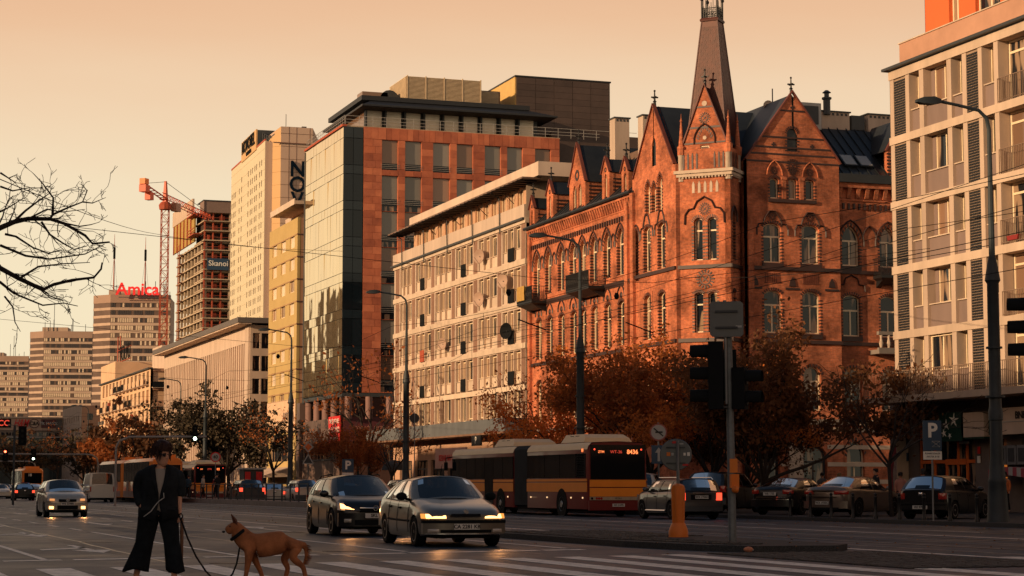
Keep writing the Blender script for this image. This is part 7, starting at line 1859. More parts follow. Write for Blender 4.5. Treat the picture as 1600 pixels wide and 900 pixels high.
# ---------------------------------------------------------------- trams
TRO = mat('tram_orange', (.90, .25, .03), .4, 0, var=.08, coat=.3)
TRR = mat('tram_maroon', (.16, .03, .02), .3, 0, var=.1, coat=.5)
def tram(label, X, Y, n=2):
  t = thing('tram', label, 'tram', (X, Y, 0), 0, 'orange trams'); hw = 1.2
  for c in range(n):
    y0 = c * 14.1; y1 = y0 + 13.4
    prof_ = lambda ins: [(-hw + ins, .35), (-hw + ins, 3.0), (-hw + .25 + ins, 3.25), (hw - .25 - ins, 3.25), (hw - ins, 3.0), (hw - ins, .35)]
    b = MB().rings([[(x, y, z) for x, z in prof_(i)] for y, i in ((y0, .16), (y0 + .5, .0), (y1 - .5, .0), (y1, .16))]); part('body', b, TRO, t, smooth=30)
    for s in (-1, 1):
      X0 = s * (hw + .004)
      part('maroon_band', MB().box(X0 - .01, X0 + .01, y0 + .5, y1 - .5, .4, .85), TRR, t)
      for k in range(9): part('side_window', MB().box(X0 - .012, X0 + .014, y0 + .62 + k * 1.36, y0 + 1.84 + k * 1.36, 1.62, 2.95), BUSG, t)
      for k in (1, 4, 7): part('door', MB().box(X0 - .012, X0 + .018, y0 + .62 + k * 1.36, y0 + 1.84 + k * 1.36, .5, 1.6), TRR, t);
      part('window_band', MB().box(X0 - .009, X0 + .008, y0 + .5, y1 - .5, 1.56, 3.0), BLACKM, t)
    part('roof_box', MB().box(-.8, .8, y0 + 1, y0 + 3, 3.25, 3.5).box(-.7, .7, y0 + 8, y0 + 10.5, 3.25, 3.45), TRO, t)
    b = MB()
    for s in (-.5, .5): b.tube([(s, y0 + 6, 3.4), (s, y0 + 4.6, 4.3), (s * .9, y0 + 5.8, 5.3)], .04, 4)
    b.tube([(-.9, y0 + 5.8, 5.25), (-.5, y0 + 5.8, 5.35), (.5, y0 + 5.8, 5.35), (.9, y0 + 5.8, 5.25)], .035, 4).box(-.7, .7, y0 + 5.2, y0 + 6.8, 3.3, 3.42); part('pantograph', b, BLACKM, t)
    part('underframe', MB().box(-1.05, 1.05, y0 + .4, y1 - .4, .1, .4), BLACKM, t)
    if c == 0:
      part('end_window', MB().box(-.98, .98, y0 - .02, y0 + .1, 1.55, 2.75), BUSG, t); text('route_number', '18', .42, WHITEP, t, (-.35, y0 - .04, 2.5), (PI / 2, 0, 0), .004, .01); part('end_maroon', MB().box(-1.0, 1.0, y0 - .02, y0 + .1, .4, .8), TRR, t)
      for x in (-.75, .75): part('tail_lamp', MB().box(x - .08, x + .08, y0 - .04, y0, .95, 1.25), BLACKM, t); part('lamp_glow', MB().box(x - .05, x + .05, y0 - .05, y0 - .03, .98, 1.08), TAILL, t)
      part('roof_edge', MB().box(-1.0, 1.0, y0 - .05, y0 + .2, 2.95, 3.15), TRO, t)
  return t
tr = tram('two coupled orange tram cars stopped behind the woman in black', 24.4, 146)
tram('small distant orange tram coming on above the silver small car', 24.4, 238, 1)
# ---------------------------------------------------------------- people and the dog
def skin(name, V, E_, m, parent, root=0, sub=2, loc=(0, 0, 0)):
  """V: (x,y,z,r[,ry]) joints; one continuous skinned surface"""
  me = bpy.data.meshes.new(name); me.from_pydata([v[:3] for v in V], E_, []); me.materials.append(m)
  o = bpy.data.objects.new(name, me); C.objects.link(o); o.parent = parent; o.location = loc
  sk = o.modifiers.new('skin', 'SKIN'); sk.use_smooth_shade = True; sk.branch_smoothing = .6
  if not me.skin_vertices: me.attributes
  lay = me.skin_vertices[0].data if me.skin_vertices else None
  if lay is None:
    bpy.context.view_layer.objects.active = o; lay = me.skin_vertices[0].data
  for i, v in enumerate(V):
    lay[i].radius = (v[3], v[4] if len(v) > 4 else v[3]); lay[i].use_root = (i == root)
  s = o.modifiers.new('subsurf', 'SUBSURF'); s.levels = sub; s.render_levels = sub
  return o
def loft(rings, n=20, cap=True):
  """rings: (z, cx, cy, rx, ry) ellipses"""
  b = MB(); rr = []
  for z, cx, cy, rx, ry in rings: rr.append([(cx + rx * math.cos(2 * PI * k / n), cy + ry * math.sin(2 * PI * k / n), z) for k in range(n)])
  return b.rings(rr, True, cap)
def head(parent, c, s=1.0, yaw=0, pitch=0, hair=HAIRB, glasses=False, long_=False, sk=SKINM):
  """head with face, ears, hair; c = centre of the skull; faces -y before yaw"""
  M_ = Matrix.Translation(c) @ Matrix.Rotation(yaw, 4, 'Z') @ Matrix.Rotation(pitch, 4, 'X') @ Matrix.Scale(s, 4)
  b = MB(); rr = []
  P_ = [(-.125, .028, .030, -.045), (-.115, .045, .048, -.035), (-.085, .058, .072, -.018), (-.045, .066, .088, -.004), (0, .073, .096, 0), (.045, .076, .099, .004), (.085, .068, .088, .010), (.112, .045, .060, .014), (.122, .015, .02, .016)]
  for z, rx, ry, cy in P_: rr.append([(rx * math.cos(a), cy + ry * math.sin(a) - (.006 if abs(a - PI * 1.5) < .3 and -.1 < z < -.02 else 0), z) for a in [2 * PI * k / 18 for k in range(18)]])
  b.rings(rr); hb = MB().add(b, M_)
  f = MB(); f.rings([[(-.008, -.088, .018), (.008, -.088, .018), (0, -.085, .03)], [(-.017, -.098, -.03), (.017, -.098, -.03), (0, -.120, -.026)], [(-.012, -.085, -.04), (.012, -.085, -.04), (0, -.09, -.042)]])
  for sx in (-1, 1): f.ball((sx * .075, .005, -.005), (.012, .022, .032), 8, 5)
  hb.add(f, M_)
  h = part('head', hb, sk, parent, smooth=70)
  l = MB().ball((0, -.078, -.068), (.024, .014, .008), 8, 4); part('mouth', MB().add(l, M_), mat('lips', (.30, .06, .05), .5), h, smooth=60)
  e = MB()
  for sx in (-1, 1): e.ball((sx * .03, -.083, .008), (.013, .008, .008), 8, 4)
  part('eyes', MB().add(e, M_), BLACKM, h, smooth=60)
  hr = MB(); rg = random.Random(int(c[2] * 1000) + 3); rr = []
  for j in range(8):
    t = j / 7; z = lerp(.135 if not long_ else .135, -.02 if not long_ else -.10, t); w = .088 * math.sin(min(1, .18 + t * 1.5) * PI / 2) ** .8 + .004; ring = []
    for k in range(20):
      a = 2 * PI * k / 20; fr = math.sin(a) < -.45; q = w + .010 * rg.random(); zz = z
      if fr: zz = max(z, .045);
      ring.append((q * math.cos(a) * (.96 if fr else 1), .014 + q * 1.18 * math.sin(a), zz + .006 * rg.random()))
    rr.append(ring)
  hr.rings(rr, True, True)
  for k in range(46 if glasses else 16):
    a = rg.uniform(-.6, PI + .6) if k % 3 else rg.uniform(0, 2 * PI); z = rg.uniform(-.03, .10); x, y = .088 * math.cos(a), .014 + .105 * math.sin(a)
    hr.tube([(x * .7, y * .7, z + .035), (x * 1.06, y * 1.06, z), (x * 1.12 + rg.gauss(0, .012), y * 1.10 + rg.gauss(0, .012), z - .055)], [.015, .013, .003], 4)
  part('hair', MB().add(hr, M_), hair, h, smooth=50)
  if glasses:
    g = MB()
    for sx in (-1, 1): g.rings([[(sx * .034 + .028 * math.cos(a), -.098 + .012 * abs(math.cos(a)) , .008 + .02 * math.sin(a)) for a in [2 * PI * k / 12 for k in range(12)]], [(sx * .034 + .026 * math.cos(a), -.090 + .012 * abs(math.cos(a)), .008 + .018 * math.sin(a)) for a in [2 * PI * k / 12 for k in range(12)]]])
    g.box(-.008, .008, -.1, -.095, .01, .016)
    for sx in (-1, 1): g.tube([(sx * .062, -.09, .012), (sx * .078, -.02, .012)], .004, 4)
    part('sunglasses', MB().add(g, M_), BLACKP, h, smooth=50)
  return h
# the woman in black: local x to the right in the picture, -y towards the camera
wo = thing('person', 'woman in loose black suit and sunglasses walking the tan dog on the zebra crossing', 'person', (4.12, 25.2, 0), R(-9.5))
# body: legs, arms, neck as one continuous surface
J = [(0.0, 0, .92, .12, .10), (.01, 0, 1.12, .125, .10), (.01, 0, 1.34, .13, .095), (.015, -.01, 1.44, .055), (.02, -.02, 1.52, .05),
  (-.10, 0, .86, .085), (-.17, .06, .50, .062), (-.26, .12, .12, .040), (-.27, .06, .05, .040), (-.28, -.06, .035, .030),
  (.11, -.01, .86, .085), (.16, -.06, .50, .062), (.20, -.08, .12, .040), (.20, -.12, .05, .040), (.21, -.22, .035, .030),
  (-.17, 0, 1.385, .05), (-.25, .05, 1.12, .040), (-.20, -.06, .93, .030),
  (.185, 0, 1.385, .05), (.245, .03, 1.12, .040), (.255, -.02, .90, .026), (.26, -.04, .84, .028, .016)]
Ed = [(0, 1), (1, 2), (2, 3), (3, 4), (0, 5), (5, 6), (6, 7), (7, 8), (8, 9), (0, 10), (10, 11), (11, 12), (12, 13), (13, 14), (2, 15), (15, 16), (16, 17), (2, 18), (18, 19), (19, 20), (20, 21)]
skin('body', J, Ed, SKINM, wo)
def fingers(parent, root, dirs, m=SKINM, r=.0085):
  for k, (off, L, d1, d2) in enumerate(dirs):
    p = Vector(root) + Vector(off); a = p + Vector(d1).normalized() * L * .45; b_ = a + (Vector(d1).normalized() * .5 + Vector(d2)).normalized() * L * .3; c_ = b_ + Vector(d2).normalized() * L * .25
    skin('finger', [tuple(p) + (r * 1.1,), tuple(a) + (r,), tuple(b_) + (r * .9,), tuple(c_) + (r * .75,)], [(0, 1), (1, 2), (2, 3)], m, parent, 0, 1)
fingers(wo, (.26, -.045, .815), [((-.02, -.012, 0), .075, (0, -.2, -1), (-.8, .5, -.2)), ((-.004, -.016, -.004), .08, (0, -.2, -1), (-.8, .5, -.2)), ((.012, -.014, -.002), .075, (0.05, -.2, -1), (-.8, .5, -.2)), ((.026, -.008, .004), .06, (.1, -.15, -1), (-.8, .5, -.2)), ((-.028, .0, .03), .055, (-.6, -.4, -1), (-.1, -.2, -1))])
head(wo, (.03, -.03, 1.61), 1.16, R(38), R(16), HAIRB, True)
# blazer: torso loft, sleeves, lapels, t-shirt wedge
BL = mat('black_blazer', (.017, .021, .025), .85, spec=.2, var=.4, scale=6, bump=1)
tl = MB(); rr = []
for z, cx, cy, rx, ry, open_ in ((.80, .0, .0, .255, .165, .05), (.92, .0, 0, .25, .165, .02), (1.02, .0, 0, .235, .155, .0), (1.12, .005, 0, .232, .15, .012), (1.24, .01, 0, .24, .148, .04), (1.34, .01, 0, .245, .135, .06), (1.41, .012, 0, .225, .11, .065), (1.455, .015, .005, .15, .085, .07), (1.475, .015, .01, .09, .07, .07)):
  ring = []
  for k in range(25):
    a = -PI / 2 + open_ / rx + (2 * PI - 2 * open_ / rx) * k / 24
    w = .006 * math.sin(a * 7 + z * 20)
    ring.append((cx + (rx + w) * math.cos(a), cy + (ry + w) * math.sin(a), z - (.03 if k in (0, 24) and z < .9 else 0)))
  rr.append(ring)
tl.rings(rr, False, False)
bl = part('blazer', tl, BL, wo, smooth=60); sm_ = bl.modifiers.new('thickness', 'SOLIDIFY'); sm_.thickness = .012
for sx in (-1, 1):
  part('lapel', MB().rings([[(.012 + sx * .07, -.078, 1.46), (.012 + sx * .11, -.10, 1.44), (.012 + sx * .12, -.125, 1.34), (.012 + sx * .015, -.162, 1.05)], [(.012 + sx * .07, -.098, 1.46), (.012 + sx * .11, -.115, 1.44), (.012 + sx * .12, -.14, 1.34), (.012 + sx * .015, -.172, 1.05)]]), BL, bl)
  part('pocket_flap', MB().cbox((sx * .16, -.145, .93), .12, .02, .045), BL, bl)
part('t_shirt', MB().rings([[(.012 + rx * math.cos(a), ry * math.sin(a), z) for a in [PI + PI * k / 12 for k in range(13)]] for z, rx, ry in ((.86, .15, .14), (1.05, .15, .142), (1.2, .16, .138), (1.34, .17, .122), (1.42, .10, .085))], False, False), mat('pale_grey_shirt', (.36, .31, .26), .9, var=.1), wo, smooth=60)
skin('sleeve', [(-.17, 0, 1.395, .085), (-.245, .02, 1.30, .080), (-.262, .05, 1.12, .072), (-.215, -.04, .95, .065)], [(0, 1), (1, 2), (2, 3)], BL, bl)
skin('sleeve', [(.19, 0, 1.395, .085), (.262, .01, 1.30, .080), (.262, .03, 1.15, .072), (.262, .01, 1.06, .070)], [(0, 1), (1, 2), (2, 3)], BL, bl)
# wide trousers with flared hems, front and back edge swinging
def leg(sx, top, knee, hem, rt_, rk, rh):
  b = MB(); rr = []
  for i in range(15):
    t = i / 14
    if t < .5: c0 = [lerp(top[k], knee[k], t * 2) for k in range(3)]; r = lerp(rt_, rk, t * 2)
    else: c0 = [lerp(knee[k], hem[k], t * 2 - 1) for k in range(3)]; r = lerp(rk, rh, (t * 2 - 1) ** 1.3)
    rr.append([(c0[0] + (r + .012 * t * math.sin(a * 5 + t * 3)) * math.cos(a), c0[1] + (r * .82 + .012 * t * math.sin(a * 4)) * math.sin(a), c0[2] + (.02 * math.sin(a * 2 + sx) * t)) for a in [2 * PI * k / 22 for k in range(22)]])
  return b.rings(rr, True, False)
TRS = mat('black_trouser_cloth', (.014, .018, .022), .9, spec=.15, var=.4, scale=6, bump=1)
tr1 = part('trouser_leg', leg(-1, (-.10, 0, .93), (-.175, .03, .52), (-.275, .08, .165), .140, .112, .160), TRS, wo, smooth=60)
tr2 = part('trouser_leg', leg(1, (.10, 0, .93), (.155, -.04, .52), (.215, -.07, .15), .138, .098, .112), TRS, wo, smooth=60)
for o in (tr1, tr2): q_ = o.modifiers.new('thickness', 'SOLIDIFY'); q_.thickness = .01
part('waistband', loft([(.84, 0, 0, .215, .15), (.96, 0, 0, .19, .13)]), TRS, wo, smooth=60)
part('pale_cord', MB().tube([(.055, -.165, 1.12), (.06, -.185, 1.06), (.0, -.20, 1.02), (-.05, -.205, .96), (-.09, -.21, .90), (-.14, -.20, .86), (-.18, -.17, .83)], .006, 5), mat('white_cord', (.5, .47, .42), .6), wo)
part('folded_umbrella', MB().tube([(.285, .03, .80), (.285, .02, .62)], .02, 6).tube([(.285, .02, .66), (.29, .02, .20)], [.024, .016], 7), mat('brown_handle', (.16, .07, .035), .6), wo)
for x, y in ((-.28, .0), (.205, -.17)): part('shoe', MB().rings([[(x - .035, y + .10, 0), (x + .035, y + .10, 0), (x + .03, y + .10, .07), (x - .03, y + .10, .07)], [(x - .045, y, 0), (x + .045, y, 0), (x + .035, y, .05), (x - .035, y, .05)], [(x - .03, y - .12, 0), (x + .03, y - .12, 0), (x + .02, y - .12, .03), (x - .02, y - .12, .03)]]), BLACKM, wo, smooth=60)
# dog, seen from its left side, head to the left
dg = thing('dog', 'tan short haired dog with pricked ears and black collar standing on the zebra crossing', 'dog', (5.40, 24.5, -.0), R(-11))
DJ = [(0, 0, .50, .125, .16), (-.17, 0, .47, .135, .19), (-.29, 0, .50, .12, .17), (-.385, 0, .59, .10, .14), (-.43, 0, .665, .088, .105), (-.46, 0, .705, .098, .10), (-.52, 0, .675, .066, .066), (-.565, 0, .645, .046, .048),
   (.16, 0, .525, .105, .125), (.30, 0, .53, .11, .14), (.385, .01, .49, .05, .055), (.42, .015, .43, .030), (.42, .02, .33, .022), (.39, .02, .25, .014),
   (-.27, -.07, .42, .075), (-.29, -.075, .29, .044), (-.31, -.075, .16, .030), (-.33, -.075, .04, .026), (-.375, -.075, .026, .026),
   (-.25, .07, .42, .070), (-.20, .075, .29, .042), (-.14, .075, .17, .030), (-.10, .075, .05, .026), (-.14, .075, .026, .026),
   (.29, -.075, .43, .085), (.24, -.08, .33, .055), (.38, -.08, .22, .034), (.42, -.08, .05, .027), (.375, -.08, .026, .027),
   (.24, .075, .42, .080), (.14, .08, .31, .05), (.20, .08, .20, .033), (.16, .08, .05, .026), (.115, .08, .026, .026)]
DE = [(0, 1), (1, 2), (2, 3), (3, 4), (4, 5), (5, 6), (6, 7), (0, 8), (8, 9), (9, 10), (10, 11), (11, 12), (12, 13), (2, 14), (14, 15), (15, 16), (16, 17), (17, 18), (2, 19), (19, 20), (20, 21), (21, 22), (22, 23), (9, 24), (24, 25), (25, 26), (26, 27), (27, 28), (9, 29), (29, 30), (30, 31), (31, 32), (32, 33)]
skin('body', DJ, DE, FUR, dg)
tf = MB(); rt_ = random.Random(4)
for (a, c, n_, sp_) in ((0, 1, 60, 1), (1, 2, 60, 1), (2, 3, 70, 1.1), (3, 4, 50, 1.1), (0, 8, 60, 1), (10, 11, 30, 1.2), (11, 12, 36, 1.2), (12, 13, 36, 1.2)):
  for k in range(n_):
    u = rt_.random(); A_, B_ = DJ[a], DJ[c]; p = [lerp(A_[i], B_[i], u) for i in range(3)]; r1 = lerp(A_[3], B_[3], u) * .74; r2 = lerp(A_[4] if len(A_) > 4 else A_[3], B_[4] if len(B_) > 4 else B_[3], u) * .66; an = rt_.uniform(0, 2 * PI)
    if abs(B_[2] - A_[2]) > abs(B_[0] - A_[0]): q = (p[0] + r1 * math.cos(an), p[1] + r1 * math.sin(an), p[2])
    else: q = (p[0], p[1] + r1 * math.sin(an), p[2] + r2 * math.cos(an))
    o_ = Vector(q) - Vector(p); o_.normalize(); e_ = Vector(q) + o_ * .016 * sp_ + Vector((.035, 0, -.014)); tf.tube([q, e_], [.006, .0008], 3)
part('fur_tufts', tf, FUR, dg, recalc=False)['kind'] = 'stuff'
FURD = mat('dark_ear_fur', (.16, .05, .025), .9, var=.3, scale=8)
for sy_ in (-1, 1): part('ear', MB().rings([[(-.415, sy_ * .02, .735), (-.475, sy_ * .045, .745), (-.42, sy_ * .07, .715)], [(-.435, sy_ * .04, .80), (-.492, sy_ * .058, .80), (-.445, sy_ * .082, .775)], [(-.50, sy_ * .07, .865), (-.507, sy_ * .072, .863), (-.498, sy_ * .075, .86)]]), FURD, dg, smooth=60)
part('nose', MB().ball((-.592, 0, .648), (.020, .018, .016), 8, 5), BLACKP, dg, smooth=60); part('eye', MB().ball((-.515, -.06, .715), .010, 6, 4).ball((-.515, .06, .715), .008, 6, 4), BLACKP, dg, smooth=60)
part('collar', MB().lathe([(.112, -.02), (.118, 0), (.112, .02)], (0, 0, 0), 16, caps=False), BLACKM, dg, (-.415, 0, .615), (0, R(-38), 0), 60)
# leash from her hand to the collar
ls = thing('dog_leash', 'long black leash hanging in a loop from the woman to the dog', 'leash', (4.37, 25.1, .80), R(-10))
part('strap', MB().tube([(.0, -.04, .01), (.03, -.05, -.06), (.10, -.06, -.25), (.20, -.07, -.46), (.32, -.07, -.64), (.43, -.07, -.755), (.50, -.07, -.78), (.57, -.07, -.765), (.65, -.06, -.68), (.70, -.05, -.55), (.735, -.04, -.35), (.755, -.03, -.20)], .011, 6), BLACKM, ls, smooth=60)
part('hand_loop', MB().tube([(.0, -.04, .02), (-.02, -.05, .05), (.01, -.06, .07), (.03, -.05, .04), (.01, -.05, -.02)], .009, 5), BLACKM, ls, smooth=60)
# passers-by
def passer(label, loc, rz, top, low, hair=HAIRB, long_=False, h=1.72, bag=None, stride=.12, group='passers-by on the pavement', skirt=False):
  t = thing('person', label, 'person', loc, rz, group); k = h / 1.72
  J2 = [(0, 0, .92 * k, .12, .10), (0, 0, 1.15 * k, .125, .095), (0, 0, 1.36 * k, .13, .09), (0, 0, 1.45 * k, .055), (0, -.01, 1.52 * k, .05), (-.09, 0, .86 * k, .08), (-.10, -stride, .48 * k, .055), (-.10, -stride * 1.2, .08, .038), (-.10, -stride * 1.2 - .13, .04, .03),
     (.09, 0, .86 * k, .08), (.10, stride * .3, .48 * k, .055), (.10, stride * 1.5, .09, .038), (.10, stride * 1.5 - .12, .05, .03), (-.18, 0, 1.40 * k, .05), (-.23, .03, 1.12 * k, .038), (-.22, -.07, .88 * k, .028), (-.22, -.10, .80 * k, .025), (.18, 0, 1.40 * k, .05), (.23, .04, 1.12 * k, .038), (.22, -.03, .88 * k, .028), (.22, -.05, .80 * k, .025)]
  E2 = [(0, 1), (1, 2), (2, 3), (3, 4), (0, 5), (5, 6), (6, 7), (7, 8), (0, 9), (9, 10), (10, 11), (11, 12), (2, 13), (13, 14), (14, 15), (15, 16), (2, 17), (17, 18), (18, 19), (19, 20)]
  skin('body', J2, E2, SKINM, t, 0, 1)
  part('jacket', loft([(.82 * k, 0, 0, .20, .15), (.95 * k, 0, 0, .19, .14), (1.15 * k, 0, 0, .19, .14), (1.34 * k, 0, 0, .215, .13), (1.43 * k, 0, 0, .16, .10), (1.47 * k, 0, 0, .08, .07)], 16), top, t, smooth=60)
  for sx in (-1, 1): skin('sleeve', [(sx * .17, 0, 1.40 * k, .07), (sx * .235, .03, 1.14 * k, .058), (sx * .225, -.06, .90 * k, .045)], [(0, 1), (1, 2)], top, t, 0, 1)
  skin('trousers', [(0, 0, .90 * k, .13, .12), (-.09, 0, .84 * k, .10), (-.10, -stride, .48 * k, .075), (-.10, -stride * 1.2, .10, .058), (.09, 0, .84 * k, .10), (.10, stride * .3, .48 * k, .075), (.10, stride * 1.5, .10, .058)], [(0, 1), (1, 2), (2, 3), (0, 4), (4, 5), (5, 6)], low, t, 0, 1)
  head(t, (0, -.015, 1.61 * k), 1.0, 0, 0, hair, False, long_)
  if bag: part('shoulder_bag', MB().tube([(-.12, -.12, 1.42 * k), (.08, -.15, 1.1 * k), (.2, -.1, .98 * k)], .012, 4).box(.16, .30, -.14, .12, .72 * k, .98 * k), bag, t)
  return t
PALE = mat('pale_jacket', (.44, .40, .35), .9, var=.1, scale=8); NAVY = mat('navy_cloth', (.02, .025, .035), .9, var=.2); ORC = mat('orange_cloth', (.60, .16, .05), .9, var=.15); BLJ = mat('blue_shirt', (.05, .09, .12), .9); GR = mat('dark_grey_cloth', (.02, .02, .022), .9, var=.2, spec=.1)
HAIRK = mat('black_hair', (.012, .009, .008), .6, var=.3, scale=20); BLOND = mat('blond_hair', (.42, .25, .10), .6, var=.3, scale=20)
passer('woman with bushy dark hair, pale jacket and shoulder bag walking away past the bronze saloon', (41.6, 70.2, .125), R(150), PALE, GR, HAIRK, True, 1.76, GR)
passer('man in pale open jacket standing by the orange poster', (45.2, 64.0, .125), R(-35), PALE, GR, HAIRK, False, 1.78)
passer('dark haired man in navy behind the roof of the bronze saloon', (44.2, 78.6, .125), R(-95), NAVY, GR, HAIRK, False, 1.84)
passer('person in pink top close behind the dark haired man', (44.5, 77.0, .125), R(150), mat('pink_cloth', (.45, .20, .15), .9), GR, HAIRK, False, 1.66)
passer('person in orange top by the orange shop frame', (46.2, 71.6, .125), R(-60), ORC, GR, HAIRK, False, 1.66)
passer('bearded man in dark coat standing left of the man in the pale jacket', (45.6, 68.2, .125), R(-30), GR, GR, HAIRK, False, 1.8)
passer('person in grey behind the black saloon roof', (44.6, 84.3, .125), R(160), mat('grey_top', (.12, .12, .13), .9), GR, HAIRK, False, 1.7)
passer('blond person in a cream top behind the black saloon', (44.4, 82.3, .125), R(100), mat('cream_top', (.5, .38, .25), .9), GR, BLOND, False, 1.66)
gs = 'people waiting at the tram stop'
passer('person in white top waiting at the tram stop under the red bus lamps', (27.4, 148, .32), R(60), PALE, GR, HAIRK, False, 1.74, group=gs)
passer('person in dark clothes waiting nearest the railing at the tram stop', (27.5, 143, .32), R(200), GR, GR, HAIRK, False, 1.8, group=gs)
passer('person in dark blue beside the tram end', (27.3, 153.5, .32), R(140), BLJ, GR, HAIRK, False, 1.72, group=gs)
passer('person in maroon between the others at the tram stop', (27.9, 145.5, .32), R(-30), REDC, GR, HAIRK, False, 1.7, group=gs)
# driver and passenger shapes in the two front cars
for cc, nm in ((c_lag, 'champagne fastback'), (c_ast, 'black hatchback')):
  d_ = thing('person', 'driver sitting behind the windscreen of the %s' % nm, 'person', (0, 0, 0), 0, 'drivers')
  w = cc.location; d_.rotation_euler = cc.rotation_euler; d_.location = cc.matrix_basis @ Vector((-1.95, .36, 0))
  skin('body', [(0, 0, .55, .13), (-.04, 0, .85, .14), (-.05, 0, 1.0, .06), (0, .17, .93, .05), (.12, .2, .72, .04), (.35, .12, .80, .03), (0, -.17, .93, .05), (.12, -.2, .72, .04), (.35, -.12, .80, .03)], [(0, 1), (1, 2), (1, 3), (3, 4), (4, 5), (1, 6), (6, 7), (7, 8)], REDC if cc is c_lag else NAVY, d_, 0, 1)
  head(d_, (-.04, 0, 1.14), .95, PI / 2, 0, HAIRK)
# ---------------------------------------------------------------- lamp posts with long arms
def lamp_post_proto():
  t = thing('street_lamp', '', 'street lamp', (0, 0, 0), 0, 'street lamps along the right pavement')
  part('fluted_base', MB().lathe([(.36, 0), (.36, .12), (.33, .2), (.30, .9), (.27, 1.3), (.29, 1.36), (.26, 1.44), (.21, 2.0)], (0, 0, 0), 16), POLEG, t, smooth=40)
  part('lower_column', MB().lathe([(.20, 2.0), (.185, 3.2), (.22, 3.22), (.22, 3.5), (.19, 3.6), (.175, 7.4), (.24, 7.5), (.20, 7.75), (.12, 8.2)], (0, 0, 0), 14), POLEG, t, smooth=40)
  part('rib', MB().lathe([(.30, 3.9), (.30, 3.96)], (0, 0, 0), 14), POLEG, t); part('rib', MB().lathe([(.25, 5.4), (.25, 5.46)], (0, 0, 0), 14), POLEG, t)
  part('upper_column', MB().tube([(0, 0, 8.1), (0, 0, 12.2), (-.08, 0, 12.55), (-.35, 0, 12.78), (-1.1, 0, 12.9), (-1.75, 0, 12.98)], [.10, .065, .06, .055, .05, .05], 8), POLEG, t, smooth=40)
  part('lamp_head', MB().rings([[(-1.7, -.07, 12.92), (-1.7, .07, 12.92), (-1.7, .07, 13.04), (-1.7, -.07, 13.04)], [(-1.95, -.14, 12.86), (-1.95, .14, 12.86), (-1.95, .12, 13.1), (-1.95, -.12, 13.1)], [(-2.35, -.15, 12.86), (-2.35, .15, 12.86), (-2.35, .12, 13.06), (-2.35, -.12, 13.06)], [(-2.55, -.08, 12.9), (-2.55, .08, 12.9), (-2.55, .06, 12.98), (-2.55, -.06, 12.98)]]), POLEG, t, smooth=60)
  return t
lp = lamp_post_proto(); first = True
for Y, lab in ((53.4, 'thick fluted lamp post at the right edge before the bank'), (88.6, 'lamp post rising behind the bus in front of the brick building'), (118.0, 'lamp post standing in front of the left end of the cream block'), (149.2, 'lamp post in front of the yellow and salmon slab'), (184, 'lamp post in front of the left half of the pillared hall'), (222, 'slim distant lamp post just right of the balcony block'), (300, 'small distant lamp post before the balcony block'), (400, 'tiny lamp post in front of the small cream block')):
  if first: lp.location = (34.2, Y, 0); lp['label'] = lab; first = False
  else: copy_tree(lp, None, (34.2 if Y < 210 else 38.5, Y, 0), 0, lab)
# ---------------------------------------------------------------- overhead wires
def wire(label, pts, r=.011, sag=.0, group='tram overhead wires'):
  P_ = []
  for i in range(len(pts) - 1):
    a, b = Vector(pts[i]), Vector(pts[i + 1]); n = 8
    for k in range(n): u = k / n; p = a.lerp(b, u); p.z -= sag * 4 * u * (1 - u); P_.append(p)
  P_.append(Vector(pts[-1])); o = part('overhead_wire', MB().tube(P_, r, 3), BLACKM); return tag(o, label, 'cable', group)
for X, nm in ((20.9, 'near'), (24.4, 'far')):
  wire('level contact wire over the %s tram track' % nm, [(X, 10 + 32 * k, 5.85) for k in range(14)], .009)
  wire('sagging carrier wire above the %s tram track' % nm, [(X, 10 + 32 * k, 7.3) for k in range(14)], .008, .45)
spans = [57, 88.6, 118, 149.2, 184]
for i, Y in enumerate(spans):
  w = wire('cross wire slung over the tracks from lamp post number %s from the right' % ['one', 'two', 'three', 'four', 'five'][i], [(-8, Y - 2, 9.2), (20.9, Y, 7.45), (24.4, Y, 7.45), (34.2, Y, 8.9)], .009, .0)
  b = MB()
  for X in (20.9, 24.4):
    for k in range(4): b.tube([(X, Y + k * 6, 5.85), (X, Y + k * 6, 7.2 - .3 * (k > 0))], .008, 3)
    b.tube([(X - .9, Y, 6.2), (X, Y, 5.9)], .02, 4); b.lathe([(.05, 0), (.09, .1), (.05, .2)], (X - 1.2, Y, 6.9), 8)
  o = part('wire_hangers', b, BLACKM); tag(o, kind='thing'); tag(o, 'vertical hangers and insulators joining the tram wires at lamp post %s from the right' % ['one', 'two', 'three', 'four', 'five'][i], 'wire hanger', 'tram overhead wires')
wire('single long cable crossing the sky from the bare tree to the mirror glass block', [(2.0, 45, 8.6), (27, 170, 22.5), (47, 198, 25)], .018, .3, 'service cables'); wire('steep cable rising to the apartment block at the upper right', [(34.2, 53.4, 8.6), (46.9, 105.9, 13.2)], .014, .4, 'service cables')
wire('cable strung in front of the brick gables towards the right edge', [(26, 20, 8.3), (28.5, 88, 7.4), (34.2, 118, 8.2)], .010, .3, 'service cables'); wire('second cable strung in front of the brick gables', [(26, 20, 9.4), (30, 100, 8.0), (34.2, 149, 8.4)], .010, .3, 'service cables')
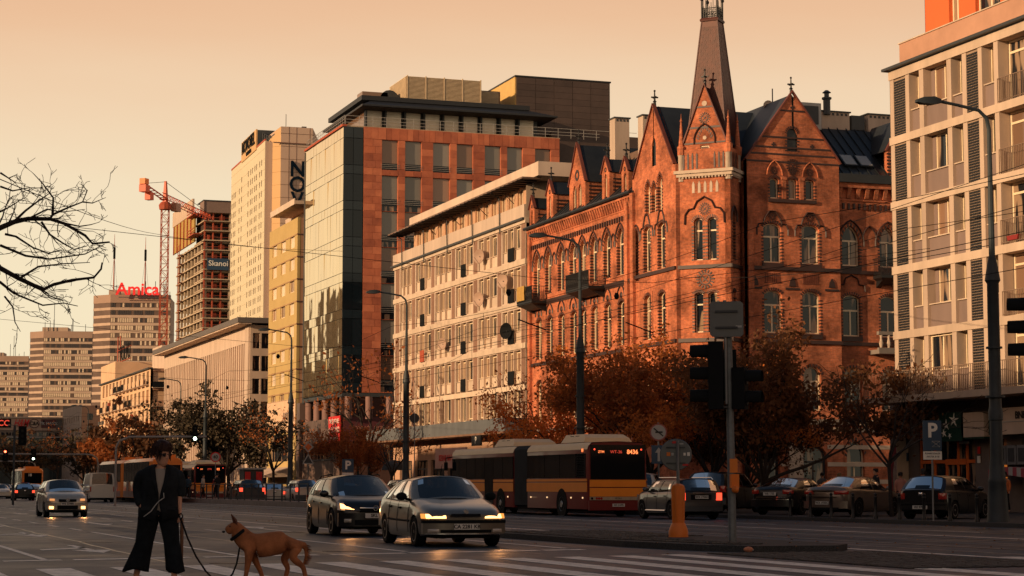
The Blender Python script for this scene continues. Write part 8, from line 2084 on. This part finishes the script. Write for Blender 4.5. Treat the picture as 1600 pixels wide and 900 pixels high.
# ---------------------------------------------------------------- traffic signals
def head_mb(n=3):
  b = MB(); b.box(-.16, .16, -.02, .20, 0, .34 * n)
  return b
visor = MB()
rr = []
for y, r in ((-.02, .135), (-.30, .125)): rr.append([(r * math.cos(a), y - (.0 if y > -.1 else .0), r * math.sin(a)) for a in [R(-25) + R(230) * k / 12 for k in range(13)]])
visor.rings(rr, False, False)
def signal(label, loc, rz, lit=None, col=None, n=3, group='traffic signals', board=False):
  t = thing('traffic_signal', label, 'traffic light', loc, rz, group)
  part('housing', head_mb(n), BLACKM, t)
  if board: part('back_board', MB().box(-.26, .26, .0, .02, -.12, .34 * n + .12), BLACKM, t)
  for k in range(n):
    v = part('visor', visor, BLACKM, t, (0, 0, .17 + .34 * k)); m = col if k == lit else BLACKP
    part('lens', MB().lathe([(.11, -.03), (.105, -.04), (.02, -.05)], (0, 0, .17 + .34 * k), 14, 'y'), m, t)
  return t
def pole(name, label, cat, pts, r, loc, group=None, m=None, n=8):
  t = thing(name, label, cat, loc, 0, group); part('pole', MB().tube(pts, r, n), m or MGREY, t, smooth=40); return t
# foreground pole on the refuge
gp = pole('signal_pole', 'grey steel signal pole on the refuge island carrying black signals and a blank sign', 'pole', [(0, 0, 0), (-.02, 0, 2), (-.04, 0, 4.05)], [.085, .08, .07], (17.18, 36.24, .12), None, mat('weathered_pole', (.17, .19, .20), .5, .3, var=.3, scale=5))
part('upper_pole', MB().tube([(-.13, -.06, 2.7), (-.15, -.06, 4.75)], .035, 8), MGREY, gp); part('bracket', MB().box(-.36, -.04, -.05, -.02, 3.98, 4.02).box(-.36, -.04, -.05, -.02, 2.62, 2.66), DGREY, gp)
part('push_box', MB().box(-.09, .08, -.16, -.08, 1.05, 1.32), ORANGE, gp); part('push_button', MB().ball((-.02, -.19, 1.02), .075, 10, 6), ORANGE, gp); part('yellow_sticker', MB().box(-.09, .07, -.11, -.085, 1.35, 1.62), mat('sticker', (.75, .22, .03), .5), gp)
s_ = thing('blank_road_sign', 'grey square sign seen from its back on top of the signal pole', 'sign', (17.03, 36.1, 4.42), R(-28))
part('plate', MB().rings([[(-.33 + c, 0, -.28), (.33 - c, 0, -.28), (.33, 0, -.28 + c), (.33, 0, .42 - c), (.33 - c, 0, .42), (-.33 + c, 0, .42), (-.33, 0, .42 - c), (-.33, 0, -.28 + c)] for c in (.05,)] + [[(-.33 + c, .03, -.28), (.33 - c, .03, -.28), (.33, .03, -.28 + c), (.33, .03, .42 - c), (.33 - c, .03, .42), (-.33 + c, .03, .42), (-.33, .03, .42 - c), (-.33, .03, -.28 + c)] for c in (.05,)]), mat('sign_back', (.13, .14, .145), .45, .5, var=.1), s_)
for z in (-.12, .2): part('clamp_bar', MB().box(-.22, .22, -.04, 0, z, z + .04), DGREY, s_)
part('sticker', MB().box(.18, .3, -.005, 0, -.1, -.06), LGREY, s_)
signal('large black signal head facing left on the grey signal pole', (16.78, 36.35, 2.72), R(-118), None, None, 3, 'signals on the grey pole').scale = (1.3, 1.3, 1.3)
signal('black signal head facing right on the grey signal pole', (17.42, 36.1, 2.72), R(52), None, None, 2, 'signals on the grey pole').scale = (1.15, 1.15, 1.2)
signal('smaller black signal behind the grey signal pole', (17.32, 36.7, 2.9), R(-18 + 180), None, None, 3, 'signals on the grey pole')
signal('black signal visors cut off by the right picture edge', (25.75, 38.8, 3.95), R(-118), None, None, 3, 'traffic signals').scale = (1.5, 1.5, 1.5)
pole('signal_pole', 'slim pole of the signal just outside the right picture edge', 'pole', [(0, 0, 0), (0, 0, 6)], .08, (26.3, 38.6, 0), 'signal poles', POLEG)
# orange keep-left bollard with the round sign seen from behind
kb = thing('beacon_bollard', 'orange plastic beacon bollard on the refuge island', 'bollard', (17.64, 39.9, .12))
part('base', MB().lathe([(.21, 0), (.21, .13), (.17, .24), (.14, .3)], (0, 0, 0), 18), ORANGE, kb, smooth=35);
b = MB(); rr = []
for z, r in ((.28, .135), (.7, .145), (1.02, .155), (1.1, .13), (1.14, .05)):
  rr.append([(r * (1 - (.16 if k % 4 in (1, 2) and .25 < z < 1.05 else 0)) * math.cos(2 * PI * k / 24), r * (1 - (.16 if k % 4 in (1, 2) and .25 < z < 1.05 else 0)) * math.sin(2 * PI * k / 24), z) for k in range(24)])
part('ribbed_body', b.rings(rr), ORANGE, kb, smooth=25)
ks = thing('round_road_sign', 'round grey sign back with stickers on a pipe above the orange bollard', 'sign', (17.64, 39.9, 1.2), R(-24))
part('pipe', MB().tube([(0, 0, 0), (.0, 0, .98)], .035, 8), MGREY, ks); part('disc', MB().lathe([(.33, .04), (.345, .05), (.345, .07), (.33, .08)], (-.04, 0, .68), 28, 'y'), mat('sign_back', (.1, .1, .1)), ks)
part('clamp', MB().box(-.25, .16, .015, .04, .48, .51).box(-.25, .16, .015, .04, .82, .85), DGREY, ks)
for x, z, w, h, m in ((-.12, .92, .12, .05, REDS), (.02, .9, .1, .03, LGREY), (-.24, .65, .08, .08, ORANGE), (-.14, .66, .05, .06, LGREY), (.12, .66, .05, .06, WHITEP), (.2, .65, .06, .08, WHITEP), (.1, .44, .12, .04, REDS)): part('sticker', MB().box(x, x + w, .03, .04, z, z + h), m, ks)
# parking sign, blue arrow sign, round no-turn sign and others
ps = thing('parking_sign', 'blue parking sign with white P and crossed envelope before the orange shop frame', 'sign', (33.45, 55.9, .12), R(-12))
part('pole', MB().tube([(0, 0, 0), (0, 0, 3.1)], .03, 8), MGREY, ps); part('plate', MB().box(-.3, .3, -.06, -.03, 2.2, 3.15), BLUES, ps); text('letter', 'P', .62, WHITEP, ps, (0, -.07, 2.82), (PI / 2, 0, 0), .003, .02)
part('envelope_outline', MB().tube([(-.02, -.07, 2.32), (.24, -.07, 2.32), (.24, -.07, 2.5), (-.02, -.07, 2.5), (-.02, -.07, 2.32), (.24, -.07, 2.5)], .008, 3).tube([(.24, -.07, 2.32), (-.02, -.07, 2.5)], .008, 3), LGREY, ps)
sp_ = part('lower_plate', MB().box(-.3, .3, -.06, -.03, 1.92, 2.18), WHITEP, ps)
for i, l in enumerate(('PONIEDZIAŁEK', '-PIĄTEK 8-18')): text('plate_lettering', l, .075, BLACKP, sp_, (0, -.065, 2.11 - i * .1), (PI / 2, 0, 0), .001, .001)
ns = thing('no_turn_sign', 'round white and red no turning sign between the bus and the crossover', 'sign', (33.0, 76.6, .12), R(-20))
part('pole', MB().tube([(0, 0, 0), (0, 0, 3.7)], .035, 8), MGREY, ns); part('disc', MB().lathe([(.36, -.06), (.36, -.03)], (0, 0, 3.3), 24, 'y'), mat('faded_sign_red', (.35, .10, .08), .6), ns); part('white_face', MB().lathe([(.30, -.07), (.30, -.06)], (0, 0, 3.3), 24, 'y'), LGREY, ns)
part('symbol', MB().cbox((0, -.075, 3.3), .5, .01, .05, 0, Matrix.Rotation(.7, 4, 'Y')).cbox((.02, -.076, 3.3), .3, .01, .07), BLACKP, ns)
bs = thing('blue_arrow_sign', 'blue one way sign with a white upward arrow beside the bus', 'sign', (32.75, 76.0, .12), R(-20))
part('plate', MB().box(-.3, .3, -.05, -.02, 2.0, 2.75), BLUES, bs); part('arrow', MB().prism([(-.05, 2.1), (.05, 2.1), (.05, 2.45), (.15, 2.45), (0, 2.67), (-.15, 2.45), (-.05, 2.45)], -.06, -.05, 'y'), LGREY, bs); part('pole', MB().tube([(0, 0, 0), (0, 0, 2.8)], .03, 8), MGREY, bs)
rs = thing('round_sign_back', 'round dark sign back high before the grey shop canopy of the cream block', 'sign', (34.5, 117.2, 0), 0); part('pole', MB().tube([(0, 0, 0), (0, 0, 5.6)], .03, 6), MGREY, rs); part('disc', MB().lathe([(.3, 0), (.3, .03)], (0, 0, 5.3), 20, 'y'), DGREY, rs)
p2 = thing('small_parking_sign', 'small blue parking sign above the parked cars left of the black hatchback', 'sign', (35.5, 137, 0), R(-14)); part('pole', MB().tube([(0, 0, 0), (0, 0, 2.8)], .03, 6), MGREY, p2); part('plate', MB().box(-.4, .4, -.05, 0, 2.2, 3.1), BLUES, p2); text('letter', 'P', .8, WHITEP, p2, (0, -.07, 2.65), (PI / 2, 0, 0), .004, .03); part('lower_plate', MB().box(-.4, .4, -.05, 0, 1.85, 2.15), WHITEP, p2)
p3 = thing('crossing_sign', 'triangular warning sign under an orange diamond sign on one pole before the salmon slab', 'sign', (36.0, 151, 0), R(-14)); part('pole', MB().tube([(0, 0, 0), (0, 0, 4.6)], .035, 6), MGREY, p3); part('triangle', MB().prism([(-.45, 2.9), (.45, 2.9), (0, 3.7)], -.05, 0, 'y'), LGREY, p3); part('triangle_face', MB().prism([(-.32, 2.97), (.32, 2.97), (0, 3.55)], -.06, -.05, 'y'), DGREY, p3); part('diamond', MB().prism([(-.42, 4.2), (0, 3.78), (.42, 4.2), (0, 4.62)], -.05, 0, 'y'), LGREY, p3); part('diamond_face', MB().prism([(-.28, 4.2), (0, 3.92), (.28, 4.2), (0, 4.48)], -.06, -.05, 'y'), ORPAINT, p3)
p4 = thing('speed_sign', 'round white and red speed limit sign above the distant bus', 'sign', (28.3, 148, 0), R(-11)); part('pole', MB().tube([(0, 0, 0), (0, 0, 3.4)], .03, 6), MGREY, p4); part('disc', MB().lathe([(.38, -.04), (.38, 0)], (0, 0, 3.35), 20, 'y'), REDS, p4); part('face', MB().lathe([(.29, -.05), (.29, -.04)], (0, 0, 3.35), 20, 'y'), LGREY, p4); text('number', '40', .34, BLACKP, p4, (0, -.06, 3.35), (PI / 2, 0, 0), .002, .01)
# gantry arms with hanging signals
def gantry(label, X, Y, L, z, heads, grp='signal gantries'):
  t = pole('signal_gantry', label, 'gantry', [(0, 0, 0), (0, 0, z - .9), (-.15, 0, z - .35), (-.6, 0, z - .05), (-1.1, 0, z), (-L, 0, z)], .085, (X, Y, 0), grp, mat('pale_pole', (.30, .27, .24), .6))
  for dx, lit, col, lb in heads: signal(lb, (X - dx, Y - .1, z - .62), R(-9), lit, col, 3, 'hanging traffic signals', True)
gantry('bent pale signal arm behind the silver small car', 27.1, 203, 11.5, 4.35, ((6.3, 0, GRNL, 'hanging signal with a white green lamp left of the bent arm'), (9.0, 2, REDL, 'hanging signal with an orange red lamp left of the green one')))
gantry('second smaller bent signal arm farther up the avenue', 27.6, 266, 9, 4.4, ((5.2, 0, GRNL, 'far hanging signal with a pale green lamp'),))
t = pole('signal_gantry', 'long straight signal arm above the tram reaching to the green signal', 'gantry', [(0, 0, 0), (0, 0, 3.6), (.2, 0, 4.0), (.8, 0, 4.25), (5.6, 0, 4.3)], .07, (17.9, 126, 0), 'signal gantries', mat('pale_pole', (.3, .27, .24)))
signal('bright signal showing white green light above the distant bus', (22.75, 125.8, 4.0), R(-11), 0, GRNL, 3, 'hanging traffic signals').scale = (1.0, 1, 1)
signal('dark unlit signal head at the left picture edge', (13.2, 136, 4.0), R(-5), None, None, 3, 'hanging traffic signals', True); pole('signal_pole', 'dark pole of the signal at the left picture edge', 'pole', [(0, 0, 0), (0, 0, 5.2)], .08, (12.7, 136, 0), 'signal poles', POLEG)
signal('small round lamp signal low at the left of the avenue', (19.2, 262, 2.3), R(-5), 1, GRNL, 2, 'hanging traffic signals')
# ---------------------------------------------------------------- bollards, railing, shelter
bo = thing('bollard', 'leftmost black bollard of the row along the kerb before the parked cars', 'bollard', (33.6, 66, .12), 0, 'black bollards along the kerb')
part('post', MB().lathe([(.075, 0), (.075, .08), (.055, .12), (.05, .70), (.065, .72), (.055, .76)], (0, 0, 0), 12), BLACKP, bo, smooth=40); part('knob', MB().ball((0, 0, .81), .058, 10, 6), BLACKP, bo, smooth=60)
for i in range(1, 9): copy_tree(bo, None, (33.6, 66 - i * 1.55, .12), 0, 'black bollard, %s from the left in the row along the kerb' % ['second', 'third', 'fourth', 'fifth', 'sixth', 'seventh', 'eighth', 'ninth'][i - 1])
fc = thing('platform_railing', 'dark railing of upright bars along the tram stop', 'railing', (26.7, 112, .32))
bar = MB().box(-.04, .04, -.05, .05, 0, 1.0).mesh('bar', POLEG)
for i in range(18): obj('bar', bar, fc, (0, i * 2.2, 0))
part('top_rail', MB().box(-.03, .03, -.1, 38, 1.0, 1.06), POLEG, fc); part('lower_rail', MB().box(-.02, .02, -.1, 38, .1, .14), POLEG, fc)
sh = thing('bus_shelter', 'glass stop shelter with a dark roof behind the waiting people', 'shelter', (28.0, 168, .3)); part('roof', MB().box(-.8, .8, -4, 3, 2.3, 2.4), DGREY, sh); part('back_glass', MB().box(.7, .72, -4, 3, .3, 2.2), GLASS, sh)
for y in (-3.9, -.5, 2.9): part('post', MB().box(.66, .74, y, y + .08, 0, 2.3), POLEG, sh)
ki = thing('advertising_kiosk', 'low kiosk with red panels beside the dark tree', 'kiosk', (37.5, 178, 0)); part('body', MB().box(-.9, .9, 0, 2, 0, 2.7), DGREY, ki); part('roof', MB().box(-1.05, 1.05, -.15, 2.2, 2.7, 2.85), LGREY, ki); part('red_panel', MB().box(-.8, -.3, -.05, 0, 1.5, 2.5), REDS, ki); part('red_panel', MB().box(.2, .75, -.05, 0, 1.5, 2.5), REDS, ki)
um = thing('cafe_parasol', 'dark domed parasol on the pavement before the cream block', 'parasol', (41, 144.5, .1)); part('canopy', MB().lathe([(1.0, 2.3), (.85, 2.7), (.5, 2.95), (.05, 3.05)], (0, 0, 0), 12), mat('dark_canvas', (.04, .045, .05), .8), um); part('pole', MB().tube([(0, 0, 0), (0, 0, 3.0)], .04, 6), DGREY, um)
lt = thing('crumpled_wrapper', 'small orange crumpled wrapper lying by the kerb of the refuge island', 'litter', (16.05, 33.2, .02)); part('paper', MB().ball((0, 0, .05), (.10, .06, .05), 7, 5), mat('orange_litter', (.55, .22, .12), .8), lt); part('fold', MB().ball((.06, .02, .04), (.06, .05, .03), 6, 4), LGREY, lt)
# ---------------------------------------------------------------- trees
def leafmat(name, c, c2):
  m = mat(name, c, .7, var=.35, scale=.9, col2=c2, spec=.2); N = m.node_tree.nodes; L = m.node_tree.links
  b = N['Principled BSDF']; o = N['Material Output']; t = N.new('ShaderNodeBsdfTranslucent'); x = N.new('ShaderNodeMixShader'); x.inputs[0].default_value = .38
  L.new(b.inputs['Base Color'].links[0].from_socket, t.inputs[0]); L.new(b.outputs[0], x.inputs[1]); L.new(t.outputs[0], x.inputs[2]); L.new(x.outputs[0], o.inputs[0]); return m
LEAFO = leafmat('orange_leaf', (.76, .23, .045), (.20, .06, .016))
LEAFR = leafmat('russet_leaf', (.42, .13, .035), (.11, .04, .016))
LEAFD = mat('dark_olive_leaf', (.060, .038, .015), .8, var=.35, scale=1.1, col2=(.018, .015, .009))
LEAFB = leafmat('brown_leaf', (.20, .085, .035), (.05, .025, .014))
def grow(b, p, d, L, r, depth, tips, rg, spread=.6, up=.1, kids=(2, 4), minr=.006):
  n = 4; pts = [p]; rad = [r]; q = Vector(p); dd = Vector(d).normalized()
  for i in range(n):
    dd = (dd + Vector((rg.gauss(0, .13), rg.gauss(0, .13), rg.gauss(0, .10) + up * .25))).normalized(); q = q + dd * L / n; pts.append(q.copy()); rad.append(max(minr, r * (1 - .5 * (i + 1) / n)))
  b.tube(pts, rad, 6 if r > .05 else (4 if r > .02 else 3), caps=False)
  if depth == 0: tips.append((q.copy(), dd.copy())); return
  if depth <= 1:
    for k in range(1, n): tips.append((pts[k].copy(), dd.copy()))
  for k in range(rg.randint(*kids)):
    t = rg.uniform(.35, 1.0) if k else 1.0
    i = min(n - 1, int(t * n)); s = pts[i].lerp(pts[i + 1], t * n - i) if t < 1 else pts[-1]
    a = Vector((rg.gauss(0, 1), rg.gauss(0, 1), rg.gauss(0, .6))).normalized()
    nd = (dd * (1 - spread * .5) + a * spread + Vector((0, 0, up))).normalized()
    grow(b, s, nd, L * rg.uniform(.55, .8), max(minr, rad[i] * rg.uniform(.5, .72)), depth - 1, tips, rg, spread, up, kids, minr)
def tree_meshes(seed, h, w, dens, leaf, ls=.10, trunk=.16, clear=.28, depth=4):
  rg = random.Random(seed); b = MB(); tips = []
  th = h * clear
  b.tube([(0, 0, 0), (.03, .02, th * .5), (.0, .06, th)], [trunk, trunk * .85, trunk * .75], 8, caps=False)
  for k in range(6):
    a = 2 * PI * k / 6 + rg.uniform(-.3, .3); el_ = rg.uniform(.5, 1.15) if k else 1.5
    d = Vector((math.cos(a) * math.cos(el_), math.sin(a) * math.cos(el_), math.sin(el_)))
    grow(b, Vector((0, .05, th * rg.uniform(.85, 1))), d, (h - th) * rg.uniform(.38, .5) * (1 if el_ > .9 else w), trunk * .55, depth - 1, tips, rg, .62, .12, (2, 3), .008)
  lm = MB(); n = 0
  if dens:
    for p, d in tips:
      if rg.random() > .9: continue
      c = dens if rg.random() < .6 else dens // 3
      for i in range(c):
        q = p + Vector((rg.gauss(0, .30), rg.gauss(0, .30), rg.gauss(0, .24))); s = ls * rg.uniform(.6, 1.4)
        u = Vector((rg.gauss(0, 1), rg.gauss(0, 1), rg.gauss(0, 1))).normalized(); v = u.cross(Vector((rg.gauss(0, 1), rg.gauss(0, 1), rg.gauss(0, 1)))).normalized()
        lm.face([q - u * s, q + v * s * .55, q + u * s, q - v * s * .55]); n += 1
  return b.mesh('trunk', BARK, 50, False), (lm.mesh('crown', leaf, 0, False) if dens else None)
_tm = {}
def tree(label, loc, key, scale=1.0, rz=0, group='street trees on the right pavement', name='street_tree'):
  if key not in _tm: _tm[key] = tree_meshes(*key[:-1]) if False else tree_meshes(*TK[key])
  tm, lm = _tm[key]; t = thing(name, label, 'tree', loc, rz, group); s = (scale,) * 3
  obj('trunk', tm, t, scale=s)
  if lm: o = obj('crown', lm, t, scale=s)
  return t
TK = {'o1': (11, 7.6, 1.2, 84, LEAFO, .09, .14, .20, 4), 'o2': (23, 7.6, 1.25, 90, LEAFR, .09, .14, .20, 4), 'd1': (31, 7.0, 1.15, 110, LEAFB, .095, .15, .15, 4), 'd2': (47, 8.2, 1.1, 50, LEAFD, .14, .18, .22, 4),
   'b1': (53, 5.6, .9, 0, BARK, .1, .07, .3, 4), 'b2': (67, 7.5, 1.1, 3, LEAFR, .10, .13, .3, 4), 'f1': (71, 8.0, 1.2, 34, LEAFB, .22, .18, .22, 3), 'f2': (83, 8.0, 1.2, 34, LEAFD, .22, .18, .22, 3), 'f3': (91, 8, 1.2, 34, LEAFR, .22, .18, .22, 3)}
tree('half bare orange tree before the left end of the brick building', (40.2, 111, .1), 'b2', 1.12, 1.0)
tree('second orange tree before the brick front, behind the middle of the bus', (39.2, 103.5, .1), 'o1', 1.0, 2.2)
tree('bright orange tree behind the rear half of the bus', (41.0, 97.5, .1), 'o1', 1.1, .3)
tree('broad russet tree above the back end of the bus', (39.5, 92.5, .1), 'o2', 1.12, 1.7)
tree('orange red tree behind the round signs, left of the grey signal pole', (40.6, 88.0, .1), 'o1', .98, 3.9)
tree('dark brown tree directly right of the grey signal pole', (40.0, 81.0, .1), 'd1', 1.22, .8)
tree('second dark leafy tree before the brick gable wing', (42.4, 87.6, .1), 'd1', .85, 2.7)
tree('bare thin tree standing among the bollards and parked cars', (36.6, 64.0, .12), 'b1', 1.18, 1.2, name='bare_tree')
tree('bare dark tree in front of the dark end wall of the glass block', (42.5, 157, .1), 'b2', 1.7, .5, name='bare_tree')
tree('low orange brown tree above the black hatchback', (39.5, 150, .1), 'o2', .78, 2.0)
tree('small russet tree beside the round parasol', (38.8, 137.5, .1), 'b2', .85, 3.1)
tree('bare spreading tree before the salmon slab', (38.0, 172, .1), 'b2', 1.15, 1.1, name='bare_tree')
tree('large dark leafy tree above the red kiosk', (37.2, 188, .1), 'd2', 1.28, .2)
tree('dark tree next to the large one, further left', (37.5, 199, .1), 'f2', 1.15, 2.2)
for i, (x, y, k, s, l) in enumerate(((36, 232, 'f1', 1.25, 'russet tree above the tram cars, right of the woman'), (35, 250, 'f3', 1.2, 'orange tree directly above the tram roof'), (36, 272, 'f1', 1.2, 'russet tree left of the woman, above the tram'), (38, 300, 'f2', 1.3, 'dark tree before the balcony block'), (37, 325, 'b2', 1.5, 'bare tree before the far end of the balcony block'),
  (36, 352, 'f2', 1.4, 'dark tree below the small cream block'), (37, 385, 'f1', 1.3, 'distant brown tree above the bent signal arm'), (40, 430, 'f2', 1.5, 'distant dark tree at the foot of the cream block'), (36, 440, 'f1', 1.4, 'distant russet tree under the oval store sign'), (38, 480, 'f1', 1.3, 'distant tree before the dark store glass'), (35, 500, 'f3', 1.1, 'farthest brown tree below the black store sign'), (32, 470, 'f1', 1.1, 'low brown tree above the far car queue'))):
  tree(l, (x, y, 0), k, s, i * 1.3, 'trees far up the avenue')
# bare tree reaching in from the left: its crown branches hang over the road
bt = thing('bare_tree', 'big bare tree whose black branches reach in from the left edge against the sky', 'tree', (-1.5, 36, 0))
rg = random.Random(5)
b = MB(); tips = []
SW = Vector((-1.5, 36, 0))
def W3(u, z, y): return Vector((u, y, z)) - SW
b.tube([(0, 0, 0), (.15, 0, 2.0), (.7, .1, 3.6), (2.0, .2, 4.6)], [.3, .24, .2, .15], 10)
b.tube([(.7, .1, 3.6), (3.0, -.1, 4.6), W3(2.6, 5.0, 36.1), W3(2.75, 5.55, 36), W3(2.6, 6.1, 36.4)], [.16, .13, .10, .07, .05], 8)
limbs = [[(2.85, 35.54, 5.57, 0.055), (2.99, 35.5, 5.64, 0.0501), (3.23, 35.53, 5.76, 0.0451), (3.47, 35.58, 5.83, 0.0401), (3.82, 35.42, 5.82, 0.0352), (4.04, 35.25, 5.73, 0.0303), (4.42, 35.37, 5.55, 0.0253), (4.54, 35.28, 5.4, 0.0204), (4.82, 35.19, 5.43, 0.0154)], [(3.97, 36.88, 6.01, 0.026), (4.04, 37.0, 6.11, 0.0213), (4.31, 36.99, 6.25, 0.0166), (4.57, 37.04, 6.37, 0.012), (4.64, 36.92, 6.58, 0.0073)], [(3.97, 36.38, 6.02, 0.022), (3.97, 36.38, 6.33, 0.0167), (3.79, 36.47, 6.59, 0.0114), (3.62, 36.53, 6.78, 0.0062)], [(4.35, 35.31, 6.13, 0.016), (4.53, 35.34, 6.12, 0.0102), (4.75, 35.27, 6.22, 0.0045)], [(3.18, 35.29, 5.71, 0.028), (3.39, 35.28, 5.93, 0.0213), (3.61, 35.36, 6.12, 0.0146), (3.81, 35.49, 6.28, 0.0078)], [(3.79, 36.54, 5.91, 0.024), (3.94, 36.5, 5.68, 0.0197), (4.18, 36.61, 5.55, 0.0154), (4.38, 36.59, 5.44, 0.011), (4.63, 36.74, 5.53, 0.0067)], [(3.17, 36.54, 5.66, 0.026), (3.34, 36.41, 5.61, 0.0213), (3.63, 36.3, 5.41, 0.0166), (3.92, 36.47, 5.34, 0.012), (4.14, 36.45, 5.4, 0.0073)], [(3.02, 36.16, 6.7, 0.02), (3.17, 36.16, 6.61, 0.0128), (3.31, 36.12, 6.68, 0.0056)], [(3.13, 35.76, 6.55, 0.012), (3.26, 35.79, 6.48, 0.0077), (3.44, 35.94, 6.49, 0.0034)], [(3.06, 36.48, 6.05, 0.02), (3.22, 36.61, 6.15, 0.0128), (3.5, 36.79, 6.36, 0.0056)], [(2.84, 36.19, 5.22, 0.05), (3.07, 36.32, 5.03, 0.0455), (3.42, 36.48, 4.87, 0.041), (3.85, 36.63, 4.7, 0.0365), (4.04, 36.65, 4.8, 0.032), (4.38, 36.73, 4.9, 0.0275), (4.75, 36.63, 4.95, 0.023), (4.89, 36.75, 5.12, 0.0185), (4.91, 36.77, 5.24, 0.014)], [(3.0, 35.46, 4.7, 0.025), (3.23, 35.58, 4.54, 0.0214), (3.36, 35.76, 4.5, 0.0178), (3.75, 35.61, 4.33, 0.0142), (4.12, 35.72, 4.39, 0.0106), (4.36, 35.69, 4.34, 0.007)], [(3.31, 35.3, 4.75, 0.024), (3.64, 35.39, 4.98, 0.0182), (4.09, 35.53, 5.06, 0.0125), (4.51, 35.36, 5.08, 0.0067)], [(3.04, 36.04, 5.4, 0.026), (3.49, 36.12, 5.24, 0.0213), (3.89, 36.06, 5.19, 0.0166), (4.53, 36.2, 5.32, 0.012), (4.89, 36.37, 5.53, 0.0073)], [(3.15, 36.19, 4.52, 0.018), (3.29, 36.12, 4.33, 0.0137), (3.32, 35.97, 4.05, 0.0094), (3.42, 36.0, 3.89, 0.005)], [(3.68, 35.05, 4.55, 0.016), (3.82, 35.01, 4.43, 0.0102), (4.15, 35.05, 4.34, 0.0045)], [(3.43, 35.22, 5.78, 0.02), (3.76, 35.35, 5.98, 0.0152), (3.99, 35.28, 5.93, 0.0104), (4.42, 35.45, 6.02, 0.0056)], [(4.2, 36.67, 5.92, 0.018), (4.48, 36.66, 5.87, 0.0137), (4.68, 36.66, 5.91, 0.0094), (4.84, 36.71, 5.97, 0.005)], [(3.03, 36.19, 6.46, 0.02), (3.25, 36.24, 6.4, 0.0152), (3.54, 36.4, 6.49, 0.0104), (3.78, 36.4, 6.5, 0.0056)]]
for L_ in limbs:
  pts = [W3(x, z, y) for x, y, z, r in L_]; rad = [l[3] for l in L_]
  b.tube(pts, rad, 6, caps=False)
  for i in range(len(pts) - 1):
    a, c = pts[i], pts[i + 1]; m = int((c - a).length / .24) + 1
    for k in range(m):
      p = a.lerp(c, rg.random()); dd = (c - a).normalized(); n_ = Vector((rg.gauss(-.15, .7), rg.gauss(0, .9), rg.gauss(0, .75)))
      r_ = lerp(rad[i], rad[i + 1], .5)
      grow(b, p, (dd * .9 + n_).normalized(), rg.uniform(.2, .42) * (.55 if i == len(pts) - 2 else 1), max(.006, r_ * .42), 2, tips, rg, .5, -.01, (1, 3), .0048)
part('trunk', b, BARK, bt, smooth=60, recalc=False)
lm = MB()
for p, d in tips:
  if rg.random() < .02: q = p; u = Vector((rg.gauss(0, 1), rg.gauss(0, 1), rg.gauss(0, 1))).normalized() * .02; v = u.cross(Vector((0, 1, .3))).normalized() * .012; lm.face([q - u, q + v, q + u, q - v])
part('last_leaves', lm, LEAFR, bt, recalc=False)
